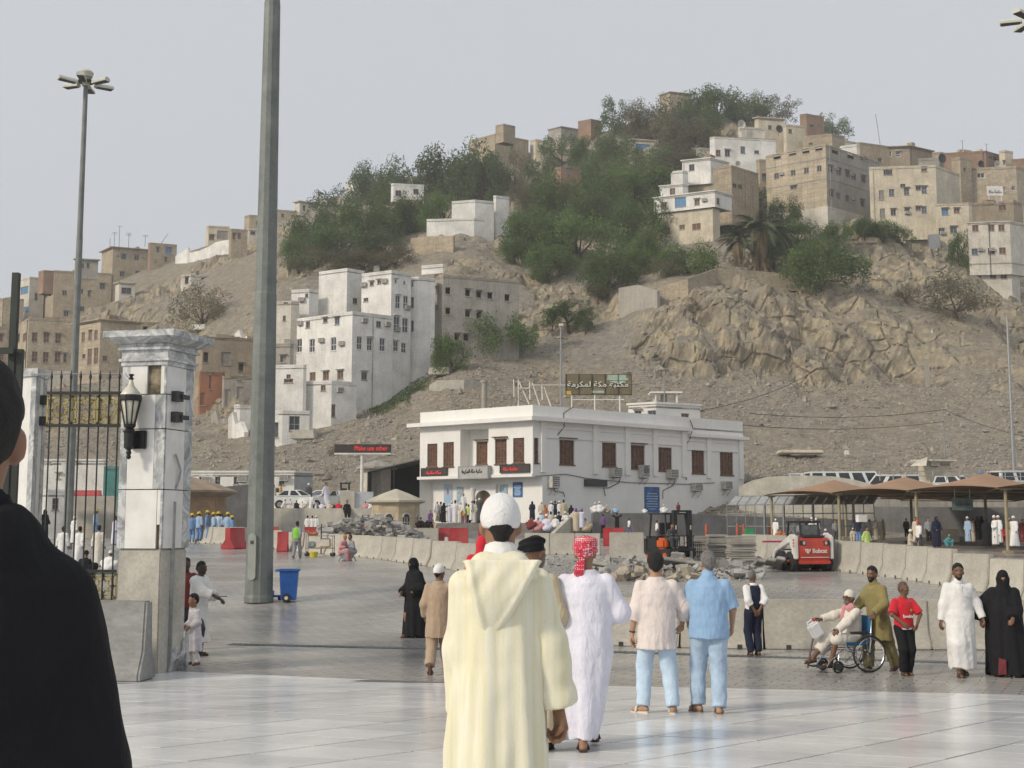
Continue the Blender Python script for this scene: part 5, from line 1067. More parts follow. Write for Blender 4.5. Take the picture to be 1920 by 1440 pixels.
def jersey_mesh(name,m,red=False,chip=0):
 g=MB();pr=[(-.30,0),(-.30,.09),(-.155,.36),(-.10,1.0),(.10,1.0),(.155,.36),(.30,.09),(.30,0)]
 if red:pr=[(-.28,0),(-.28,.12),(-.12,.42),(-.11,1.0),(.11,1.0),(.12,.42),(.28,.12),(.28,0)]
 xs=[-.496,-.27,-.17,.17,.27,.496];n=len(pr)
 for x in xs:
  for y,z in pr:g.v.append(Vector((x,y,z+(.045 if z==0 and abs(x)in(.17,)else 0)*0)))
 for i in range(len(xs)-1):
  for j in range(n):a=i*n+j;b=i*n+(j+1)%n;g.f.append((a,b,b+n,a+n));g.m.append(0)
 g.f+=[tuple(range(n-1,-1,-1)),tuple(range((len(xs)-1)*n,len(xs)*n))];g.m+=[0,0]
 if not red:
  for x in(-.22,.22):g.box((x,0,.05),(.06,.606,.09),mi=1)  # solid near-black blocks: shade of the lifting notches put into colour
 me=g.mesh(name,[m,M_NOTCH_SHADE]);bm=bmesh.new();bm.from_mesh(me)
 es=[e for e in bm.edges if e.is_manifold and len(e.link_faces)==2 and e.calc_face_angle(0)>.9 and all(f.material_index==0 for f in e.link_faces)]
 bmesh.ops.bevel(bm,geom=es,offset=.018,segments=2,affect='EDGES');bm.to_mesh(me);bm.free();shade(me,35);return me
M_NOTCH_SHADE=mat('notch_shade',(.05,.048,.045),.9)
M_RED=mat('red_plastic',(.48,.02,.028),.5,.25,1.2,rnd=.12,streak=.3,dirt=(.4,.2,.18))
J_ME,J_RED=jersey_mesh('concrete_barrier',M_CONC),jersey_mesh('plastic_barrier',M_RED,True)
def barrier(a,b,label,group,h=1.0,red=False,wob=True,wk=1.0):
 a,b=Vector(a),Vector(b);d=b-a;o=link('plastic_barrier' if red else 'concrete_barrier',J_RED if red else J_ME)
 c=(a+b)/2;o.location=(c.x,c.y,min(a.z,b.z));L=math.hypot(d.x,d.y);o.scale=(L,wk,h);o.rotation_euler=(0,0,math.atan2(d.y,d.x)+(random.uniform(-.025,.025)if wob else 0))
 return tag(o,label,'plastic barrier' if red else 'barrier',group)
ORD='first second third fourth fifth sixth seventh eighth ninth tenth eleventh twelfth'.split()
def row(pts,n,label,group,h=1.0,red=False,skip=(),ends=None):
 q=[gnd(x,y)if not isinstance(y,tuple)else P(x,y[0],y[1])for x,y in pts];seg=[(b-a).length for a,b in zip(q[:-1],q[1:])];tot=sum(seg)
 def at(s):
  for a,b,l in zip(q[:-1],q[1:],seg):
   if s<=l:return a.lerp(b,s/l)
   s-=l
  return q[-1]
 for i in range(n):
  if i in skip:continue
  lab=(ends or{}).get(i,label if n<2 else '%s %s, counted from the left'%(ORD[i],label));barrier(at(tot*i/n),at(tot*(i+1)/n),lab,group,h,red)
row([(1500,1058),(1565,1069),(1640,1077),(1710,1086),(1790,1098),(1880,1114),(2000,1140)],11,'concrete barrier in the curved row behind the walking family','curved row of concrete barriers at right',1.08,ends={0:'concrete barrier of the right-hand curve hidden behind the skid-steer loader'})
row([(1395,1049),(1500,1057)],2,'concrete barrier between slab stacks and red loader','concrete barriers left of the loader',1.1)
row([(530,1031),(600,1037),(675,1043),(740,1051),(800,1059),(870,1069),(960,1084)],11,'concrete barrier sweeping from the big mast towards cream-robed man','sweeping row of concrete barriers at centre left',1.0)
row([(345,1018),(420,1020),(460,1021)],4,'concrete barrier in front of the hard-hatted workers','straight row of concrete barriers by the workers',1.0)
row([(984,1040),(1126,1041)],3,'concrete barrier in front of the seated crowd','short row of concrete barriers before the library steps',1.05)
barrier(gnd(1143,1047),gnd(1208,1047),'single concrete barrier standing end-on left of the forklift',None,1.15)
row([(505,1028),(530,1030)],1,'concrete barrier just right of the big mast',None,1.0)
row([(1130,1208),(1250,1212),(1480,1216),(1700,1216),(2050,1217)],6,'low concrete barrier in the long row behind the wheelchair','long low row of concrete barriers behind the family',.95)
row([(745,1024),(822,1024)],2,'concrete barrier before the red barriers near the kiosk','concrete barriers by the kiosk',1.0)
for a,b,y,lab in((420,460,1029,'red plastic barrier left of the big mast, seen end-on'),):
 p=gnd(440,y);barrier(p+Vector((-.25,-.55,0)),p+Vector((.25,.55,0)),lab,None,1.12,True,wk=1.7)
Yr=70
for a,b,lab in((777,822,'left of the two large red plastic barriers below the library steps'),(823,844,'red plastic barrier joining the two large ones below the steps'),(844.5,878,'right one of the two large red plastic barriers below the steps'),(1131,1170,'red plastic barrier just left of the forklift, mostly hidden'),(897,912,'pinkish red plastic barrier half hidden by the man in cream')):
 z=plaza_z(0,Yr);barrier(Vector((*P(a,1022,Yr).xy,z)),Vector((*P(b,1022,Yr).xy,z)),lab,None,1.0,True)
z=plaza_z(0,76)
for i,(a,b)in enumerate(((500,522),(571,616),(640,690),(690,745))):barrier(Vector((*P(a,1000,76).xy,z)),Vector((*P(b,1000,76).xy,z)),ORD[i]+' red plastic barrier from the left in the far strip behind the broken stones','far strip of red plastic barriers',.95,True)
barrier(P(80,930,86.5),P(190,930,86.5),'red plastic barrier seen through the gate bars, on the wall',None,.4,True)
bb=barrier(gnd(175,1276)+Vector((-1.4,.35,0)),gnd(276,1276),'weathered grey concrete barrier against the foot of the gate pillar',None,1.2);bb.material_slots[0].link='OBJECT';bb.material_slots[0].material=mat('weathered_concrete',(.30,.298,.285),.9,.2,1.5,bump=.25,fine=.3)
bb2=barrier(gnd(520,1034)+Vector((0,0,0)),gnd(540,1034),'worn red plastic barrier end right of the big mast',None,1,True)
def kiosk(label,px,Y,zg,r,zw,ze,za,ro,m,mr,group='domed service kiosks',n=8,rz=.2,wins=True):
 c=P(px,960,Y);root=thing('kiosk',label,'kiosk',(c.x,c.y,zg),rz=rz,group=group);H_=zw-zg
 pts=[Vector((r*math.cos(2*math.pi*i/n),r*math.sin(2*math.pi*i/n),0))for i in range(n)]
 wl=MB();holes=[]
 for i in range(n):
  f=Face(pts[i],pts[(i+1)%n]);w=f.L;h=[(w*.28,w*.72,H_*.18,H_*.62)]if wins else[(w*.25,w*.75,.1,H_*.6)]if i%2 else[]
  holed(wl,f,0,w,0,H_,h,.15)
  for q in h:
   if wins:
    fr=MB()
    u0,u1,a,b=q
    for k in range(4):u=lerp(u0,u1,k/3);fr.box(f.pt(u,(a+b)/2,-.08),(.04,.04,b-a),math.atan2(f.d.y,f.d.x))
    for k in range(4):fr.box(f.pt((u0+u1)/2,lerp(a,b,k/3),-.08),(u1-u0,.04,.04),math.atan2(f.d.y,f.d.x))
    uc=(u0+u1)/2;rr=(u1-u0)/2
    fr.mi=0;ring=[f.pt(uc+rr*math.cos(t),b+rr*.95*math.sin(t),.01)for t in np.linspace(0,math.pi,9)];fr.tube(ring,.05,5)
    wn=fr.build('window',M_PALE,root);g=MB();g.extr([f.pt(u0,a,-.12),f.pt(u1,a,-.12),f.pt(u1,b,-.12),f.pt(u0,b,-.12)],f.n*-.02)
    g.extr([f.pt(uc+rr*math.cos(t),b+.001+rr*.95*math.sin(t),.012)for t in np.linspace(math.pi,0,9)],f.n*-.01);g.build('pane',M_GLASS,wn)
  g=MB();g.extr([f.pt(w*.1,H_*.77,.03),f.pt(w*.9,H_*.77,.03),f.pt(w*.9,H_*.95,.03),f.pt(w*.1,H_*.95,.03)],f.n*-.025);g.build('frieze_panel',m,root)
 wl.build('wall',m,root)
 g=MB();g.lathe((0,0,0),[(r*1.01,H_),(ro,ze-zg),(ro,ze-zg+.12),(ro*.5,lerp(ze,za,.62)-zg),(.08,za-zg)],n);g.build('roof',mr,root)
 g=MB();g.lathe((0,0,0),[(r*1.06,0),(r*1.06,.3),(r*1.02,.34)],n);g.build('plinth',m,root)
 return root
M_KIO=mat('kiosk_stone',(.52,.43,.29),.85,.15,1,streak=.25,fine=.2);M_KROOF=mat('kiosk_roof',(.50,.46,.36),.8,.15,.7)
kz=plaza_z(0,84);zf=lambda py,Y:P(0,py,Y).z
kiosk('small cream octagonal kiosk with arched lattice windows left of the library steps',742,84,kz,1.62,zf(945,84),zf(942,84),zf(917,84),2.0,M_KIO,M_KROOF)
kiosk('brown octagonal kiosk with a dark arched doorway behind the hard-hatted workers',352,80,kz,2.4,zf(932,80),zf(924,80),zf(893,80),3.1,mat('kiosk_brown',(.34,.225,.135),.85,.2,1,fine=.2),mat('kiosk_roof_brown',(.34,.26,.18),.8,.2,.7),wins=False)
def tent():
 Y=100;a,b=P(690,885,Y),P(788,862,Y-1);z0=ZTER-.5;root=thing('dark_tent','open-fronted black awning tent left of the library','tent',(a.x,a.y,z0));o=root.location;M=mat('black_canvas',(.018,.02,.026),.9,.2,2)
 v=Vector((.1,6,0));g=MB(o);q=[a,b,b+v+Vector((0,0,.1)),a+v+Vector((0,0,.1))];g.extr(q,(0,0,.08));g.build('canopy_roof',mat('grey_canvas',(.14,.13,.115),.9,.2,2),root)
 g=MB(o);g.extr([Vector((p.x,p.y,z0))for p in(q[3],q[2])]+[q[2],q[3]],(0,.05,0));g.extr([Vector((a.x,a.y,z0)),Vector((q[3].x,q[3].y,z0)),q[3],a],(.05,0,0));g.build('back_cloth',M,root)
 g=MB(o)
 for p in(a,b,a.lerp(b,.5)):g=MB(o);g.tube([Vector((p.x,p.y,z0)),p],.05,6);g.build('post',M_DKSTEEL,root)
 g=MB(o);c=a.lerp(b,.62)+Vector((0,1,0));g.box((c.x,c.y,z0+1.2),(1.6,.2,1.0));g.build('counter',mat('counter_blue',(.05,.12,.28),.5,.2),root)
tent()
def dome_hut():
 Y=103;c=P(706,900,Y);root=thing('guard_hut','white round-roofed guard hut behind the black awning tent','hut',(c.x,c.y,ZTER-.6));z=lambda py:P(700,py,Y).z-root.location.z
 g=MB();g.lathe((0,0,0),[(1.25,0),(1.25,z(878))],8,a0=.4);g.build('wall',M_PALE,root);g=MB();g.lathe((0,0,0),[(1.7,z(880)),(1.7,z(876)),(1.2,z(870)),(.6,z(866)),(.1,z(863))],12);g.build('roof',M_GREY,root)
dome_hut()
building('long white portacabin with a grey end and wall air conditioners, behind the big mast',(340,552,586),(886,950),M_WHITE,(.03,.8),[('d',10,14,[(378,901),(408,901),(443,901),(528,902)])],[(352,899),(388,900),(455,898),(533,896)],Y=104,down=1,name='portacabin',cat='portacabin',group='portacabins',m2=mat('cabin_grey',(.36,.37,.39),.6,.1),slab=.1)
building('upper row of white site cabins seen through the gate bars',(20,195,200),(864,915),M_WHITE,(.02,.5),[('d',8,9,[(110,893)]),('d',3,3,[(94,868),(143,868)])],Y=106,down=2,name='portacabin',cat='portacabin',group='portacabins',slab=.1)
building('white site hut with a dark window, seen low through the gate bars',(60,90,130),(922,1000),M_WHITE,(.3,.5),[('d',12,22,[(104,945)])],Y=84,down=1,name='site_hut',cat='hut',group='portacabins')
building('teal container standing just left of the gate pillar',(194,226,250),(874,930),mat('teal_paint',(.045,.22,.20),.6,.2,1,streak=.3),(.1,.6),[],Y=97,down=1,name='container',cat='container',group='portacabins',par=0)
building('tan parking hut with a slanted tin awning behind the canopies',(1722,1742,1782),(865,902),M_CREAM,(.8,.25),[],[(1750,868)],Y=107,down=.5,name='parking_hut',cat='hut',group='huts',slab=.45,roofm=M_PALE)
g=MB(P(1715,872,106));g.extr([P(1708,874,106),P(1737,873,105.5),P(1739,858,106.5),P(1722,864,107)],(0,.05,.05));tag(g.build('tin_awning',M_PALE),'slanted pale tin awning on the front of the parking hut','awning')
building('low white canvas-covered stall behind the people on the retaining wall',(543,585,594),(927,948),M_PALE,(.05,.6),[],Y=96.5,down=.6,name='stall',cat='stall',group='stalls',slab=.15)
def led_post():
 Y=97;a,b=P(627,849,Y),P(733,849,Y);z1=P(627,833,Y).z;f=Face(a,b);p=P(678,900,Y);root=thing('light_board_post','long dark LED board with red writing on a white post','sign',(p.x,p.y,ZTER));o=root.location
 g=MB(o);g.extr([f.pt(0,a.z),f.pt(f.L,a.z),f.pt(f.L,z1),f.pt(0,z1)],f.n*-.25);bo=g.build('board',MATS['led_board_black'],root)
 text('lettering','Make use other',MATS['led_red'],f.pt(f.L*.36,a.z+.18,.012),f.d,.36,f.L*.58,bo,off=o,depth=.01)
 g=MB(o);g.box(f.pt(f.L/2,a.z-.07,-.1),(f.L,.3,.12));g.build('ledge',M_WHITE,root);g=MB(o);g.tube([Vector((p.x,p.y+.15,ZTER)),Vector((p.x,p.y+.15,a.z-.1))],.13,10);g.build('post',M_WHITE,root)
led_post()
M_TENT=mat('brown_shade_cloth',(.37,.235,.15),.9,.1,.8,spec=.2)
def canopies():
 O=P(1432,928,77);z=O.z;u=Vector((.5,-.866,0));v=Vector((.66,.75,0));W_,D_=5.75,10.0
 for j in range(3):
  for i in range(5 if j else 4):
   a=O+u*(W_*i)+v*(D_*j);q=[a,a+u*W_,a+u*W_+v*D_,a+v*D_];c=(q[0]+q[2])/2;zg=.5
   root=thing('sun_canopy',('brown shade-cloth canopy with a low peak, %s of the front row'%['far left corner','second','third','nearest'][i])if j==0 else '%s brown shade-cloth canopy of the %s row, seen from underneath'%(ORD[i],['','middle','rearmost'][j]),'canopy',(c.x,c.y,zg),group='brown sun canopies');o=root.location
   n=8;g=MB(o)
   for s in range(n+1):
    for t in range(n+1):
     x,y=s/n,t/n;p=q[0].lerp(q[1],x).lerp(q[3].lerp(q[2],x),y);m=max(abs(x-.5),abs(y-.5))*2;h=.98*(1-m)**1.25
     edge=.16*(1-(2*(x if abs(y-.5)>abs(x-.5)else y)-1)**2)*m**4
     g.v.append(Vector((p.x,p.y,z+h+edge)))
   for s in range(n):
    for t in range(n):k=s*(n+1)+t;g.f.append((k,k+1,k+n+2,k+n+1));g.m.append(0)
   N=len(g.v);g.v+=[p-Vector((0,0,.025))for p in g.v];g.f+=[tuple(i_+N for i_ in f[::-1])for f in g.f];g.m=[0]*len(g.f)
   g.build('shade_cloth',M_TENT,root,smooth=True)
   for k in((0,1)if i==3 and j==0 else(0,))if j<2 else():
    p=q[k]+v*.6+u*.25;zz=plaza_z(p.x,p.y);g=MB(o);g.tube([Vector((p.x,p.y,zz)),Vector((p.x,p.y,z-.12))],.085,8);g.box((p.x,p.y,z-.08),(.4,.4,.12));g.box((p.x,p.y,zz+.06),(.4,.4,.12));g.build('post',mat('canopy_post',(.36,.31,.19),.6,.15),root)
   g=MB(o);g.tube([q[0]-Vector((0,0,.05)),q[2]-Vector((0,0,.05))],.03,5);g.tube([q[1]-Vector((0,0,.05)),q[3]-Vector((0,0,.05))],.03,5);g.build('guy_bar',MATS.get('canopy_post')or M_STEEL,root)
canopies()
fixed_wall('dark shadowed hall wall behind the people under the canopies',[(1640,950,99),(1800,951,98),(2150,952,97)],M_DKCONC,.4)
fixed_wall('pale strip wall seen under the canopies over the dark hall wall',[(1560,935,101),(1800,936,100.5),(2150,936,100)],M_GREY,.4)
def cage():
 Y0,Y1=81,76;a,b=P(1364,1000,Y0),P(1640,1000,Y1);f=Face(a,b);zg=plaza_z(0,78);zt=P(1364,947,Y0).z;zr=P(1370,930,Y0).z;o=Vector((a.x,a.y,zg));root=thing('steel_cage','grey steel tube cage with a sloped glazed top beside the library wall','steel cage',o)
 M=mat('cage_paint',(.22,.24,.255),.5,.15,3)
 def bar(p,q,r=.03):g=MB(o);g.tube([p,q],r,5);g.build('bar',M,root)
 n=15
 for i in range(n+1):
  u=f.L*i/n;thick=i in(4,6,9,13);bar(f.pt(u,zg),f.pt(u,zt),.09 if thick else.03);bar(f.pt(u,zt),f.pt(u,zr,-1.2),.03)
 for zz in(zg+.05,zg+.95,zg+1.75,zt):bar(f.pt(0,zz),f.pt(f.L,zz),.035)
 bar(f.pt(0,zr,-1.2),f.pt(f.L,zr,-1.2),.04)
 for u0,u1 in((f.L*6/n,f.L*7.5/n),(f.L*7.5/n,f.L*9/n)):bar(f.pt(u0,zg+.1),f.pt(u1,zt-.9),.035);bar(f.pt(u1,zg+.1),f.pt(u0,zt-.9),.035)
 g=MB(o)
 for i in range(n):u0,u1=f.L*i/n+.05,f.L*(i+1)/n-.05;g=MB(o);g.extr([f.pt(u0,zt,-.02),f.pt(u1,zt,-.02),f.pt(u1,zr-.02,-1.2),f.pt(u0,zr-.02,-1.2)],(0,0,.015));g.build('roof_pane',mat('dusty_glass',(.34,.345,.33),.35,.2,2),root)
cage()
def green_sign():
 Y=66;a,b=P(1786,957,Y),P(1825,957,Y);f=Face(a,b);z1=P(1786,934,Y).z;o=a;root=thing('hanging_sign','dark green direction sign hanging under the canopies','sign',o);g=MB(o);g.extr([f.pt(0,a.z),f.pt(f.L,a.z),f.pt(f.L,z1),f.pt(0,z1)],f.n*-.06);bo=g.build('board',mat('sign_dull_green',(.10,.15,.14),.6,.15),root)
 text('lettering',arabic('makka','maktaba'),ink_(),f.pt(.15,a.z+.2,.01),f.d,.3,f.L*.7,bo,off=o,depth=.01)
 for u in(.15,f.L-.15):g=MB(o);g.tube([f.pt(u,z1,-.03),f.pt(u,z1+.5,-.03)],.02,5);g.build('hanger',M_STEEL,root)
green_sign()
def rails(label,x0,x1,y0,y1,Ya,Yb,n):
 a,b=P(x0,y1,Ya),P(x1,y1,Yb);f=Face(a,b);z0=a.z;h=P(x0,y0,Ya).z-z0;root=thing('handrail',label,'railing',a,group='parking railings')
 for i in range(n+1):u=f.L*i/n;g=MB(a);g.tube([f.pt(u,z0),f.pt(u,z0+h)],.045,5);g.build('post',M_STEEL,root)
 for k in(.5,1):g=MB(a);g.tube([f.pt(0,z0+h*k),f.pt(f.L,z0+h*k)],.035,5);g.build('rail',M_STEEL,root)
rails('steel railing along the parking edge behind the canopies',1650,1800,884,901,101.5,101,6);rails('steel railing of the parking edge at the far right',1800,2000,886,902,101,100,7)
M_TYRE=mat('tyre_rubber',(.025,.025,.025),.85,.2,10);M_CARGL=mat('car_glass',(.02,.025,.03),.08,.1,spec=.6);M_LAMP=mat('car_lamp',(.55,.53,.48),.2,.1)
PROF={'sedan':([(-2.2,.35),(-2.25,.75),(-2.15,.95),(-1.5,.98),(1.0,.95),(2.0,.80),(2.25,.6),(2.2,.32)],[(-1.65,.97),(-1.05,1.40),(.15,1.44),(1.05,.96)]),'suv':([(-2.3,.45),(-2.35,.9),(-2.3,1.1),(1.0,1.12),(2.1,1.02),(2.32,.8),(2.3,.42)],[(-2.25,1.1),(-2.0,1.72),(.2,1.76),(1.05,1.12)]),'van':([(-2.5,.4),(-2.55,1.2),(1.9,1.2),(2.45,.95),(2.5,.4)],[(-2.53,1.2),(-2.45,2.1),(1.2,2.15),(1.95,1.2)]),'minibus':([(-3.2,.45),(-3.25,1.35),(3.0,1.35),(3.3,1.0),(3.3,.45)],[(-3.23,1.35),(-3.15,2.4),(2.5,2.45),(3.05,1.35)]),'pickup':([(-2.5,.5),(-2.55,1.15),(1.0,1.18),(2.2,1.08),(2.5,.85),(2.5,.5)],[(-.9,1.16),(-.75,1.78),(.3,1.82),(1.1,1.18)])}
def car(label,px,py,z,Y,kind,m,rot,name='parked_car',cat='car'):
 c=P(px,py,Y);root=thing(name,label,cat,(c.x,c.y,z),rz=rot,group='cars parked behind the square');bd,gh=PROF[kind];w=.88 if kind in('sedan','suv','pickup')else 1.0
 g=MB();n=len(bd);g.extr([(x,-w,zz)for x,zz in bd],(0,2*w,0));ob=g.build('body',m,root,bevel=.07,smooth=35)
 n=len(gh);k=.13;g=MB();a=[Vector((x,-w+(.02 if zz<1.5 and i in(0,n-1)else k),zz))for i,(x,zz)in enumerate(gh)];b=[Vector((p.x,-p.y,p.z))for p in a]
 g.add(a+b,[tuple(range(n)),tuple(range(2*n-1,n-1,-1))]+[(i,n+i,n+(i+1)%n,(i+1)%n)for i in range(n)]);g.build('cabin',m,root)
 def win(q):g=MB();nn=(q[1]-q[0]).cross(q[2]-q[0]).normalized();cc=sum(q,Vector())/4;q=[cc+(p-cc)*.76+nn*.012 for p in q];g.add(q+[p-nn*.02 for p in q],[(0,1,2,3)]+[(i,4+i,4+(i+1)%4,(i+1)%4)for i in range(4)]);g.build('window',M_CARGL,root)
 for s,pts in((1,a),(-1,b)):
  xs=[0,.36,.7,1]if kind!='minibus' else[0,.2,.4,.6,.8,1]
  for t0,t1 in zip(xs[:-1],xs[1:]):
   q=[pts[0].lerp(pts[3],t0),pts[0].lerp(pts[3],t1),pts[1].lerp(pts[2],t1),pts[1].lerp(pts[2],t0)];win(q if s>0 else q[::-1])
 win([a[3],b[3],b[2],a[2]]);win([b[0],a[0],a[1],b[1]])
 wx=bd[-1][0]-.85;wr=.34 if kind!='minibus' else.4
 for x in(-wx,wx):
  for s in(-1,1):
   g=MB();g.tube([(x,s*(w-.18),wr),(x,s*(w+.02),wr)],wr,16);wh=g.build('wheel',M_TYRE,root);g=MB();g.tube([(x,s*(w-.1),wr),(x,s*(w+.035),wr)],wr*.55,12);g.build('rim',M_STEEL,wh)
 for s in(-1,1):
  g=MB();g.box((bd[-1][0]-.05,s*(w-.28),bd[-2][1]-.02),(.12,.3,.16));g.build('headlight',M_LAMP,root)
  g=MB();g.box((bd[0][0]+.01,s*(w-.15),bd[1][1]-.05),(.1,.2,.22));g.build('tail_light',M_RED,root)
 return root
CW=mat('car_white',(.72,.72,.70),.25,.05,coat=.4);CS=mat('car_silver',(.34,.36,.38),.3,.05,metal=.4,coat=.4);CB=mat('car_blue',(.05,.09,.15),.25,.1,coat=.5);CD=mat('car_dark',(.03,.035,.045),.25,.1,coat=.5);CMINT=mat('minibus_white',(.68,.72,.70),.35,.05)
for a in(('silver off-road car behind the man sitting on the retaining wall',517,935,ZTER,98,'suv',CS,.15),('white saloon car with its windscreen to the square, behind the terrace people',606,947,ZTER,94,'sedan',CW,-2.3),('white saloon partly hidden by the tall beige block wall',648,945,ZTER,95,'sedan',CW,.3),('white car behind the man bending on the retaining wall',560,948,ZTER,93.5,'sedan',CW,.1),('dark blue off-road car at the left end of the upper parking',1466,905,ZPARK,107,'suv',CB,.05),('dark blue saloon nose at the corner of the library roofline',1405,905,ZPARK,108,'sedan',CD,2.9),('white pickup car beside the parking hut',1800,905,ZPARK,104.5,'suv',CW,-.25),('dark car just right of the white car by the parking hut',1840,905,ZPARK,107,'sedan',CD,.2),('pale car behind the railing left of the parking hut',1706,905,ZPARK,105.5,'sedan',CW,.2)):car(*a)
for a in(('white minibus with a row of dark windows on the upper parking',1582,905,ZPARK-.25,106.5,'minibus',CMINT,.08,'minibus','minibus'),('second white minibus, mostly hidden behind the first',1540,905,ZPARK-.2,111,'minibus',CW,.05,'minibus','minibus'),('white van with rear window, left of the parking hut',1668,905,ZPARK-.3,105,'van',CW,2.9,'van','van'),('white van at the right edge of the upper parking',1910,905,ZPARK,104,'van',CW,.3,'van','van')):car(*a)
def loader():
 g0=gnd(1512,1071);g0.y+=.4;s=.80;root=thing('skid_steer_loader','red and white skid-steer loader with its back to the camera, by the barriers','loader',g0,rz=R(13),scale=s)
 RD=mat('loader_red',(.55,.045,.025),.4,.15,2,coat=.3,streak=.25,dirt=(.35,.18,.12));WH=mat('loader_white',(.72,.70,.66),.4,.12,2,streak=.35,dirt=(.42,.36,.28));BK=mat('loader_black',(.022,.022,.024),.6,.2,6);OR=mat('rim_orange',(.60,.10,.03),.5,.2)
 g=MB();g.box((0,.1,.68),(.95,2.0,.55));g.build('chassis',BK,root)
 g=MB();q=[(-1.08,.42),(-1.12,.5),(-1.16,1.0),(-1.10,1.42),(-1.0,1.48),(-.75,1.48),(-.7,.42)];g.extr([(-.72,y,z)for y,z in q],(1.44,0,0));g.build('rear_door',RD,root,bevel=.05,smooth=35)
 for x in(-.56,.56):g=MB();g.box((x,-1.14,1.24),(.26,.05,.20));l=g.build('light_bezel',BK,root);g=MB();g.box((x*.93,-1.167,1.24),(.11,.02,.13));g.build('tail_light',M_LAMP,l)
 g=MB();g.box((0,-1.15,.62),(1.34,.012,.03));g.build('stripe',WH,root);g=MB();g.box((0,-1.1,.40),(1.46,.18,.16));g.build('bumper',MATS['loader_red'],root,bevel=.03)
 text('lettering','Bobcat',WH,(-.12,-1.163,.80),(1,0,0),.20,.68,root,depth=.008,bold=.025)
 g=MB();k=[(-.46,.86),(-.50,1.0),(-.44,.97),(-.36,.99),(-.28,.95),(-.20,1.0),(-.24,.88),(-.30,.82),(-.34,.76),(-.40,.82)];g.extr([(x,-1.16,z)for x,z in k],(0,-.012,0));g.build('emblem',WH,root)
 for x in(-.43,-.31):g=MB();g.box((x,-1.176,.90),(.05,.01,.03));g.build('emblem_mark',RD,root)
 for sx in(-1,1):
  g=MB();q=[(-1.12,.55),(-1.12,1.5),(-.8,1.62),(-.55,1.62),(1.05,.98),(1.32,.55),(1.15,.5),(.9,.82),(-.5,1.25),(-.7,.95),(-.72,.5)];g.extr([(sx*.76,y,z)for y,z in(q if sx>0 else q[::-1])],(sx*.15,0,0));g.build('lift_arm',WH,root,bevel=.03,smooth=35)
  g=MB();q=[(-1.0,.45),(-1.0,.9),(.9,.9),(1.0,.5),(.9,.4)];g.extr([(sx*.5,y,z)for y,z in(q if sx>0 else q[::-1])],(sx*.2,0,0));g.build('side_frame',WH,root)
  for i in range(3):g=MB();g.box((sx*.915,-.95,1.36-i*.13),(.012,.12,.08));g.build('number_mark',OR,root)
  for y in(-.52,.52):
   g=MB();pr=[(.17,-.16),(.34,-.17),(.42,-.13),(.44,0),(.42,.13),(.34,.17),(.17,.16)];n=24;c=Vector((sx*.82,y,.43));kx=[]
   for r,t in pr:
    for j in range(n):a=2*math.pi*j/n;rr=r+(.018 if r>.4 and j%2 else 0);kx.append(c+Vector((t,rr*math.cos(a),rr*math.sin(a))))
   g.add(kx,[(i*n+j,(i+1)*n+j,(i+1)*n+(j+1)%n,i*n+(j+1)%n)for i in range(len(pr)-1)for j in range(n)]);w=g.build('wheel',M_TYRE,root)
   g=MB();g.tube([c+Vector((-.1,0,0)),c+Vector((sx*.10,0,0))],.235,20);g.tube([c+Vector((-.1,0,0)),c+Vector((sx*.17,0,0))],.09,10);g.build('rim',OR,w)
 g=MB()
 for sx in(-1,1):
  for y0,y1 in((-.72,-.60),(.62,.50)):g.tube([(sx*.46,y0,1.4),(sx*.43,y1,2.12)],.05,6)
 g.box((0,-.05,2.15),(1.0,1.35,.10));g.box((0,-.68,1.52),(.95,.1,.12));g.build('cab_frame',BK,root)
 g=MB();g.box((0,-.64,1.78),(.84,.015,.5));g.build('rear_window',mat('cab_glass',(.16,.18,.17),.15,.4,3,spec=.6),root)
 g=MB();g.box((0,-.8,1.5),(1.0,.5,.08),M=Matrix.Rotation(-.12,3,'X'))
 for i in range(9):g.box((-.42+i*.105,-.82,1.55),(.03,.45,.03),M=Matrix.Rotation(-.12,3,'X'))
 g.build('engine_grille',BK,root)
 g=MB();g.box((0,-.1,1.25),(.5,.5,.4));g.box((0,-.3,1.6),(.45,.12,.5));g.build('seat',BK,root)
 g=MB();q=[(1.25,.1),(1.3,.62),(1.36,.62),(1.5,.12),(2.0,.06),(2.0,.02),(1.3,.02)];g.extr([(-.92,y,z)for y,z in q],(1.84,0,0));g.build('bucket',mat('bucket_steel',(.15,.145,.135),.6,.3,5,metal=.3),root)
loader()
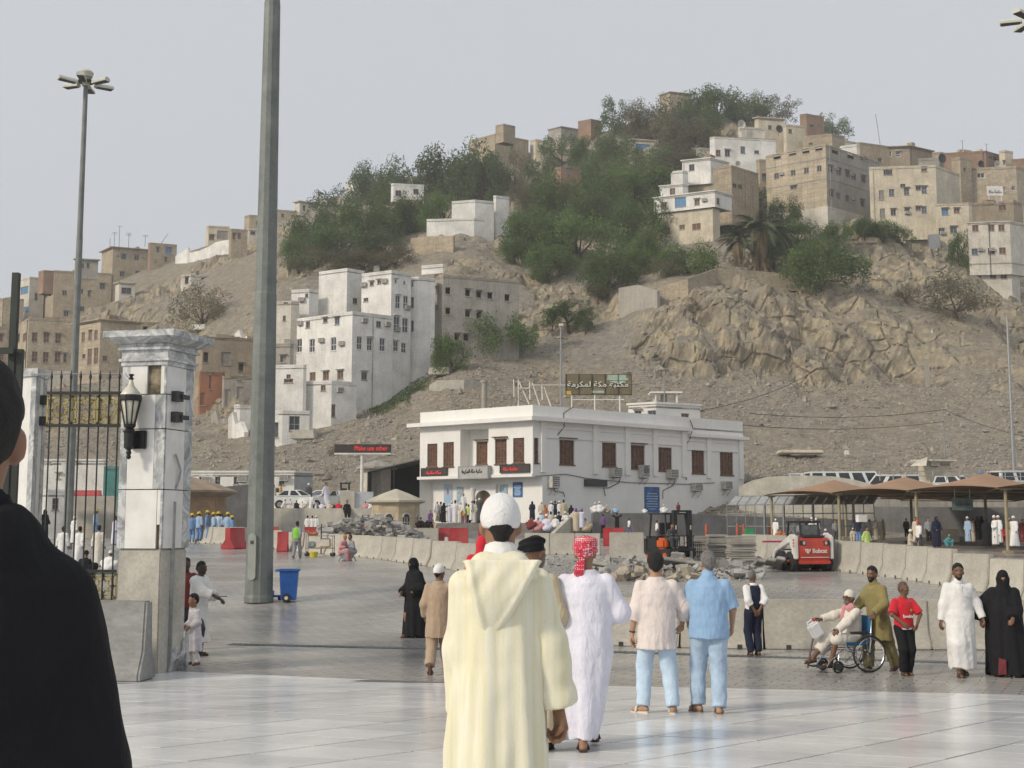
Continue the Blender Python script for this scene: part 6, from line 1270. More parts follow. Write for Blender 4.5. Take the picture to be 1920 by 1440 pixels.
def forklift():
 g0=gnd(1265,1060);root=thing('forklift','orange and black forklift seen from its mast side, between slab stacks','forklift',g0,rz=R(24),scale=.9);BK=mat('forklift_black',(.018,.018,.02),.55,.2,6);OR=mat('forklift_orange',(.62,.11,.015),.4,.15,2,coat=.3)
 g=MB();g.box((0,.5,.55),(1.15,1.7,.5));g.build('chassis',BK,root,bevel=.05);g=MB();g.box((0,.95,.95),(1.1,.9,.55));g.build('engine_cover',BK,root,bevel=.08,smooth=35);g=MB();g.box((0,1.5,.75),(1.12,.45,.95));g.build('counterweight',BK,root,bevel=.12,smooth=35)
 g=MB();g.box((-.60,-.05,.92),(.30,.7,.48));g.build('side_tank',OR,root,bevel=.1,smooth=35)
 for sx in(-1,1):
  g=MB();g.tube([(sx*.52,-.25,.8),(sx*.5,-.1,2.15)],.05,6);g.build('cab_post',BK,root);g=MB();g.tube([(sx*.52,1.2,1.1),(sx*.5,1.05,2.15)],.05,6);g.build('cab_post',BK,root)
  g=MB();g.box((sx*.36,-.62,1.28),(.16,.2,2.05));g.build('mast_rail',BK,root);g=MB();g.box((sx*.36,-.74,1.6),(.05,.03,.18));g.build('work_lamp',M_LAMP,root)
  g=MB();g.box((sx*.35,-1.3,.10),(.13,1.1,.05));g.box((sx*.35,-.76,.42),(.13,.05,.65));g.build('fork',M_STEEL,root)
  for y,r in((-.3,.36),(1.2,.3)):g=MB();g.tube([(sx*.42,y,r),(sx*.66,y,r)],r,18);w=g.build('wheel',M_TYRE,root);g=MB();g.tube([(sx*.5,y,r),(sx*.675,y,r)],r*.5,12);g.build('rim',OR,w)
 g=MB();g.box((0,.48,2.18),(1.12,1.4,.07));g.build('cab_roof',BK,root)
 for i in range(5):g=MB();g.box((-.45+i*.22,-.80,.95),(.03,.03,.55));g.build('load_guard',BK,root)
 g=MB();g.box((0,-.8,.68),(1.05,.06,.1));g.box((0,-.8,1.24),(1.0,.05,.05));g.build('carriage',BK,root);g=MB();g.box((0,-.62,2.28),(.86,.16,.08));g.build('mast_crossbar',BK,root);g=MB();g.box((0,-.6,.5),(.7,.14,.1));g.build('mast_crossbar',BK,root)
 g=MB();g.box((0,.55,1.25),(.5,.5,.12));g.box((0,.8,1.55),(.48,.1,.5));g.build('seat',BK,root);g=MB();g.tube([(0,-.1,1.0),(0,.15,1.35)],.03,6);g.tube([(.18*math.cos(t),.15+.1*math.sin(t),1.36+.14*math.sin(t))for t in np.linspace(0,6.28,13)[:-1]],.018,5,closed=True);g.build('steering_wheel',BK,root)
 g=MB();pts=[(.8+.0,-.5,z)for z in(.35,.6,.85)]
 for i in range(5):g.tube([(.62+i*.09,-.55,.35),(.62+i*.09,-.55,.98)],.015,5)
 for z in(.35,.98):g.tube([(.6,-.55,z),(1.0,-.55,z)],.018,5)
 g.build('side_rack',BK,root)
forklift()
def yellow_loader():
 c=P(637,925,101);root=thing('wheel_loader','yellow wheel loader with a dark cab, parked left of the white LED post','loader',(c.x,c.y,ZTER),rz=.2);Y_=mat('loader_yellow',(.52,.28,.02),.5,.2,1.5,streak=.3);g=MB();g.box((-.1,0,1.0),(2.0,1.3,.75));g.build('body',Y_,root,bevel=.1,smooth=35)
 g=MB();g.box((-.75,0,1.5),(.8,1.1,.4));g.build('engine_cover',Y_,root,bevel=.06)
 for x in(.1,.75):
  for s in(-.5,.5):g=MB();g.box((x,s,1.75),(.08,.08,.85));g.build('cab_post',M_DKSTEEL,root)
 g=MB();g.box((.42,0,2.2),(.85,1.15,.08));g.build('cab_roof',M_DKSTEEL,root);g=MB();g.box((.3,0,1.6),(.5,.5,.4));g.build('seat',M_DKSTEEL,root)
 for x in(-.7,.8):
  for s in(-.65,.65):g=MB();g.tube([(x,s-.14,.5),(x,s+.14,.5)],.5,16);g.build('wheel',M_TYRE,root)
 g=MB();g.extr([(1.2,-.9,.2),(1.25,-.9,1.0),(1.4,-.9,.4),(1.9,-.9,.2)],(0,1.8,0));g.build('bucket',Y_,root)
yellow_loader()
def bin_():
 p=gnd(541,1128);root=thing('wheeled_bin','blue plastic wheeled bin standing beside the big mast','bin',p,rz=.12);B=mat('bin_blue',(.015,.10,.38),.45,.15,3,streak=.2);sc=.90
 g=MB();lo=[(-.20,-.19),(.20,-.19),(.20,.19),(-.20,.19)];hi=[(-.245,-.25),(.255,-.25),(.255,.25),(-.245,.25)];n=4
 k=[Vector((x,y,.05))for x,y in lo]+[Vector((x,y,.84))for x,y in hi];g.add(k,[(3,2,1,0)]+[(i,(i+1)%4,4+(i+1)%4,4+i)for i in range(4)]);k2=[Vector((x*.93,y*.93,.84))for x,y in hi]+[Vector((x*.9,y*.9,.3))for x,y in lo];g.add(k[4:]+k2[:4],[(0,1,5,4),(1,2,6,5),(2,3,7,6),(3,0,4,7)]);g.add(k2,[(0,4,5,1)[::-1],(1,5,6,2)[::-1],(2,6,7,3)[::-1],(3,7,4,0)[::-1],(4,5,6,7)]);g.build('body',B,root)
 g=MB();g.tube([(-.26,-.27,.84),(.275,-.27,.84),(.275,.27,.84),(-.26,.27,.84)],.03,6,closed=True);g.extr([(-.26,-.2,.87),(-.26,.2,.87),(-.36,.15,.86),(-.36,-.15,.86)],(0,0,-.06));g.build('rim',B,root)
 for s in(-1,1):g=MB();g.tube([(-.05,s*.2,.11),(-.05,s*.26,.11)],.11,14);w=g.build('wheel',M_TYRE,root);g=MB();g.tube([(-.05,s*.21,.11),(-.05,s*.27,.11)],.05,10);g.build('rim',M_PALE,w)
 g=MB();g.tube([(-.05,-.22,.11),(-.05,.22,.11)],.02,6);g.build('axle',M_DKSTEEL,root)
 t=thing('trolley_base','blue wheeled trolley frame lying between the big mast and the bin','trolley',gnd(517,1126));g=MB();g.box((.0,0,.12),(.32,.3,.05));g.box((-.1,0,.2),(.06,.3,.12));g.build('frame',B,t)
 for x in(-.12,.14):g=MB();g.tube([(x,-.17,.07),(x,-.12,.07)],.06,10);g.build('wheel',M_TYRE,t)
bin_()
M_SLAB=mat('paving_slab',(.36,.34,.30),.85,.25,2,rnd=.18,col2=(.24,.225,.2));M_SLAB2=mat('broken_slab',(.38,.365,.335),.9,.35,1.2,col2=(.20,.195,.185),fine=.4)
SLAB_ME=MB().box((0,0,0),(1,1,1)).mesh('stone_slab',M_SLAB)
def stack(label,px,py,w,d,n,h=.075,gap=.012,rz=0.0):
 p=gnd(px,py);root=thing('slab_stack',label,'stack of slabs',p,rz=rz,group='stacks of paving slabs');rng=random.Random(px)
 for i in range(n):
  o=link('stone_slab',SLAB_ME,root);o.location=(rng.uniform(-.05,.05),rng.uniform(-.05,.05),.05+i*(h+gap));o.scale=(w*rng.uniform(.9,1.04),d,h*rng.uniform(.8,1.1));o.rotation_euler=(rng.uniform(-.012,.012),rng.uniform(-.012,.012),rng.uniform(-.05,.05))
for a in(('tidy stack of grey paving slabs right of the single barrier',1220,1046,.75,.8,11),('leaning stack of paving slabs right behind the forklift',1308,1054,.9,.9,12,.075,.014,.1),('broad stack of paving slabs in the middle of the row',1345,1056,.8,.9,13,.075,.012,-.06),('tall stack of paving slabs with a dark strap, next to the barriers',1390,1060,1.0,.9,13),('small stack of paving slabs half hidden behind the keffiyeh man',1158,1046,.6,.7,10),('thin-layered stack of paving slabs behind the forklift rack',1288,1050,.6,.8,12)):stack(*a)
def rubble(name,area,n,smin,smax,m,mound=.0,seed=1,flat=.35):
 rng=np.random.default_rng(seed);g=MB();(x0,x1),(y0,y1)=area
 for i in range(n):
  px,py=rng.uniform(x0,x1),rng.uniform(y0,y1);p=gnd(px,py);s=smin+(smax-smin)*rng.random()**2.2
  tt=1-(2*(px-x0)/(x1-x0)-1)**2;p.z+=mound*tt*rng.random()+s*.15
  M=Matrix.Rotation(rng.uniform(0,6.3),3,'Z')@Matrix.Rotation(rng.normal(0,.5),3,'X')@Matrix.Rotation(rng.normal(0,.35),3,'Y')
  k=rng.integers(4,7);a0=np.sort(rng.uniform(0,6.28,k));th=s*flat*rng.uniform(.4,1.3);top=[p+M@Vector((math.cos(a)*s*rng.uniform(.6,1)*.6,math.sin(a)*s*.6,th/2))for a in a0]
  g.add(top+[q-M@Vector((0,0,th))for q in top],[tuple(range(k)),tuple(range(2*k-1,k-1,-1))]+[(j,k+j,k+(j+1)%k,(j+1)%k)for j in range(k)])
 o=g.build(name,m);o['kind']='stuff';return o
rubble('rubble',((1110,1425),(1058,1086)),900,.08,.55,M_SLAB2,.22,2,.32)
rubble('rubble',((1140,1340),(1068,1092)),110,.2,.65,mat('broken_stone',(.40,.345,.26),.9,.35,1.2,col2=(.22,.195,.165),fine=.4),.22,7,.5)
rubble('rubble',((1000,1440),(1042,1092)),500,.04,.22,M_SLAB2,0,3,.5)
def left_pile():
 rng=np.random.default_rng(9);g=MB()
 for i in range(620):
  t=rng.random();px=lerp(598,800,t);Y=rng.uniform(64,70);c=P(px,1020,Y);z=plaza_z(0,Y)+.25+rng.random()*(1.35*math.sin(math.pi*min(1,.1+t*.9))**.7+.1);c.z=z;s=.12+.5*rng.random()**2
  M=Matrix.Rotation(rng.uniform(0,6.3),3,'Z')@Matrix.Rotation(rng.normal(0,.6),3,'X');g.box(c,(s,s*.7,s*.3),M=M)
 g.build('stone_pile',M_SLAB2)['kind']='stuff'
left_pile()
def long_slab_pieces():
 for label,px,py,l,w,rx in(('flat broken slab tipped against the rubble in front of the forklift',1282,1078,1.5,.9,-.35),('slab lying aslant at the left end of the rubble',1120,1075,1.6,.5,-.2),('ribbed heap of thin slabs by the loader bucket',1425,1072,1.5,.8,-.25),('upright block sticking out of the rubble near the forklift',1272,1064,.5,.5,-1.1)):
  p=gnd(px,py);root=thing('broken_slab',label,'broken slab',p,rz=random.uniform(-.4,.4));g=MB()
  for k in range(3 if 'ribbed' in label else 1):g=MB();g.box((k*.35,k*.05,.32+k*.03),(l if 'ribbed' not in label else.3,w,.12),M=Matrix.Rotation(rx,3,'X')@Matrix.Rotation(.15,3,'Y'));g.build('stone_slab',M_SLAB2,root,bevel=.02)
long_slab_pieces()
def cart():
 p=gnd(600,1043);root=thing('steel_cart','steel frame cart with wooden boards and goods, left of the two seated men','cart',p)
 Wm=mat('cart_board',(.36,.19,.07),.7,.3,3)
 for x in(-.62,.62):
  for y in(-.3,.3):g=MB();g.tube([(x,y,.1),(x,y,1.2 if x<0 else.95)],.022,6);g.build('post',M_STEEL,root)
 g=MB();g.tube([(.0,.3,.1),(.0,.3,1.5)],.03,6);g.build('post',M_DKSTEEL,root)
 for z,m,w in((.38,Wm,1.3),(.95,M_STEEL,1.3)):g=MB();g.box((0,0,z),(w,.66,.04));g.build('shelf',m,root)
 for x in(-.6,.6):
  for y in(-.28,.28):g=MB();g.tube([(x,y-.02,.09),(x,y+.02,.09)],.09,12);g.build('wheel',M_TYRE,root)
 for lab,x,y,z,d,m in(('orange-brown box of goods on top of the steel cart',-.35,0,1.06,(.5,.5,.18),mat('goods_orange',(.45,.15,.05),.7,.3)),('pale sack on the shelf of the steel cart',.25,0,.63,(.55,.5,.42),M_PALE),('small metal pots on the left of the cart shelf',-.4,0,.55,(.4,.4,.28),M_STEEL)):
  g=MB();g.box((0,0,0),d,taper=.86);o=g.build('goods_box',m,bevel=.05,loc=(p.x+x,p.y+y,p.z+z-.0));tag(o,lab,'goods')
 q=gnd(590,1044);g=MB();g.lathe((0,0,0),[(.16,0),(.2,.2),(.2,.24)],14);tag(g.build('yellow_tub',mat('tub_yellow',(.62,.52,.03),.5,.1),loc=q+Vector((0,-.3,0))),'low yellow tub on the ground in front of the cart','tub')
cart()
for lab,px,py,Y,d,m,nm,cat in(('green bundle inside the steel cage',1405,1003,77,(.55,.4,.4),mat('bundle_green',(.03,.30,.13),.7,.2),'bundle','bundle'),('magenta strip of cloth on the barrier left of the loader',1463,1017,50,(1.5,.3,.07),mat('cloth_magenta',(.42,.02,.10),.7,.1),'cloth_strip','cloth'),('white plastic bottle on the barrier before the red barriers',837,1021,50,(.15,.15,.3),M_WHITE,'bottle','bottle'),('small tan board leaning behind the woman in black at the right',1782,1016,73,(1.1,.08,.75),M_CREAM,'board','board'),('left one of the white foam boxes beside the white robed man at right edge',1893,1024,70,(.5,.4,.33),M_WHITE,'foam_box','box'),('right one of the white foam boxes at the right edge',1918,1024,70,(.5,.4,.33),M_WHITE,'foam_box','box')):
 c=P(px,py,Y);g=MB();g.box((0,0,d[2]/2),d,taper=.9);tag(g.build(nm,m,loc=c,bevel=.02),lab,cat)
for i,px in enumerate((1395,1383,1443,1325)):
 c=P(px,1004,80);g=MB();g.lathe((0,0,0),[(.2,0),(.2,.05),(.11,.06),(.1,1.0),(.06,1.05)],10);tag(g.build('post_cone',mat('cone_orange',(.45,.10,.04),.6,.2),loc=(c.x,c.y,plaza_z(c.x,c.y))),['orange marker post right of the green bundle wall corner','orange marker post just left of the first one by the cage','orange marker post inside the cage beside the man in white','orange marker post behind the slab stacks'][i],'marker post','orange marker posts')
for lab,px,py,d,m in(('pale fallen concrete slab lying on the rocky slope right of the library',1500,850,(4.5,1.6,.35),M_CREAM),('white block on the slope above the parking',1588,853,(.5,.4,.5),M_WHITE),('corrugated silver shed on the cliff edge below the blue shutter house',1752,474,(1.8,1.2,3.2),M_STEEL),('white sheet bundle on the ledge under the long tan block',1490+95,448,(1.6,.6,.5),M_WHITE),('scrap shelter of poles and cloth beside the narrow tree',772,700,(3.0,2,1.8),mat('scrap_cloth',(.34,.38,.34),.9,.4,1.5)),('wrecked pale car shell beside the scrap shelter',825,702,(2.6,1.4,.9),M_PALE),('small white roof tank hut behind the gate pillar',376,619,(2.6,2,.9),M_WHITE),('broken culvert box low on the bare slope',568,822,(3.0,1.2,1.0),M_CONC),('white tank on the tan cabin near the large white house',706,509,(1,1,1),M_PALE)):
 Y=hill_hit(px,py).y;c=P(px,py,Y-.4);g=MB();g.box((0,0,d[2]*.4),d,random.uniform(-.3,.3),taper=.92);w=lab.split();tag(g.build('shed' if 'shed' in lab else 'shelter' if 'shelter' in lab else 'car_shell' if 'car shell' in lab else 'tank' if 'tank' in lab else 'debris_slab',m,loc=c,bevel=.08),lab,'shed' if 'shed' in lab else 'shelter' if 'shelter' in lab else 'wreck' if 'wreck' in lab else 'tank' if 'tank' in lab else 'debris')
A3=lambda*a:np.array(a,np.float32)
def sd_cap(p,a,b,ra,rb):
 a,b=A3(*a),A3(*b);ba=b-a;pa=p-a;t=np.clip(pa@ba/max(1e-9,float(ba@ba)),0,1)
 return np.sqrt(((pa-t[:,None]*ba)**2).sum(1))-(ra+(rb-ra)*t)
def sd_ell(p,c,r):
 r=A3(*r);q=(p-A3(*c))/r;return(np.sqrt((q*q).sum(1))-1)*float(min(r))
def sd_loft(p,tab):
 t=np.array(tab,np.float32);t=t[np.argsort(t[:,0])];z=p[:,2];f=lambda i:np.interp(z,t[:,0],t[:,i])
 rx,ry=f(3),f(4);q=np.sqrt(((p[:,0]-f(1))/rx)**2+((p[:,1]-f(2))/ry)**2)
 return np.maximum(np.maximum((q-1)*np.minimum(rx,ry),z-t[-1,0]),t[0,0]-z)
def smin(a,b,k):
 h=np.clip(.5+.5*(b-a)/k,0,1);return b+(a-b)*h-k*h*(1-h)
def wob(p,s,ph=0.0):
 x,y,z=p[:,0]*s,p[:,1]*s,p[:,2]*s;return(np.sin(x*1.7+1.3*np.sin(y*1.1+ph)+z*.6)+np.sin(y*2.1+1.1*np.sin(z*.9-ph)+x*.5)+np.sin(z*1.5+1.2*np.sin(x*1.3+ph)))/3
def nets(f,lo,hi,h):
 n=[int(math.ceil((hi[i]-lo[i])/h))+1 for i in range(3)];g=[lo[i]+h*np.arange(n[i],dtype=np.float32)for i in range(3)]
 X=np.stack(np.meshgrid(*g,indexing='ij'),-1).reshape(-1,3).astype(np.float32);v=f(X).reshape(n).astype(np.float32)
 v[0],v[-1],v[:,0],v[:,-1],v[:,:,0],v[:,:,-1]=[np.maximum(q,h*.3)for q in(v[0],v[-1],v[:,0],v[:,-1],v[:,:,0],v[:,:,-1])]
 s=v<0;c=np.zeros([k-1 for k in n],np.int8);off=[(i,j,k)for i in(0,1)for j in(0,1)for k in(0,1)]
 sl=lambda a,o:a[o[0]:a.shape[0]-1+o[0],o[1]:a.shape[1]-1+o[1],o[2]:a.shape[2]-1+o[2]]
 for o in off:c+=sl(s,o)
 I=np.argwhere((c>0)&(c<8))
 if not len(I):return np.zeros((0,3)),np.zeros((0,4),int)
 idx=np.full(c.shape,-1,np.int64);idx[tuple(I.T)]=np.arange(len(I));acc=np.zeros((len(I),3),np.float32);cnt=np.zeros(len(I),np.float32)
 for a in off:
  for ax in range(3):
   if a[ax]:continue
   b=list(a);b[ax]=1;va=v[I[:,0]+a[0],I[:,1]+a[1],I[:,2]+a[2]];vb=v[I[:,0]+b[0],I[:,1]+b[1],I[:,2]+b[2]];m=(va<0)!=(vb<0)
   t=np.where(m,va/np.where(m,va-vb,1),0);q=np.tile(np.array(a,np.float32),(len(I),1));q[:,ax]+=t;acc+=q*m[:,None];cnt+=m
 V=(I+acc/cnt[:,None])*h+np.array(lo);Q=[]
 for ax in range(3):
  u,w=(ax+1)%3,(ax+2)%3;a=np.take(s,range(n[ax]-1),ax);b=np.take(s,range(1,n[ax]),ax);E=np.argwhere(a!=b);E=E[(E[:,u]>0)&(E[:,w]>0)]
  if not len(E):continue
  k=[]
  for du,dw in((1,1),(0,1),(0,0),(1,0)):q=E.copy();q[:,u]-=du;q[:,w]-=dw;k.append(idx[np.minimum(q[:,0],c.shape[0]-1),np.minimum(q[:,1],c.shape[1]-1),np.minimum(q[:,2],c.shape[2]-1)])
  k=np.stack(k,1);fl=~a[tuple(E.T)];k[fl]=k[fl][:,::-1];k=k[(k>=0).all(1)];Q.append(k)
 return V,np.concatenate(Q)
def to_mesh(name,parts,m):
 V,Fc,n=[],[],0
 for v,f in parts:V.append(v);Fc.append(f+n);n+=len(v)
 me=bpy.data.meshes.new(name);me.from_pydata(np.concatenate(V).tolist(),[],np.concatenate(Fc).tolist())
 if m:me.materials.append(m)
 shade(me);me.update();return me
def ik(s,t,l1,l2,pole):
 s,t=Vector(s),Vector(t);d=t-s;L=min(d.length,(l1+l2)*.999);d.normalize();t=s+d*L;a=(l1*l1-l2*l2+L*L)/(2*L);hgt=math.sqrt(max(0,l1*l1-a*a));p=Vector(pole);p=p-d*p.dot(d);p.normalize();return s+d*a+p*hgt,t
def skeleton(q):
 J={};dz=q.get('dz',0);ln=q.get('lean',0);hz=.93+dz;tw=Matrix.Rotation(q.get('twist',0),3,'Z');sh=q.get('shrug',0)
 J['pel']=Vector((q.get('sway',0),0,hz));J['chest']=Vector((q.get('side',0),-ln,1.36+dz));J['neck']=J['chest']+Vector((0,-.02-ln*.2,.13));J['head']=J['neck']+Vector((0,-.02-ln*.25+q.get('hy',0),.145))+Vector(q.get('hoff',(0,0,0)))
 for s,k in((-1,'r'),(1,'l')):
  S=J['chest']+tw@Vector((s*q.get('sw',.168),.005,.036+sh));Wt=q.get(k+'h',(s*.27,-.02,.86));J[k+'s']=S;J[k+'e'],J[k+'w']=ik(S,Wt,.285,.262,q.get(k+'p',(s*.3,.9,-.1)))
  Hp=J['pel']+Vector((s*.09,0,-.02));J[k+'hip']=Hp;An=q.get(k+'f',(s*.10,0,.085));J[k+'k'],J[k+'a']=ik(Hp,An,.43,.42,q.get(k+'kp',(s*.12,-1,0)))
  d=J[k+'w']-J[k+'e'];J[k+'d']=d.normalized()
 return J
def head_local(J,q):
 return Matrix.Rotation(q.get('yaw',0),3,'Z')@Matrix.Rotation(q.get('nod',0),3,'X')@Matrix.Rotation(q.get('tilt',0),3,'Y')
def hl(p,J,q):return(p-A3(*J['head']))@np.array(head_local(J,q),np.float32)
def f_head(p):
 d=sd_ell(p,(0,.012,.035),(.074,.094,.098));d=smin(d,sd_ell(p,(0,-.028,-.045),(.054,.062,.072)),.05);d=smin(d,sd_cap(p,(0,-.072,-.098),(0,-.06,-.09),.022,.025),.03)
 d=smin(d,sd_cap(p,(0,-.088,.018),(0,-.106,-.028),.009,.0145),.014);d=smin(d,sd_cap(p,(-.042,-.074,.030),(.042,-.074,.030),.013,.013),.022)
 for s in(-1,1):
  d=smin(d,sd_ell(p,(s*.081,.012,-.012),(.014,.022,.035)),.008);d=np.maximum(d,-sd_ell(p,(s*.032,-.093,.006),(.018,.014,.012)))
  d=smin(d,sd_ell(p,(s*.034,-.066,-.02),(.024,.024,.02)),.02)
 d=smin(d,sd_cap(p,(-.017,-.087,-.064),(.017,-.087,-.064),.0075,.0075),.008);return d
def f_hand(curl=.5,spread=1.0,grip=0):
 pr=[((0,0,0),(0,.03,0),.024,.027)]
 for i,(x,L)in enumerate(((.032,.95),(.011,1.05),(-.011,.98),(-.031,.8))):
  b=Vector((x*spread,.092-abs(i-1.2)*.006,0));pr.append(((x*.55,.012,0),tuple(b),.017,.0135));c=curl*(1+.14*i);a=c*.7
  for l,r in((.044,.0112),(.027,.0102),(.021,.0092)):e=b+Vector((0,math.cos(a),-math.sin(a)))*l*L;pr.append((tuple(b),tuple(e),r,r*.9));b=e;a+=c
 t0,t1,t2,t3=(.018,.02,-.006),(.045,.048,-.018),(.054,.076,-.028-.012*curl),(.050-.02*curl,.098,-.036-.02*curl);pr+=[(t0,t1,.016,.014),(t1,t2,.0125,.0115),(t2,t3,.0112,.009)]
 return pr
def hand_mesh(w,d,nrm,side,curl,h=.0065):
 d=Vector(d).normalized();n=Vector(nrm);n=(n-d*n.dot(d)).normalized();x=d.cross(n)*-1;pr=f_hand(curl)
 if side=='l':pr=[((-a[0],a[1],a[2]),(-b[0],b[1],b[2]),r1,r2)for a,b,r1,r2 in pr]
 def f(p):
  o=None
  for a,b,r1,r2 in pr:q=sd_cap(p,a,b,r1,r2);o=q if o is None else smin(o,q,.007)
  return o
 v,fc=nets(f,(-.085,-.04,-.11),(.085,.215,.045),h);M=np.array([x,d,-n]);v=v@M+np.array(w)
 return v,fc
def body(q,h=.013,hands=None,torso=True,legs=True,bare_arm=False,head=True):
 J=skeleton(q)
 def f(p):
  d=np.full(len(p),9,np.float32)
  if head:
   m=((p-A3(*J['head']))**2).sum(1)<.06;hd=np.full(len(p),9,np.float32)
   if m.any():hd[m]=f_head(hl(p[m],J,q))
   d=smin(d,hd,.01);d=smin(d,sd_cap(p,J['neck']-Vector((0,0,.04)),J['head']+Vector((0,.012,-.05)),.062,.054),.035)
  if torso:
   pe,ch=J['pel'],J['chest'];tab=[(z,lerp(pe.x,ch.x,(z-pe.z)/.43),lerp(pe.y,ch.y,(z-pe.z)/.43),rx,ry)for z,rx,ry in((pe.z-.1,.11,.08),(pe.z,.155,.11),(pe.z+.18,.14,.10),(pe.z+.38,.165,.115),(pe.z+.5,.14,.085),(pe.z+.56,.07,.06))];d=smin(d,sd_loft(p,tab),.04)
  for k in 'lr':
   d=smin(d,sd_cap(p,J[k+'s'],J[k+'e'],.052,.042),.04);d=smin(d,sd_cap(p,J[k+'e'],J[k+'w'],.041,.027),.02)
   if not hands:d=smin(d,sd_cap(p,J[k+'w'],J[k+'w']+J[k+'d']*.10,.030,.026),.015)
   if legs:
    d=smin(d,sd_cap(p,J[k+'hip'],J[k+'k'],.085,.058),.03);d=smin(d,sd_cap(p,J[k+'k'],J[k+'a'],.056,.038),.02);ft=q.get(k+'t',(0,-1,-.08));e=Vector(ft).normalized()
    d=smin(d,sd_cap(p,J[k+'a']-Vector((0,0,.045))-e*.04,J[k+'a']-Vector((0,0,.05))+e*.14,.034,.026),.03)
  return d
 pts=[Vector(J[k])for k in J if k not in('ld','rd')]+[J['lw']+J['ld']*.14,J['rw']+J['rd']*.14];lo=[min(p[i]for p in pts)-.2 for i in range(3)];hi=[max(p[i]for p in pts)+.2 for i in range(3)]
 parts=[nets(f,lo,hi,h)]
 for k,(c,n)in(hands or{}).items():parts.append(hand_mesh(J[k+'w']-J[k+'d']*.02,q.get(k+'hd',J[k+'d']),n,k,c))
 return J,parts
def garment(prims,k,h,cuts=(),fold=None,margin=.12,post=None):
 lo,hi=[9]*3,[-9]*3
 for q in prims:
  if q[0]=='c':P_=[(Vector(q[1]),q[3]),(Vector(q[2]),q[4])]
  elif q[0]=='l':P_=[(Vector((t[1]+s*t[3],t[2]+s2*t[4],t[0])),0)for t in q[1]for s in(-1,1)for s2 in(-1,1)]
  else:P_=[(Vector(q[1]),max(q[2]))]
  for c,r in P_:lo=[min(lo[i],c[i]-r)for i in range(3)];hi=[max(hi[i],c[i]+r)for i in range(3)]
 def f(p):
  o=None
  for q in prims:
   d=sd_cap(p,*q[1:5])if q[0]=='c' else sd_loft(p,q[1])if q[0]=='l' else sd_ell(p,q[1],q[2])
   if len(q)>5 and q[0]=='c':
    for cp,cn in q[5]:d=np.maximum(d,(p-A3(*cp))@A3(*Vector(cn).normalized()))
   o=d if o is None else smin(o,d,k)
  if fold is not None:o=o+fold(p)
  for cp,cn in cuts:o=np.maximum(o,(p-A3(*cp))@A3(*Vector(cn).normalized()))
  return post(p,o)if post else o
 m=margin*.5;return nets(f,[v-m for v in lo],[v+m for v in hi],h)
def robe_fold(amp,n,ztop=1.2,ph=0.0,c=(0,0)):
 def f(p):
  th=np.arctan2(p[:,1]-c[1],p[:,0]-c[0]);w=np.clip((ztop-p[:,2])/ztop,0,1)**.8
  return amp*w*(np.sin(n*th+ph+1.6*np.sin(2*th+ph)+1.2*p[:,2])+.5*np.sin((n*1.7)//1*th+2*ph))+.005*wob(p,11,ph)+.0025*wob(p,29,ph)
 return f
def sleeve(J,k,r0=.071,r1=.068,r2=.06,t=1.0,upto='w'):
 out=[('c',J[k+'s'],J[k+'e'],r0,r1)]
 if upto=='w':e=J[k+'e'].lerp(J[k+'w'],t);out.append(('c',J[k+'e'],e,r1,r2,[(e,J[k+'d'])]))
 else:e=J[k+'s'].lerp(J[k+'e'],t);out=[('c',J[k+'s'],e,r0,r1,[(e,J[k+'e']-J[k+'s'])])]
 return out
def torso_tab(J,w=1.0,dp=1.0,low=None,top=.57):
 pe,ch=J['pel'],J['chest'];g=lambda z:(lerp(pe.x,ch.x,(z-pe.z)/.43),lerp(pe.y,ch.y,(z-pe.z)/.43))
 t=[(pe.z+a,*g(pe.z+a),rx*w,ry*dp)for a,rx,ry in((0,.185,.145),(.12,.182,.14),(.25,.18,.138),(.38,.186,.135),(.46,.158,.118),(.52,.10,.088),(top,.072,.072))]
 return(low or[])+t
def mean2(a,b):return(a+b)/2
def hair(q,J,style='short',h=.009,grow=.012,zc=1):
 R_=0
 def f(p):
  l=hl(p,J,q);d=sd_ell(l,(0,.012,.038),(.074+grow,.094+grow,.098+grow));d=smin(d,sd_cap(l,(0,.07,-.02),(0,.06,-.05),.045,.035),.03)
  d=d+.003*wob(l,60);d=np.maximum(d,-np.minimum(sd_ell(l,(.095,.006,-.012),(.03,.034,.044)),sd_ell(l,(-.095,.006,-.012),(.03,.034,.044))));d=np.maximum(d,-(l@A3(0,.86,.5)+.012));d=np.maximum(d,np.where(np.abs(l[:,0])>.06,-(l[:,1]+l[:,2]*.35-.012),-1));return np.maximum(np.maximum(d,-.085-l[:,2]),l[:,2]-zc)
 c=J['head'];return nets(f,[v-.17 for v in c],[v+.17 for v in c],h)
def beard(q,J,h=.009,g=.008):
 def f(p):
  l=hl(p,J,q);d=smin(sd_ell(l,(0,-.028,-.045),(.054+g,.062+g,.072+g)),sd_cap(l,(0,-.072,-.1),(0,-.062,-.105),.026,.026),.03)
  d=np.maximum(d,l[:,2]+.036+.25*np.abs(l[:,0])*-1);d=np.maximum(d,-sd_ell(l,(0,-.1,-.066),(.021,.03,.009)));return np.maximum(d,l[:,1]-.0)
 c=J['head'];return nets(f,[v-.17 for v in c],[v+.17 for v in c],h)
def brows(q,J,h=.005):
 def f(p):l=hl(p,J,q);return np.minimum(sd_cap(l,(-.048,-.083,.029),(-.016,-.090,.033),.006,.006),sd_cap(l,(.048,-.083,.029),(.016,-.090,.033),.006,.006))
 c=J['head'];return nets(f,[v-.12 for v in c],[v+.12 for v in c],h)
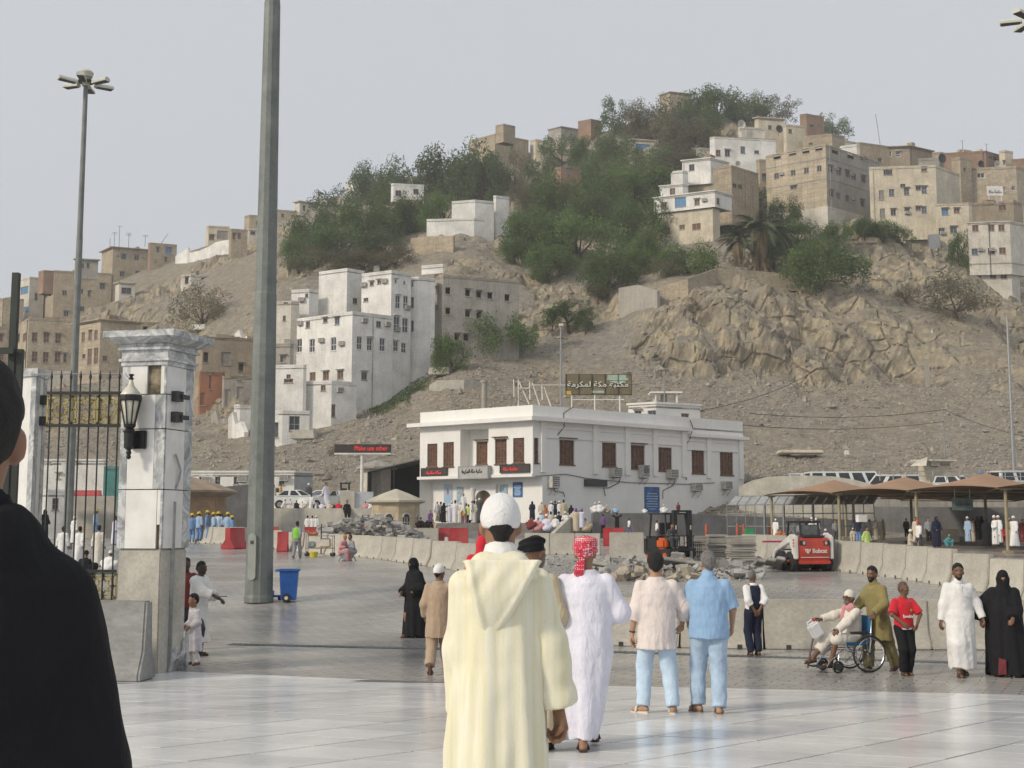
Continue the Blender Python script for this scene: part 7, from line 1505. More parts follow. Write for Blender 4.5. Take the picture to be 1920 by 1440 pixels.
def eyes(root,q,J,skin=None):
 M=head_local(J,q);W_=mat('eye_white',(.26,.22,.19),.35,.02);D_=mat('eye_dark',(.02,.012,.008),.2,.02)
 for s in(-1,1):c=J['head']+M@Vector((s*.032,-.080,.006));g=MB();g.ball(c,.0105,8);e=g.build('eye',W_,root,smooth=True);g=MB();g.ball(c+M@Vector((0,-.0065,0)),.0062,6);g.build('iris',D_,e,smooth=True)
def cap(q,J,h=.01,top=.105,low=.015,g=.012,slant=.25):
 def f(p):l=hl(p,J,q);d=sd_ell(l,(0,.014,.03),(.076+g,.097+g,top+g));d=smin(d,sd_cap(l,(0,.014,.04),(0,.014,top-.03),.07,.06),.04);return np.maximum(d,-(l[:,2]+slant*l[:,1]-low))
 c=J['head'];return nets(f,[v-.2 for v in c],[v+.2 for v in c],h)
SK={'lt':mat('skin_light',(.40,.235,.155),.5,.08,12,spec=.35),'md':mat('skin_tan',(.30,.165,.10),.5,.08,12,spec=.35),'dk':mat('skin_brown',(.165,.085,.05),.45,.08,12,spec=.4),'vd':mat('skin_dark',(.06,.033,.022),.4,.08,12,spec=.45)}
for m_ in SK.values():b_=m_.node_tree.nodes['Principled BSDF'];b_.inputs['Subsurface Weight'].default_value=.12;b_.inputs['Subsurface Radius'].default_value=(.02,.008,.004)
M_HAIRB,M_HAIRG=mat('hair_black',(.010,.009,.008),.8,.2,60,bump=.5,bscale=90),mat('hair_grey',(.20,.19,.18),.6,.45,40,bump=.5,bscale=90,col2=(.07,.065,.06))
CL={n:cloth('cloth_'+n,c)for n,c in dict(white=(.74,.73,.71),offwhite=(.66,.62,.54),lavender=(.66,.65,.76),cream=(.70,.66,.47),black=(.013,.013,.015),navy=(.018,.022,.045),skyblue=(.27,.42,.62),paleblue=(.50,.63,.76),olive=(.24,.20,.075),dkolive=(.17,.14,.06),tan=(.40,.30,.21),red=(.56,.015,.03),maroon=(.17,.035,.035),orange=(.48,.16,.06),purple=(.16,.08,.22),pink=(.55,.25,.26),yellow=(.62,.55,.08),gold=(.55,.32,.04),green=(.22,.55,.05),grey=(.25,.26,.28),dkgrey=(.07,.072,.08),blue=(.13,.25,.47),ltblue=(.33,.46,.62),sand=(.48,.40,.26),teal=(.08,.30,.33),brown=(.13,.075,.045),lime=(.50,.62,.18),softpink=(.70,.62,.585),beige=(.55,.47,.36)).items()}
SANDAL=mat('sandal_leather',(.05,.03,.02),.6,.2,10)
def add(root,name,parts,m):return link(name,to_mesh(name,parts if isinstance(parts,list)else[parts],m),root)
def soles(root,J,q,m=None,name='sandal'):
 for k in 'lr':
  e=Vector(q.get(k+'t',(0,-1,-.08))).normalized();a=J[k+'a']-Vector((0,0,.065))-e*.07;b=J[k+'a']-Vector((0,0,.072))+e*.165;s=Vector((0,0,1)).cross(e).normalized()
  g=MB();n=8;up=s.cross(e)*-1;k_=[(t,w)for t,w in((0,.022),(.15,.034),(.5,.034),(.8,.045),(1,.02))];top=[a.lerp(b,t)+s*w for t,w in k_]+[a.lerp(b,t)-s*w for t,w in k_[::-1]];g.extr([p+Vector((0,0,.0))for p in top],-Vector((0,0,.022)));o=g.build(name,m or SANDAL,root)
  g=MB();c=a.lerp(b,.62);g.tube([c+s*.046,c+s*.03+Vector((0,0,.05)),c-s*.03+Vector((0,0,.05)),c-s*.046],.014,5);g.build('strap',m or SANDAL,o)
for m_ in('black','navy','dkgrey','maroon'):CL[m_].node_tree.nodes['Principled BSDF'].inputs['Sheen Weight'].default_value=0
PEOPLE='people near the camera'
def person(label,p,rz,Hm,base=1.75):return thing('person',label,'person',p,rz=rz,scale=Hm/base)
def cream_man():
 p=P(938,1440,5.5);p.z=0.0;r=person('man in a cream hooded robe and white cap, the largest figure seen from behind',p,math.pi+.02,1.78);q=dict(rh=(-.262,-.02,.775),lh=(.165,-.13,.80),rp=(-.35,.9,0),lp=(.05,.9,0),rf=(-.1,.05,.085),lf=(.1,-.15,.085),sw=.155,yaw=.05,nod=.08,shrug=-.02)
 J,b=body(q,.011,hands={'r':(.75,(.8,.5,0))},legs=False);add(r,'body',b,SK['md'])
 st=mat('robe_cream',(.74,.70,.52),.8,.1,2.5,bump=.15,bscale=120,spec=.2,sheen=.2);t=st.node_tree;tc=[n for n in t.nodes if n.type=='TEX_COORD'][0];mp=t.nodes.new('ShaderNodeMapping');mp.inputs['Scale'].default_value=(34,20,.25);t.links.new(tc.outputs['Object'],mp.inputs[0]);n1=[n for n in t.nodes if n.type=='TEX_NOISE' and abs(n.inputs['Scale'].default_value-2.5)<.01][0];n1.inputs['Scale'].default_value=1.0;t.links.new(mp.outputs[0],n1.inputs['Vector']);e=[n for n in t.nodes if n.type=='VALTORGB'][0].color_ramp.elements;e[0].color=(.68,.635,.43,1);e[1].color=(.745,.715,.58,1);e[0].position=.36;e[1].position=.6
 low=[(.05,.015,0,.255,.23),(.4,.015,0,.232,.205),(.75,.015,0,.212,.18),(.93,.01,0,.20,.168)];tab=low+torso_tab(J,1.04,1.1)[1:]
 rr=[('l',tab)]+[('c',J['rs'],J['rs'].lerp(J['re'],.4),.072,.07)];sl_=[('c',J['rs'],J['re'],.070,.080)]+[('c',J['re'],J['re'].lerp(J['rw'],.88),.082,.094,[(J['re'].lerp(J['rw'],.88),J['rd'])])];rr+=sleeve(J,'l',.072,.078,.07,.95)
 add(r,'robe',garment(rr,.045,.0095,fold=robe_fold(.018,8,1.4,.6),cuts=[((0,0,1.505),(0,-.1,1))]),st)
 add(r,'sleeve',garment(sl_,.03,.0095,fold=lambda p:.007*wob(p,14,2)+.004*np.sin(p[:,2]*46+2*np.sin(p[:,0]*20))),st)
 def hood(p):
  t=np.clip((1.49-p[:,2])/.315,0,1);x,y,z=p[:,0]+.01-.055*t,p[:,1],p[:,2];w=.158*(1-t)**.8+.012;yc=.132+.035*np.sin(np.pi*t)-.02*t;th=.030*(1-t*.55)+.012*np.sin(np.pi*t);d=(np.sqrt((x/w)**2+((y-yc)/th)**2)-1)*th
  rim=np.abs(np.abs(x)-w*.86);d=d-.010*np.exp(-(rim/.016)**2)*(y>yc)+.004*np.sin(x*60+z*25)*np.exp(-((z-1.42)/.07)**2);return np.maximum(np.maximum(d,z-1.49),1.175-z)
 add(r,'hood',nets(hood,(-.25,.0,1.15),(.25,.25,1.52),.0085),st)
 add(r,'hood_yoke',garment([('c',(-.06,.03,1.455),(.06,.03,1.455),.062,.062),('c',(-.06,.04,1.45),(-.14,.045,1.40),.055,.03),('c',(.06,.04,1.45),(.14,.045,1.40),.055,.03)],.06,.0095,fold=lambda p:.004*wob(p,25),cuts=[((0,0,1.515),(0,-.3,1))]),st)
 add(r,'collar',garment([('c',J['neck']+Vector((0,.012,.005)),J['neck']+Vector((0,.004,.052)),.082,.068)],.01,.009,cuts=[(J['neck']+Vector((0,.0,.058)),(0,-.35,1))]),CL['white'])
 add(r,'hair',hair(q,J,grow=.003,zc=.0),M_HAIRB);add(r,'cap',cap(q,J,.008,.094,-.012,.010,.12),cloth('cap_white',(.78,.775,.77),.04,.85,.4))
 g=MB();M=head_local(J,q)
 g.tube([J['head']+M@Vector((-.082,.02,.01)),J['head']+M@Vector((-.079,-.08,.014))],.003,5);g.build('glasses',M_DKSTEEL,r)
 g=MB();c=J['rw']+J['rd']*.085;g.tube([c+Vector((.014*math.cos(t_),.014*math.sin(t_),-.03))for t_ in np.linspace(0,6.28,11)[:-1]],.003,5,closed=True);g.build('ring',M_STEEL,r)
 g=MB();g.box((0,0,.02),(.3,.3,.03));soles(r,J,q)
cream_man()
def dark_man():
 Y=2.1;p=P(-78,1000,Y);top=P(-20,688,Y).z;Hm=1.80;p.z=top-Hm;r=person('man in a black shirt with short dark hair, very close at the left edge',p,math.pi+.28,Hm);q=dict(rh=(-.22,-.1,.84),lh=(.22,-.1,.84),sw=.15,yaw=.12,shrug=-.035)
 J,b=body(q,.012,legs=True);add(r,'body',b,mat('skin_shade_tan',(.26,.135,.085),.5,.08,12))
 tab=torso_tab(J,1.02,1.1);rr=[('l',[(.82,0,0,.2,.16)]+tab),('c',J['neck']+Vector((-.06,.03,-.05)),J['neck']+Vector((.06,.03,-.05)),.085,.085)]+sleeve(J,'r',.072,.075,.065,.9)+sleeve(J,'l',.072,.075,.065,.9)
 add(r,'shirt',garment(rr,.05,.011,fold=lambda p:.007*wob(p,12)+.004*wob(p,31,1)),CL['black'])
 add(r,'collar',garment([('c',J['neck']+Vector((0,.02,-.07)),J['neck']+Vector((0,.005,.03)),.125,.082)],.01,.01,cuts=[(J['neck']+Vector((0,.02,.05)),(0,-.5,1))]),CL['black'])
 add(r,'trousers',garment([('c',J[k+'hip'],J[k+'k'],.11,.085)for k in 'lr']+[('c',J[k+'k'],J[k+'a'],.085,.075)for k in 'lr']+[('e',J['pel'],(.18,.14,.12))],.05,.02),CL['dkgrey'])
 add(r,'hair',hair(q,J,h=.007,grow=.014),M_HAIRB);soles(r,J,q,name='shoe')
dark_man()
M_KEF=None
def kef_mat():
 m=cloth('keffiyeh_red_white',(.6,.05,.08));t=m.node_tree;b=t.nodes['Principled BSDF'];L=t.links.new;tc=[n for n in t.nodes if n.type=='TEX_COORD'][0]
 v=t.nodes.new('ShaderNodeTexVoronoi');v.inputs['Scale'].default_value=62;v.distance='MANHATTAN';v.inputs['Randomness'].default_value=.35;L(tc.outputs['Object'],v.inputs['Vector']);n=t.nodes.new('ShaderNodeTexNoise');n.inputs['Scale'].default_value=9;L(tc.outputs['Object'],n.inputs['Vector'])
 ad=t.nodes.new('ShaderNodeMath');L(v.outputs[0],ad.inputs[0]);mu=t.nodes.new('ShaderNodeMath');mu.operation='MULTIPLY';mu.inputs[1].default_value=.9;L(n.outputs[0],mu.inputs[0]);L(mu.outputs[0],ad.inputs[1]);r=t.nodes.new('ShaderNodeValToRGB');r.color_ramp.interpolation='LINEAR';e=r.color_ramp.elements;e[0].position=.84;e[0].color=(.74,.66,.66,1);e[1].position=.97;e[1].color=(.50,.03,.06,1);L(ad.outputs[0],r.inputs[0]);L(r.outputs[0],b.inputs['Base Color']);return m
def keffiyeh_man():
 p=gnd(1100,1406);r=person('man in a long white robe with a red checked headcloth, walking away',p,math.pi-.05,1.77);q=dict(rh=(-.20,-.26,1.06),lh=(.22,-.2,.98),rp=(-.6,.8,-.2),lp=(.4,.9,0),rf=(-.07,-.28,.09),lf=(.03,.10,.085),sw=.172,side=0,lt=(0,-1,-.1))
 J,b=body(q,.012,hands={'r':(.5,(0,-1,0))});add(r,'body',b,SK['md']);W_=cloth('robe_lavender_white',(.72,.71,.80),.06)
 low=[(.10,.045,-.02,.125,.19),(.25,.04,-.02,.165,.20),(.55,.02,-.02,.205,.19),(.80,0,0,.222,.175),(.93,0,0,.222,.168)];tab=low+torso_tab(J,1.15,1.14)[1:]
 add(r,'robe',garment([('l',tab)]+sleeve(J,'r',.072,.082,.07,.92)+sleeve(J,'l',.072,.082,.07,.92),.05,.011,fold=robe_fold(.011,6,1.3,1.9),cuts=[((0,0,1.51),(0,0,1))]),W_)
 def wrap(p):
  l=hl(p,J,q);d=sd_ell(l,(0,.012,.045),(.106,.124,.105));th=np.arctan2(l[:,1],l[:,0]);d=d+.006*np.sin(l[:,2]*95+1.2*np.sin(th*2)+th)+.004*wob(l,40);d=np.maximum(d,-(l[:,2]+.30*l[:,1]+.005));tail=sd_cap(l,(.03,.10,-.03),(.055,.125,-.16),.028,.045)+.008*wob(l,50);tail=np.maximum(tail,np.abs(l[:,1]-.105-.02*np.sin(l[:,2]*30))-.022);roll=np.abs(sd_ell(l,(0,.012,.05),(.104,.122,9)));t2=sd_cap(l,(-.075,.02,.105),(.07,.0,.115),.03,.026);return smin(smin(d,tail,.02),t2,.012)
 c=J['head'];add(r,'headcloth',nets(wrap,[v-.26 for v in c],[v+.22 for v in c],.008),kef_mat());soles(r,J,q)
keffiyeh_man()
def trousers(J,w=1.0,cut=.07,r=(.118,.088,.078)):
 pr=[('e',J['pel']+Vector((0,0,.0)),(.172*w,.132*w,.13))]
 for k in 'lr':e=J[k+'k'].lerp(J[k+'a'],1.02);pr+=[('c',J[k+'hip'],J[k+'k'],r[0]*w,r[1]*w),('c',J[k+'k'],e,r[1]*w,r[2]*w,[(e,J[k+'a']-J[k+'k'])])]
 return pr
def tr_fold(p):return.006*wob(p,14)+.004*np.sin(p[:,2]*38+3*np.sin(p[:,0]*14+p[:,1]*9))*np.clip((.62-p[:,2])*2,0,1)
def tunic_man():
 p=gnd(1233,1336);r=person('black-haired man in a pale tunic and light blue trousers beside the grey-haired man',p,math.pi,1.70);q=dict(lh=(.285,-.02,.80),rh=(-.31,-.19,.94),rp=(-1,.5,.25),lp=(.7,.8,0),lf=(.16,.02,.085),rf=(-.16,.10,.085),lt=(.75,-.7,-.05),rt=(-.15,-1,-.06),sw=.175)
 J,b=body(q,.012,hands={'l':(.45,(-.9,.2,0)),'r':(.6,(.6,-.6,.4))});add(r,'body',b,SK['lt'])
 tab=[(.70,0,.0,.225,.165),(.8,0,0,.222,.165),(.93,0,0,.215,.16)]+torso_tab(J,1.14,1.12)[1:]
 add(r,'tunic',garment([('l',tab)]+sleeve(J,'r',.072,.085,.08,.62)+sleeve(J,'l',.072,.082,.074,.38),.045,.0105,fold=lambda p:.007*wob(p,11,2)+.004*np.sin(np.arctan2(p[:,1],p[:,0])*13)*np.clip((1.1-p[:,2])*2,0,1)+.003*wob(p,34),cuts=[((0,0,1.505),(0,0,1))]),CL['softpink'])
 add(r,'trousers',garment(trousers(J),.03,.0115,fold=tr_fold),CL['paleblue']);add(r,'hair',hair(q,J,grow=.022),M_HAIRB);soles(r,J,q,CL['offwhite'],'clog');g=MB();c=J['lw']-J['ld']*.03;a=J['ld'].orthogonal().normalized();e=J['ld'].cross(a);g.tube([c+(a*math.cos(t)+e*math.sin(t))*.033 for t in np.linspace(0,6.28,13)[:-1]],.008,5,closed=True);g.build('bracelet',M_DKSTEEL,r)
tunic_man()
def blue_man():
 p=gnd(1332,1336);r=person('grey-haired man in a sky blue shirt and pale jeans, walking away',p,math.pi-.1,1.71);q=dict(rh=(-.27,-.20,.93),lh=(.21,-.25,.93),rp=(-.4,.9,0),lp=(.4,.9,0),lf=(.13,-.06,.085),rf=(-.09,.14,.085),lt=(.55,-.85,-.05),sw=.178,yaw=.3)
 J,b=body(q,.012,hands={'r':(.5,(.9,.2,0)),'l':(.5,(-.9,0,0))});add(r,'body',b,SK['lt'])
 tab=[(.81,0,0,.225,.172),(.93,0,0,.222,.17)]+torso_tab(J,1.18,1.18)[1:]
 add(r,'shirt',garment([('l',tab)]+sleeve(J,'r',.072,.088,.08,.95,'e')+sleeve(J,'l',.072,.088,.08,.95,'e'),.045,.0105,fold=lambda p:.007*wob(p,12,4)+.0035*wob(p,33,1),cuts=[((0,0,1.515),(0,0,1))]),CL['skyblue']);add(r,'collar',garment([('c',J['neck']+Vector((0,.01,-.005)),J['neck']+Vector((0,0,.04)),.082,.068)],.01,.01),CL['skyblue'])
 add(r,'trousers',garment(trousers(J,1.04),.03,.0115,fold=tr_fold),cloth('denim_pale',(.40,.52,.66),.12));add(r,'hair',hair(q,J,grow=.016),M_HAIRG);soles(r,J,q,mat('sandal_tan',(.20,.14,.09),.7,.2,8))
blue_man()
def vest_man():
 p=gnd(1415,1229);r=person('older man in a navy vest and white shirt, hands clasped behind his back',p,math.pi+.25,1.56);q=dict(rh=(-.05,.17,.93),lh=(.05,.17,.93),rp=(-1,.6,0),lp=(1,.6,0),yaw=-1.0,lf=(.08,0,.085),rf=(-.09,0,.085),lhd=(-.5,.1,-.8),rhd=(.5,.1,-.8))
 J,b=body(q,.013,hands={'r':(.5,(0,-1,0)),'l':(.5,(0,-1,0))});add(r,'body',b,SK['dk']);add(r,'shirt',garment([('l',torso_tab(J,1.0,1.0))]+sleeve(J,'r',.072,.075,.07,.45)+sleeve(J,'l',.072,.075,.07,.45),.03,.0125,fold=lambda p:.005*wob(p,16)),CL['white'])
 vt=[(.88,0,.0,.188,.150),(.95,0,0,.19,.152)]+[(z,x,y,rx*.98+.004,ry+.012)for z,x,y,rx,ry in torso_tab(J)[1:6]]
 add(r,'vest',garment([('l',vt)],.02,.0125,fold=lambda p:.004*wob(p,16),post=lambda p,o:np.maximum(o,np.abs(p[:,0])-.125-.05*np.clip(1.2-p[:,2],0,1)*2)),CL['navy']);add(r,'trousers',garment(trousers(J,.98),.03,.013,fold=tr_fold),CL['navy']);add(r,'hair',hair(q,J,grow=.010),M_HAIRG);soles(r,J,q)
vest_man()
def olive_man():
 p=gnd(1650,1258);r=person('bearded man in an olive tunic and trousers pushing the wheelchair',p,-R(62),1.68);q=dict(rh=(-.19,-.37,1.0),lh=(.21,-.32,.99),rp=(-.8,.8,-.3),lp=(.8,.8,-.3),lf=(.1,.26,.10),rf=(-.1,-.16,.085),yaw=.25,nod=.1,lean=.05,lt=(0,-1,-.5))
 J,b=body(q,.012,hands={'r':(.9,(0,0,-1)),'l':(.9,(0,0,-1))});add(r,'body',b,SK['dk']);tab=[(.52,0,.02,.235,.20),(.75,0,.01,.22,.175),(.93,0,0,.21,.16)]+torso_tab(J,1.1,1.12)[1:]
 add(r,'tunic',garment([('l',tab)]+sleeve(J,'r',.072,.08,.068,.92)+sleeve(J,'l',.072,.08,.068,.92),.045,.012,fold=robe_fold(.009,7,1.3,2.2),cuts=[((0,0,1.51),(0,0,1))]),CL['olive']);add(r,'collar',garment([('c',J['neck']+Vector((0,-.01,-.01)),J['neck']+Vector((0,-.01,.03)),.08,.07)],.01,.011),CL['olive'])
 add(r,'trousers',garment(trousers(J,1.05,r=(.12,.10,.09)),.03,.0125,fold=tr_fold),CL['dkolive']);add(r,'hair',hair(q,J,grow=.016),M_HAIRB);add(r,'beard',beard(q,J),M_HAIRB);add(r,'eyebrow',brows(q,J),M_HAIRB);eyes(r,q,J);soles(r,J,q)
olive_man()
def boy():
 p=gnd(1698,1266);r=person('boy with a shaved head in a red football shirt and black trousers',p,R(8),1.44);q=dict(rh=(-.13,-.24,1.0),lh=(.16,-.24,.98),rp=(-1,.2,0),lp=(1,.2,0),lf=(.07,0,.085),rf=(-.07,-.06,.085),yaw=.75,hoff=(0,0,.02))
 J,b=body(q,.0125,hands={'r':(.5,(.5,.8,0)),'l':(.5,(-.5,.8,0))});add(r,'body',b,SK['dk']);tab=[(.90,0,0,.182,.145),(1.0,0,0,.19,.15)]+torso_tab(J,1.04,1.05)[2:]
 add(r,'shirt',garment([('l',tab)]+sleeve(J,'r',.072,.085,.08,.92,'e')+sleeve(J,'l',.072,.085,.08,.92,'e'),.04,.0115,fold=lambda p:.006*wob(p,14,1)),CL['red']);add(r,'shirt_hem',garment([('l',[(.87,0,0,.178,.14),(.91,0,0,.184,.145)])],.02,.012),CL['white'])
 text('lettering','bwin',CL['white'],(-.085,-.168,1.10),(1,0,0),.065,.19,r,depth=.004,bold=.02);g=MB();g.extr([(.07,-.150,1.235),(.09,-.146,1.22),(.11,-.142,1.235),(.11,-.142,1.27),(.07,-.150,1.27)],(0,-.012,0));g.build('emblem',CL['gold'],r)
 add(r,'trousers',garment(trousers(J,.95),.03,.012,fold=tr_fold),CL['black']);add(r,'hair',hair(q,J,grow=.003),mat('hair_cropped',(.10,.065,.045),.8,.1));eyes(r,q,J);add(r,'eyebrow',brows(q,J),M_HAIRB);soles(r,J,q)
boy()
def thobe_man():
 p=gnd(1803,1268);r=person('man in a white buttoned robe walking hand in hand with the woman in black',p,R(-4),1.74);q=dict(rh=(-.29,-.02,.86),lh=(.36,-.03,.90),rp=(-.35,.9,0),lp=(.35,.9,0),lf=(.10,.22,.10),rf=(-.07,-.14,.085),yaw=-.1,lt=(.1,-1,-.45))
 J,b=body(q,.012,hands={'r':(.5,(.9,.2,0)),'l':(.6,(-.9,.2,0))});add(r,'body',b,SK['dk']);tab=[(.14,.02,.0,.20,.225),(.4,.015,-.01,.205,.22),(.7,0,.0,.205,.17),(.93,0,0,.20,.155)]+torso_tab(J,1.06,1.08)[1:]
 add(r,'robe',garment([('l',tab)]+sleeve(J,'r',.075,.072,.062,.95)+sleeve(J,'l',.075,.072,.062,.95)+[('c',J[k+'hip'],J[k+'k'],.13,.125)for k in 'lr']+[('c',J[k+'k'],J[k+'k'].lerp(J[k+'a'],.85),.125,.11,[(J[k+'k'].lerp(J[k+'a'],.85),(0,0,-1))])for k in 'lr'],.07,.0115,fold=robe_fold(.010,6,1.1,.4),cuts=[((0,0,1.51),(0,0,1))]),CL['white'])
 add(r,'collar',garment([('c',J['neck']+Vector((0,-.008,-.01)),J['neck']+Vector((0,-.008,.035)),.078,.066)],.01,.01),CL['white']);g=MB();g.box((0,-.142,1.26),(.035,.012,.36));g.box((.085,-.142,1.26),(.1,.01,.004));g.build('placket',CL['white'],r)
 add(r,'hair',hair(q,J,grow=.014),M_HAIRB);add(r,'beard',beard(q,J,g=.003),M_HAIRB);add(r,'eyebrow',brows(q,J),M_HAIRB);eyes(r,q,J);soles(r,J,q)
thobe_man()
def abaya(label,p,rz,Hm,q=None,wide=1.0,face=True,hands=None,h=.013,col='black',hem=.03,ph=0,fl=0.0):
 r=person(label,p,rz,Hm,1.70);q=q or dict(rh=(-.2,-.2,1.0),lh=(.2,-.2,1.0));J,b=body(q,h,hands=hands);add(r,'body',b,SK['md'])
 tab=[(hem,fl,.03,.30*wide,.25*wide),(.4,fl*.5,.02,.27*wide,.22*wide),(.8,0,.01,.25*wide,.19*wide),(1.1,0,0,.235*wide,.17*wide),(1.3,0,0,.215*wide,.15),(1.43,0,0,.16,.115),(1.5,0,0,.09,.09)]
 add(r,'abaya',garment([('l',tab)]+sleeve(J,'r',.10,.11,.10,.95)+sleeve(J,'l',.10,.11,.10,.95),.06,h,fold=robe_fold(.016,7,1.45,ph)),CL[col])
 def veil(p):
  l=hl(p,J,q);d=sd_ell(l,(0,.015,.03),(.098,.118,.125));d=smin(d,sd_loft(l,[(-.36,0,.035,.20,.135),(-.22,0,.02,.165,.12),(-.1,0,.015,.105,.115),(0,0,.015,.1,.117)]),.05)+.004*wob(l,22,ph)
  if face:d=np.maximum(d,-sd_ell(l,(0,-.12,.012),(.045,.06,.018 if face=='slit' else.05)))
  return d
 c=J['head'];add(r,'veil',nets(veil,[c[0]-.28,c[1]-.25,c[2]-.4],[c[0]+.28,c[1]+.25,c[2]+.22],h*.9),CL[col]);return r,J,q
r_,J_,q_=abaya('woman in a loose black abaya and face veil holding the robed man\'s hand',gnd(1888,1268),R(-18),1.58,dict(rh=(-.38,-.03,.93),lh=(.12,-.26,.98),rp=(-.9,.5,.2),lf=(.1,-.08,.085),rf=(-.1,.05,.085)),1.22,'slit',{'r':(.6,(.9,0,0)),'l':(.5,(-.6,.6,0))},ph=1.0,fl=.05);soles(r_,J_,q_,name='shoe')
g=MB();g.extr([(-.13,-.30,.33),(-.02,-.31,.30),(-.02,-.28,.06),(-.15,-.29,.05)],(0,.03,0));g.build('underskirt',mat('underskirt_red',(.20,.03,.04),.8,.2),r_)
r_,J_,q_=abaya('woman in a full black abaya alone on the paving, left of the cream-robed man',gnd(776,1195),R(-52),1.62,dict(rh=(-.14,-.25,1.0),lh=(.2,-.2,1.02),lf=(.08,.15,.085),rf=(-.08,-.15,.085),nod=.12),1.05,'slit',{'r':(.5,(.6,.6,0))},ph=2.4);soles(r_,J_,q_,name='shoe')
def kurta_man():
 p=gnd(822,1262);r=person('man in a tan tunic and trousers with a white skullcap, left behind the cream-robed man',p,math.pi-.1,1.72);q=dict(rh=(-.2,-.25,.95),lh=(.25,-.14,.9),lf=(.09,.30,.16),rf=(-.08,-.22,.085),lt=(0,-.35,-1),yaw=-.5);J,b=body(q,.013,hands={'l':(.5,(-.9,0,0))});add(r,'body',b,SK['dk']);tab=[(.58,0,.0,.225,.18),(.75,0,0,.215,.17),(.93,0,0,.205,.155)]+torso_tab(J,1.08,1.1)[1:]
 add(r,'tunic',garment([('l',tab)]+sleeve(J,'r',.072,.08,.07,.92)+sleeve(J,'l',.072,.08,.07,.92),.045,.0125,fold=robe_fold(.009,7,1.3,2.9)),CL['tan']);add(r,'trousers',garment(trousers(J,1.0,r=(.118,.095,.085)),.03,.013,fold=tr_fold),CL['tan']);add(r,'hair',hair(q,J,grow=.006,zc=.02),M_HAIRB);add(r,'cap',cap(q,J,.01,.10,.005),CL['white']);soles(r,J,q)
kurta_man()
def turban_man():
 Y=10.8;p=P(1000,1300,Y);p.z=plaza_z(p.x,Y);r=person('man in tan with a tilted black turban, just beyond the cream-robed man\'s shoulder',p,math.pi-.5,1.77);q=dict(yaw=-.2,lh=(.24,-.2,.95),rh=(-.24,-.2,.95));J,b=body(q,.013);add(r,'body',b,SK['dk']);add(r,'robe',garment([('l',[(.1,0,0,.24,.22),(.6,0,0,.22,.18),(.93,0,0,.2,.155)]+torso_tab(J,1.05,1.1)[1:])]+sleeve(J,'r')+sleeve(J,'l'),.045,.014,fold=robe_fold(.01,7)),CL['sand'])
 def tb(p):l=hl(p,J,q);a=(l@np.array(Matrix.Rotation(.42,3,'Y'),np.float32));d=sd_ell(a,(0,.01,.085),(.118,.13,.062))+.004*np.sin(a[:,2]*120+np.arctan2(a[:,1],a[:,0])*2);return smin(d,np.maximum(sd_ell(l,(0,.02,.03),(.082,.104,.10)),-(l[:,2]+.1*l[:,1]-.02)),.02)
 c=J['head'];add(r,'turban',nets(tb,[v-.24 for v in c],[v+.24 for v in c],.009),CL['black']);add(r,'beard',beard(q,J,g=.012),M_HAIRG);soles(r,J,q)
turban_man()
def ihram_man():
 p=gnd(370,1228);r=person('dark-skinned man wrapped in white cloth, reaching out a hand beside the gate pillar',p,R(75),1.72);q=dict(rh=(-.16,-.44,1.12),lh=(.17,-.34,1.05),rp=(-.5,.3,-1),lp=(.5,.3,-1),rf=(-.09,-.12,.085),lf=(.09,.1,.085),nod=.1);J,b=body(q,.012,hands={'r':(.5,(0,0,-1)),'l':(.5,(0,0,-1))});add(r,'body',b,SK['vd']);tab=[(.24,0,-.02,.205,.215),(.5,0,0,.215,.2),(.93,0,0,.205,.165)]+torso_tab(J,1.12,1.2)[1:]
 add(r,'wrap',garment([('l',tab)]+sleeve(J,'r',.10,.10,.095,.75)+sleeve(J,'l',.11,.11,.10,.6),.06,.012,fold=robe_fold(.010,6,1.4,1.1),cuts=[((0,0,1.50),(0,-.3,1))]),CL['white']);add(r,'hair',hair(q,J,grow=.004),M_HAIRB);soles(r,J,q);c=J['rw']+J['rd']*.15;g=MB();g.box(c+Vector((0,0,.02)),(.06,.12,.015));tag(g.build('mobile_phone',M_DKSTEEL,loc=r.matrix_basis@Vector((0,0,0))),'small dark phone in the hand of the man wrapped in white','phone').rotation_euler=(0,0,R(75))
ihram_man()
def white_child():
 p=gnd(362,1246);r=person('small dark-haired child in a long white tunic beside the gate pillar',p,R(-48),1.14,1.75);q=dict(rh=(-.1,-.22,1.0),lh=(.14,-.22,1.0),yaw=.0,nod=.05,lf=(.1,.08,.085),rf=(-.1,-.05,.085));J,b=body(q,.014,hands={'r':(.5,(.5,.7,0)),'l':(.5,(-.5,.7,0))});b[0]=(np.where((b[0][0][:,2:3]>J['neck'].z+.02),(b[0][0]-np.array(J['neck']))*1.28+np.array(J['neck']),b[0][0]),b[0][1]);add(r,'body',b,SK['md'])
 add(r,'tunic',garment([('l',[(.36,0,0,.27,.23),(.7,0,0,.25,.2),(.93,0,0,.22,.175)]+torso_tab(J,1.05,1.1)[1:])]+sleeve(J,'r',.072,.085,.075,.9)+sleeve(J,'l',.072,.085,.075,.9),.045,.0135,fold=robe_fold(.011,7,1.3,.7)),cloth('cloth_child_white',(.66,.63,.66),.1));add(r,'trousers',garment(trousers(J,1.0),.03,.014,fold=tr_fold),CL['white'])
 v,f=hair(q,J,grow=.022);add(r,'hair',((v-np.array(J['neck']))*1.28+np.array(J['neck']),f),M_HAIRB);soles(r,J,q)
white_child()
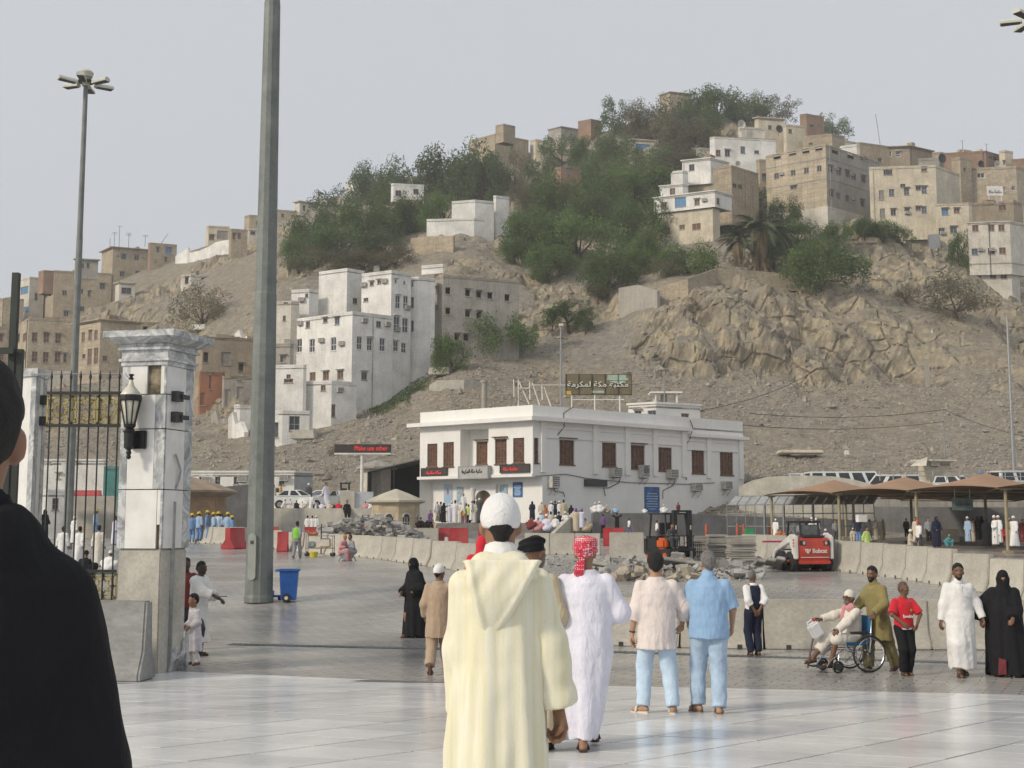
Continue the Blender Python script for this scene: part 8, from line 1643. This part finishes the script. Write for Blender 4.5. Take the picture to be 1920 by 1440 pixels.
def wheelchair():
 p=gnd(1600,1258);rz=-R(74);r=thing('wheelchair','chrome wheelchair with a blue seat back, carrying the old man','wheelchair',p,rz=rz);CH=mat('chrome',(.55,.55,.56),.2,.05,metal=.95);BL=mat('seat_blue',(.02,.14,.32),.5,.15,4)
 def tb(nm,pts,rr=.012,m=CH,par=r,**k):g=MB();g.tube(pts,rr,6,**k);return g.build(nm,m,par,smooth=60)
 for s in(-1,1):
  x=s*.30;c=Vector((x,.12,.30));ring=lambda R_,n=28:[c+Vector((0,R_*math.cos(t),R_*math.sin(t)))for t in np.linspace(0,2*math.pi,n+1)[:-1]]
  w=tb('wheel',ring(.285),.017,M_TYRE,closed=True);g=MB();g.tube([q+Vector((s*.035,0,0))for q in ring(.25)],.009,5,closed=True);g.build('hand_rim',CH,w);g=MB()
  for i in range(14):t=i*2*math.pi/14;g.tube([c,c+Vector((0,.275*math.cos(t),.275*math.sin(t)))],.003,3)
  g.tube([c-Vector((.03,0,0)),c+Vector((.03,0,0))],.03,8);g.build('spokes',CH,w)
  c2=Vector((s*.24,-.42,.10));w2=tb('front_wheel',[c2+Vector((0,.085*math.cos(t),.085*math.sin(t)))for t in np.linspace(0,6.283,17)[:-1]],.018,M_TYRE,closed=True);g=MB();g.tube([c2-Vector((.02,0,0)),c2+Vector((.02,0,0))],.06,10);g.build('hub',M_DKSTEEL,w2)
  tb('side_frame',[(s*.24,-.42,.12),(s*.24,-.40,.30),(s*.25,-.28,.36),(s*.25,.20,.36)]);tb('back_post',[(s*.25,.16,.3),(s*.25,.22,.92),(s*.25,.36,.93)]);tb('arm_frame',[(s*.26,.2,.62),(s*.26,-.22,.62),(s*.26,-.28,.5),(s*.26,-.28,.36)]);g=MB();g.box((s*.26,-.02,.64),(.06,.34,.035));g.build('armrest',M_DKSTEEL,r,bevel=.01)
  tb('leg_frame',[(s*.2,-.28,.38),(s*.17,-.52,.18),(s*.17,-.58,.10)]);g=MB();g.box((s*.13,-.62,.09),(.15,.18,.02));g.build('foot_plate',M_DKSTEEL,r)
 g=MB();g.box((0,-.04,.46),(.48,.44,.05));g.build('seat',BL,r,bevel=.015);g=MB();g.box((0,.215,.70),(.5,.035,.40));g.build('backrest',BL,r,bevel=.015)
 tb('cross_brace',[(-.24,.0,.12),(.24,.0,.4)]);tb('cross_brace',[(.24,.02,.12),(-.24,.02,.4)])
 o=person('old man in white with sunglasses and pink scarf, sitting in the wheelchair',p,rz,1.62);k=1.75/1.62;zs=.50*k-.10
 q=dict(dz=zs+.14-.93,rh=(-.20,-.64,.86),lh=(.2,-.50,.66),rp=(-.4,.3,-1),lp=(.6,.3,-1),lean=.0,rf=(-.13,-.72,.24),lf=(.13,-.52,.17),lkp=(.25,-.4,1),rkp=(-.2,-.5,1),yaw=.15,rt=(0,-1,-.1),lt=(0,-1,.1))
 J,b=body(q,.012,hands={'r':(1.1,(.4,.2,-1)),'l':(1.0,(0,0,-1))});add(o,'body',b,SK['dk'])
 add(o,'tunic',garment([('l',torso_tab(J,1.06,1.1))]+sleeve(J,'r',.072,.078,.068,.85)+sleeve(J,'l',.072,.078,.068,.85)+[('c',J['rhip'],J['rk'],.12,.115),('c',J['lhip'],J['lk'],.12,.11),('c',J['rk'],J['rk'].lerp(J['ra'],.62),.105,.10,[(J['rk'].lerp(J['ra'],.62),J['ra']-J['rk'])])],.05,.0125,fold=lambda p:.008*wob(p,12)+.004*wob(p,30)),CL['offwhite'])
 add(o,'scarf',garment([('c',J['neck']+Vector((-.09,-.02,-.01)),J['neck']+Vector((.09,-.02,-.01)),.06,.06),('c',J['neck']+Vector((-.05,-.09,-.03)),J['neck']+Vector((-.06,-.12,-.22)),.045,.05),('c',J['neck']+Vector((.06,-.08,-.03)),J['neck']+Vector((.1,.02,-.2)),.045,.05)],.03,.011,fold=lambda p:.006*wob(p,30)),CL['pink'])
 add(o,'hair',hair(q,J,grow=.004,zc=.02),M_HAIRG);add(o,'cap',cap(q,J,.01,.10,.0),CL['offwhite']);add(o,'beard',beard(q,J,g=.004),M_HAIRG);M=head_local(J,q);g=MB()
 for s in(-1,1):g.ball(J['head']+M@Vector((s*.034,-.098,.004)),(.024,.008,.018),8,M=M);g.tube([J['head']+M@Vector((s*.058,-.09,.008)),J['head']+M@Vector((s*.082,.0,.006))],.004,4)
 g.tube([J['head']+M@Vector((-.02,-.102,.008)),J['head']+M@Vector((.02,-.102,.008))],.004,4);g.build('sunglasses',M_DKSTEEL,o);soles(o,J,q)
 s_=1.62/1.75;top=(J['rw']+J['rd']*.08)*s_;M3=Matrix.Rotation(rz,3,'Z');top=p+M3@top;foot=p+M3@Vector((-.10,-.78,.06));g=MB(foot);g.tube([foot,foot.lerp(top,1.02)],.016,7);g.tube([top+M3@Vector((0,.06,.03)),top+Vector((0,0,.035)),top+M3@Vector((0,-.07,.02))],.018,7);tag(g.build('walking_stick',mat('stick_wood',(.10,.035,.02),.5,.2,8)),'dark red wooden walking stick held upright by the old man in the wheelchair','walking stick')
 c=P(1529,1181,(p.y+foot.y)/2-.05);j=thing('jerrycan','white plastic jerrycan with a red cap hanging beside the walking stick','jerrycan',c,rz=.5);j.rotation_euler=(0,-.55,.3);g=MB();g.box((0,0,0),(.20,.14,.26));g.build('container',mat('can_plastic',(.70,.70,.70),.5,.06),j,bevel=.03,smooth=40);g=MB();g.tube([(.07,0,.13),(.07,0,.165)],.03,10);g.build('screw_cap',M_RED,j);g=MB();g.tube([(-.08,0,.12),(-.07,0,.18),(.02,0,.18),(.03,0,.12)],.012,6);g.build('handle',MATS['can_plastic'],j)
wheelchair()
def tpl(q,kind):
 J,b=body(q,.028,legs=True);P_={'body':to_mesh('body',b,SK['md'])};W_=CL['white']
 if kind in('robe','veil'):
  k=1.18 if kind=='veil' else 1.0;fy=(J['la'].y+J['ra'].y)/2;sp=abs(J['la'].y-J['ra'].y)/2
  rr=[('l',[(.08,0,fy,.215*k,.19*k+sp),(.45,0,fy*.6,.21*k,.19*k+sp*.5),(.93,0,0,.2*k,.155*k)]+torso_tab(J,1.05*k,1.08*k)[1:])]+sleeve(J,'r',.08*k,.078*k,.07*k,.95)+sleeve(J,'l',.08*k,.078*k,.07*k,.95)
  P_['robe']=to_mesh('robe',[garment(rr,.05,.026,fold=robe_fold(.012,6))],W_)
  if kind=='veil':
   def veil(p):l=hl(p,J,q);d=smin(sd_ell(l,(0,.015,.03),(.1,.12,.125)),sd_loft(l,[(-.36,0,.035,.20,.14),(-.1,0,.015,.11,.115),(0,0,.015,.1,.117)]),.05);return np.maximum(d,-sd_ell(l,(0,-.12,.01),(.045,.06,.045)))
   c=J['head'];P_['veil']=to_mesh('veil',[nets(veil,[c[0]-.28,c[1]-.25,c[2]-.4],[c[0]+.28,c[1]+.25,c[2]+.22],.024)],W_)
 elif kind=='shirt':
  P_['shirt']=to_mesh('shirt',[garment([('l',[(.78,0,0,.2,.15)]+torso_tab(J,1.04,1.06))]+sleeve(J,'r',.08,.075,.07,.6)+sleeve(J,'l',.08,.075,.07,.6),.04,.026,fold=lambda p:.006*wob(p,13))],W_);P_['trousers']=to_mesh('trousers',[garment(trousers(J),.03,.026,fold=tr_fold)],CL['dkgrey'])
 else:
  rr=[('l',torso_tab(J,1.05,1.08))]+sleeve(J,'r')+sleeve(J,'l')+[('c',J[k+'hip'],J[k+'k'],.13,.115)for k in 'lr']+[('c',J[k+'k'],J[k+'a'],.11,.09)for k in 'lr']+[('e',J['pel'],(.2,.19,.15))];P_['robe']=to_mesh('robe',[garment(rr,.08,.028,fold=lambda p:.008*wob(p,12))],W_)
 if kind!='veil':P_['hair']=to_mesh('hair',[hair(q,J,h=.02,grow=.014)],M_HAIRB);P_['cap']=to_mesh('cap',[cap(q,J,.02,.10,.0,.016)],CL['white'])
 z0=min(J['la'].z,J['ra'].z)-.085;return P_,J['head'].z+.14,z0
W1=dict(lf=(.09,.2,.1),rf=(-.09,-.2,.09),lh=(.25,-.15,.88),rh=(-.25,.12,.88))
TP={'robe':tpl({},'robe'),'walk':tpl(W1,'robe'),'hold':tpl(dict(rh=(-.12,-.3,1.05),lh=(.14,-.28,1.0),yaw=.5,nod=.15),'robe'),'veil':tpl(dict(rh=(-.15,-.26,1.02),lh=(.2,-.2,.95)),'veil'),'shirt':tpl({},'shirt'),'stride':tpl(W1,'shirt'),'raise':tpl(dict(rh=(-.2,-.22,1.62),lh=(.16,-.25,1.55),rp=(-1,.3,0),lp=(1,.3,0)),'shirt'),'sit':tpl(dict(dz=-.45,rf=(-.12,-.42,.085),lf=(.12,-.42,.085),rh=(-.16,-.32,.72),lh=(.16,-.32,.72),lean=.1),'sit'),'squat':tpl(dict(dz=-.72,lean=.14,rf=(-.26,-.3,.085),lf=(.26,-.26,.085),rkp=(-.7,-.5,.6),lkp=(.7,-.5,.6),rh=(-.14,-.36,.42),lh=(.14,-.36,.42),nod=.25),'sit'),'bow':tpl(dict(lean=.36,rh=(-.16,-.5,.75),lh=(.16,-.5,.75),nod=.5),'robe')}
OVR={}
def far(label,px,py,hp,Y,kind='robe',c='white',head='cap',c2='dkgrey',rot=0,sk='md',hc=None,grp='people in front of the library'):
 P_,Ht,z0=TP[kind];H_=hp*Y/F;s=H_/(Ht-z0);p=P(px,py,Y);r=thing('person',label,'person',(p.x,p.y,p.z-z0*s),rz=R(rot),scale=s,group=grp)
 for nm,me in P_.items():
  if(nm=='hair' and head=='cap')or(nm=='cap' and head in('hair','helmet')):continue
  o=link(nm,me,r);sl=o.material_slots[0];sl.link='OBJECT';sl.material={'body':SK[sk],'robe':CL[c],'shirt':CL[c],'veil':CL[hc or c],'trousers':CL.get(c2),'hair':M_HAIRB,'cap':CL[hc or 'white']}[nm]
 if head=='helmet':
  if 'h' not in OVR:OVR['h']=MB().lathe((0,0,0),[(.16,0),(.165,.012),(.125,.02),(.122,.07),(.09,.12),(.03,.145)],12).mesh('helmet',mat('helmet_yellow',(.62,.46,.015),.35,.1))
  o=link('hard_hat',OVR['h'],r);o.location=(0,0,Ht-.13)
 return r
Z=95.5
LIBC=[('man in a white shirt and cream trousers, leftmost before the blue poster',819,978,39,'shirt','white','cap','beige',40),('woman in black before the pale blue poster',832,981,38,'veil','black','','',20),('person in a long lilac robe right of the woman in black',843,981,37,'robe','lavender','cap','',180),('man in a white robe with his hands behind him, below the notice poster',853,982,44,'hold','white','hair','',170),('stooping person in a pale grey wrap by the notice poster',862,982,38,'bow','offwhite','hair','',90),('man with a red headcloth and white shirt standing highest at the library door',869,958,32,'robe','white','cap','',170),('child in an orange top among the people at the library door',870,982,34,'shirt','gold','hair','pink',180),('child in a lime yellow top and dark trousers at the library door',878.5,982,36,'stride','lime','hair','navy',180),('man in a long cream robe right of the lime-clad child',889,982,43,'robe','offwhite','hair','',175),('man in a dark brown robe and white cap before the entrance column',899,979,45,'robe','dkgrey','cap','',180),('woman in a red garment just left of the cream-robed man\'s cap',912,974,40,'veil','red','','',150),('man in a white tunic behind the woman in black',838,979,33,'robe','white','cap','',0),('person in white at the far side of the entrance column',884,977,40,'robe','white','cap','',90),('woman in a dark blue-black cloak, left of the standing group on the steps',998,976,36,'veil','navy','','',180),('man in beige robe and cap on the steps',1015,976,36,'robe','beige','cap','',160),('woman in a wide rust-orange shawl on the steps',1022,977,31,'veil','orange','','',180),('man in dark blue with raised arms on the steps',1041,974,35,'raise','navy','hair','navy',180),('man in a white robe beside the man in dark blue',1034,977,37,'robe','white','cap','',180),('man in white robe behind the olive-clad one',1049,975,36,'robe','white','cap','',180),('man wrapped in an olive-yellow shawl on the steps',1057,980,43,'robe','sand','hair','',185),('woman in black at the right of the group on the steps',1071,979,32,'veil','black','','',180)]
for l,px,py,hp,k,c,hd,c2,rot in LIBC:far(l,px,py,hp,Z if px<950 else 89.6,k,c,hd or 'cap',c2 or 'dkgrey',rot,hc='red' if 'headcloth' in l else None)
for l,px,py,hp,k,c,hd,rot in(('woman in pale pink seated at the left of the front row on the steps',1007,1002,27,'squat','pink','cap',160),('man in lilac with a purple bag seated on the steps',1025,1002,31,'squat','lavender','cap',180),('man in a white waistcoat seated on the steps, cap on',1042,1002,29,'sit','white','cap',180),('person in white seated between two others on the steps',1054,1002,24,'squat','white','cap',170),('kneeling person wholly covered in white on the steps',1064,1002,28,'veil','white','',190),('woman in a cream robe with a purple shawl at the right of the seated row',1080,1002,42,'veil','beige','',175),('woman in a pale veil behind the purple shawl',1091,995,34,'veil','lavender','',180),('man in tan with a cap seated at the right end of the steps',1098,1002,26,'squat','sand','cap',180),('crouching person in dark red at the left of the seated row',993,998,24,'squat','maroon','hair',140),('woman in black sitting below the sloping stair wall by the kiosk',789,992,22,'squat','black','cap',0),('second woman in black sitting below the stair wall',803,992,23,'squat','black','cap',20),('woman in patterned purple on the stairs behind the women in black',807,979,22,'sit','purple','hair',0),('child in tan with a yellow headscarf beside the red barriers',814,992,18,'squat','sand','cap',-30),('woman in black with a violet scarf before the small kiosk',745,992,26,'veil','black','',30)):
 far(l,px,py-(4 if px>900 else 0),hp+(3 if px>900 else 0),85.5 if px>900 else 83,k,c,hd or 'cap','',rot,hc='purple' if 'purple shawl' in l or 'violet' in l else 'gold' if 'yellow' in l else 'black' if 'in black sitting' in l else None)
for l,px,k,c,hd in(('second kneeling person in white beside the wholly covered one',1070,'squat','white','cap'),('man in pale blue seated behind the pink-clad woman on the steps',1014,'sit','paleblue','cap'),('person in cream seated behind the lilac man on the steps',1033,'sit','beige','hair'),('woman in a dark veil seated behind the white waistcoat',1048,'sit','navy','cap'),('man in white seated high on the steps under the olive shawl',1060,'sit','white','cap'),('woman in white seated between the purple shawl and the tan man',1088,'squat','white','cap')):far(l,px,992 if k=='sit' else 997,33 if k=='sit' else 28,86.4,k,c,hd,'',180,hc=c if 'woman' in l else None)
for l,px,py,hp,k,c,hd,rot in(('man in white behind the lilac-robed person before the poster',847,979,40,'robe','white','cap',170),('person in pale pink behind the stooping one',866,979,36,'robe','softpink','hair',180),('man in white and cap close to the door arch',893,977,40,'robe','white','cap',200),('man in grey by the left edge of the pale blue poster',826,979,38,'shirt','grey','hair',150),('woman in black in front of the door arch',906,979,38,'veil','black','',180)):far(l,px,py,hp,96.2,k,c,hd or 'cap','dkgrey',rot)
for l,px,py,hp,Y,k,c,hd,c2,rot in(('man in white sitting on the dark wall, leftmost of the pair in caps',1116,963,21,88.2,'squat','white','cap','',180),('man in white sitting on the dark wall, right one of the pair in caps',1124.5,963,23,88.2,'squat','white','cap','',180),('person in a brown wrap sitting on the dark wall',1138,963,16,88.4,'squat','tan','cap','',170),('person in white with a bright blue bag on the dark wall',1154,963,15,88.6,'squat','ltblue','cap','',180),('person in red and white low on the wall below the tall blue poster',1209,963,12,88.8,'squat','white','hair','',180),('man in white with a black hat band on the wall right of the blue poster',1245,963,17,89.2,'squat','white','cap','',180),('man in a maroon shirt standing above the wall over the forklift',1272,967,25,89.6,'shirt','maroon','hair','dkgrey',200),('person in a purple shirt with a gold number standing before the dark wall',1131,1001,37,84,'shirt','purple','hair','black',180),('man in a black shirt leaning his hands on the dark wall',1157,998,36,85,'raise','black','hair','black',170),('child in a purple skirt walking along the dark wall',1180,1001,29,84,'stride','white','hair','purple',120),('person in white half hidden by the forklift mast',1232,1010,34,70,'shirt','white','hair','dkgrey',100),('forklift driver in dark clothes on the seat',1258,1028,46,43.5,'sit','dkgrey','hair','',20)):
 far(l,px,py,hp,Y,k,c,hd,c2 or 'dkgrey',rot,grp='people along the dark library wall')
RG='people under and before the brown canopies'
for l,px,py,hp,Y,k,c,hd,c2,rot in(('man in white tunic and cap standing inside the steel cage',1455,1012,39,74,'walk','white','cap','',150),('person in orange-red squatting in the steel cage',1463,1012,22,73,'squat','orange','hair','',0),('man in white seen over the loader cab, left one',1523,1012,42,72,'robe','white','cap','',200),('man in white seen over the loader cab, right one',1531,1012,40,72.5,'robe','white','cap','',160),('person in a striped shirt behind the loader arm',1500,1016,36,70,'shirt','grey','hair','dkgrey',0),('seated person in lilac with a tan cap right of the loader',1551,1017,25,66,'squat','lavender','cap','',-40),('man in grey with a red bundle, right behind the loader',1567,1013,38,73,'shirt','grey','hair','dkgrey',0),('person sitting in a wheelchair under the canopy edge',1600,1015,25,71,'sit','beige','cap','',-20),('man in dark blue carrying a white box on his shoulder',1610,1017,46,70,'raise','navy','hair','blue',150),('man in a pale grey robe behind the box carrier',1631,1012,38,76,'robe','grey','hair','',90),('man in a long cream robe and cap by the canopy post',1643,1014,42,74,'hold','beige','cap','',-90),('man in tan standing behind the thin canopy post',1655,1013,40,76,'robe','sand','cap','',60),('man in a pale yellow tunic walking right behind the barrier row',1626,1042,54,52,'walk','lime','hair','',40),('man in a cream tunic looking at his phone behind the barriers',1708,1048,55,53,'hold','beige','cap','',60),('man in a white shirt and dark trousers with a red cap, walking',1724,1033,56,55,'stride','white','cap','dkgrey',-70),('man in beige just behind the red-capped man',1718,1018,48,64,'robe','beige','hair','',-60),('man in a grey shirt and black trousers under the canopy',1742,1017,46,66,'shirt','grey','hair','black',0),('woman in a navy abaya over a white blouse, carrying a white bag',1757,1027,58,54,'veil','navy','','',10),('crouching woman wholly in teal beside the leaning tan board',1777,1025,23,56,'squat','teal','cap','',20),('person in a sky blue robe just right of the canopy post',1816,1017,48,66,'robe','ltblue','cap','',-60),('person in a beige robe right of the sky blue one',1825,1017,44,67,'robe','beige','hair','',70),('woman in black behind the large black abaya',1834,1014,45,68,'veil','black','','',10),('woman in a wide black abaya standing before the others at right',1851,1026,54,57,'veil','black','','',160),('man in a white robe and cap beside the wide black abaya',1867,1023,56,58,'hold','white','cap','',-80),('second man in white just behind the first beside the abaya',1874,1019,52,61,'robe','white','cap','',-70),('person in red seated among bags at the right',1885,1017,34,66,'squat','red','hair','',0),('person in tan holding a pale board up before the chest',1894,1017,46,65,'hold','sand','cap','',0),('man in a white robe and cap at the right edge',1903,1026,58,56,'walk','white','cap','',-60),('person in maroon at the very right edge under the canopy',1919,1018,44,65,'robe','maroon','hair','',0),('second woman in black between the canopy posts',1842,1012,44,70,'veil','black','','',-40),('man in dark clothes standing deep under the canopies',1700,1008,36,82,'shirt','dkgrey','hair','black',0),('man in blue standing at the parking railing',1841,900,22,102.5,'shirt','blue','hair','navy',0),('person with a dark head at the parking railing',1855,900,18,102.5,'shirt','dkgrey','hair','',0)):
 far(l,px,py,hp,Y,k,c,hd or 'cap',c2 or 'dkgrey',rot,hc='red' if 'red cap' in l else 'teal' if 'teal' in l else None,grp=RG)
bx=P(1615,972,69.6);tag(MB(bx).box(bx,(.5,.35,.4),.2).build('carried_box',M_WHITE),'white box carried on the shoulder of the man in dark blue','box')
TG='people on the left terrace and retaining wall'
for l,px,py,hp,k,c,hd,c2,rot in(('man in a dark waistcoat over white, standing on the terrace',578,948,42,'robe','dkgrey','cap','',170),('man in a long lilac robe with a hanging cloth on the terrace',611,949,44,'walk','lavender','hair','',60),('man in white tunic walking on the terrace wall',583,955,27,'walk','white','hair','',170),('man in white cap bending on the terrace right of the walker',592,955,19,'bow','white','cap','',-60),('man in an orange-tan shirt perched at the left end of the terrace',526,941,34,'shirt','gold','hair','orange',90),('man in white beside the orange-tan shirt',513,941,32,'robe','white','hair','',60),('person in white crouching on the wall near the big mast',530,954,20,'squat','white','cap','',90),('woman in black sitting on the terrace wall',555,955,17,'squat','black','hair','',180),('person in pale lilac bending over the terrace wall',550,954,18,'bow','lavender','hair','',-90),('person in pale robe sitting mid wall',566,955,16,'squat','offwhite','cap','',180),('person in grey-lilac robe sitting mid wall',603,955,14,'squat','lavender','cap','',180),('person in cream sitting on the wall below the white car',617,956,16,'squat','beige','cap','',180),('person in pinkish red sitting on the wall',635,955,15,'squat','red','cap','',180),('person in pink sitting near the kiosk on the wall',684,955,15,'squat','pink','hair','',160),('person in white sitting beside the pink one on the wall',692,955,13,'squat','white','hair','',160)):
 far(l,px,py,hp,90.4 if py>950 else 93,k,c,hd,c2 or 'dkgrey',rot,grp=TG,hc=c if 'red' in l else None)
far('person in black sitting on the retaining wall with legs hanging down',650,971,33,89.3,'sit','black','hair','',15,hc='black',grp=TG)
for i,(px,w)in enumerate(((576,'left one of the three men in white below the retaining wall'),(585,'middle one of the three men in white below the retaining wall'),(592.5,'right one of the three men in white below the retaining wall, in a cap'))):far(w,px,1002,35,83,'robe','white','cap' if i==2 else 'hair','',170,'dk',grp=TG)
for i,(px,y,c,w)in enumerate(((359,963,'blue','leftmost hard-hatted worker in blue by the brown kiosk'),(372,960,'ltblue','second hard-hatted worker from the left, in light blue'),(388,957.5,'blue','hard-hatted worker in mid blue before the dark kiosk door'),(399,961,'ltblue','hard-hatted worker in light blue bending right of the kiosk door'),(408.5,960,'paleblue','hard-hatted worker in the palest blue shirt'),(426,961,'ltblue','hard-hatted worker in blue right of the palest one'),(434,967,'blue','rightmost worker in blue, stooping'),(178,955,'ltblue','hard-hatted worker seen through the gate bars'))):far(w,px,y+54,54,74,'shirt',c,'helmet','blue',(180,160,90,-60,185,175,120,90)[i],'dk',grp='workers in yellow hard hats')
GG='people seen through the gate bars'
for l,px,py,hp,Y,k,c,hd,rot in(('woman in black seen through the leftmost gate bars',82,1012,56,55,'veil','black','',60),('man in white seen between the second and third gate bars',116,1060,72,42,'robe','white','hair',180),('tall pale figure in white behind, through the middle gate bars',138,1020,52,58,'robe','white','cap',150),('man in white tunic walking, through the middle gate bars',147,1062,74,41,'walk','white','hair',170),('man in pale robe seen right of the middle gate bars',183,1064,78,39,'robe','offwhite','hair',180),('person in lilac at the rightmost gate gap',214,1022,54,55,'robe','lavender','hair',120),('person in white with a white cap sitting low behind the gate',200,1075,42,36,'squat','white','cap',160),('woman in black sitting low behind the gate lattice',156,1085,52,34,'squat','black','cap',180)):far(l,px,py,hp,Y,k,c,hd or 'cap','',rot,'dk',grp=GG,hc='black' if c=='black' else None)
far('man with dark hair half hidden behind the gate pillar',344,1215,165,24.5,'shirt','maroon','hair','dkgrey',30,'vd',grp='people beside the gate pillar')
g1=gnd(556,1047);far('man in a bright green vest and grey trousers walking away, left of the steel cart',556,1047,69,g1.y,'stride','grey','hair','grey',165,'dk',grp='people by the steel cart');vj=tpl(dict(W1),'shirt')
vq=bpy.data.objects['person'];vs_=[o for o in bpy.data.objects if o.get('label','').startswith('man in a bright green vest')][0]
Jv=skeleton(W1);o=link('vest',to_mesh('vest',[garment([('l',[(z,x,y,rx*1.07+.004,ry*1.1+.006)for z,x,y,rx,ry in torso_tab(Jv,1.04,1.06)[:6]])],.03,.024)],CL['green']),vs_)
for l,px,c,hd,rot,sk in(('man in a pink shirt on a stool, left of the two seated men',641,'pink','cap',60,'md'),('man in a grey shirt sitting on a stool with a paper, right of the two',662,'grey','hair',-60,'dk')):
 p=gnd(px,1052);far(l,px,1052,49,p.y,'sit',c,hd,'',rot,sk,hc='orange',grp='people by the steel cart');t=thing('stool','small folding stool under the '+('left' if px<650 else 'right')+' seated man by the barrier','stool',p,group='stools by the steel cart');g=MB();g.box((0,0,.42),(.3,.3,.03));g.build('seat',M_PALE,t)
 for x in(-.13,.13):
  for y in(-.13,.13):g=MB();g.tube([(x,y,0),(-x,y,.42)],.015,5);g.build('leg',M_STEEL,t)
far('person in a red headscarf, hidden but for the scarf behind the cream-robed man',904,1215,205,19.5,'veil','red','','',180,grp='people beside the cream-robed man')
for l,px,py,Y in(('white robed figure climbing beside the white houses',714,750,141),('person in white sitting on the rocks at the right of the cliff',1748,630,165)):far(l,px,py,20 if px<800 else 14,hill_hit(px,py).y-.5,'walk','white','cap','',60,grp='people on the hillside')
def haze():
 g=MB();g.box((0,175,86),(820,560,180));m=bpy.data.materials.new('dusty_air');m.use_nodes=True;t=m.node_tree
 for n in list(t.nodes):
  if n.type=='BSDF_PRINCIPLED':t.nodes.remove(n)
 v=t.nodes.new('ShaderNodeVolumePrincipled');v.inputs['Color'].default_value=(.93,.92,.90,1);v.inputs['Density'].default_value=.0006;v.inputs['Anisotropy'].default_value=.2
 t.links.new(v.outputs[0],t.nodes['Material Output'].inputs['Volume']);g.build('haze',m)['kind']='stuff'
haze()
def wire(label,pts):
 q=[P(*a)for a in pts];g=MB(q[0])
 for a,b in zip(q[:-1],q[1:]):g.tube([a.lerp(b,t)-Vector((0,0,2.2*t*(1-t)))for t in np.linspace(0,1,9)],.035,4)
 tag(g.build('overhead_wire',MATS['black_cable']),label,'wire','overhead wires on the slope','thing')
wire('overhead wire crossing the slope above the canopies to the leaning pole',[(1405,775,110),(1770,768,122),(2000,830,112)])
wire('lower overhead wire from the library corner to the leaning pole',[(1392,797,107),(1770,790,122)])
wire('overhead wire sagging across the slope beside the stair house',[(1313,770,104),(1520,700,140)])
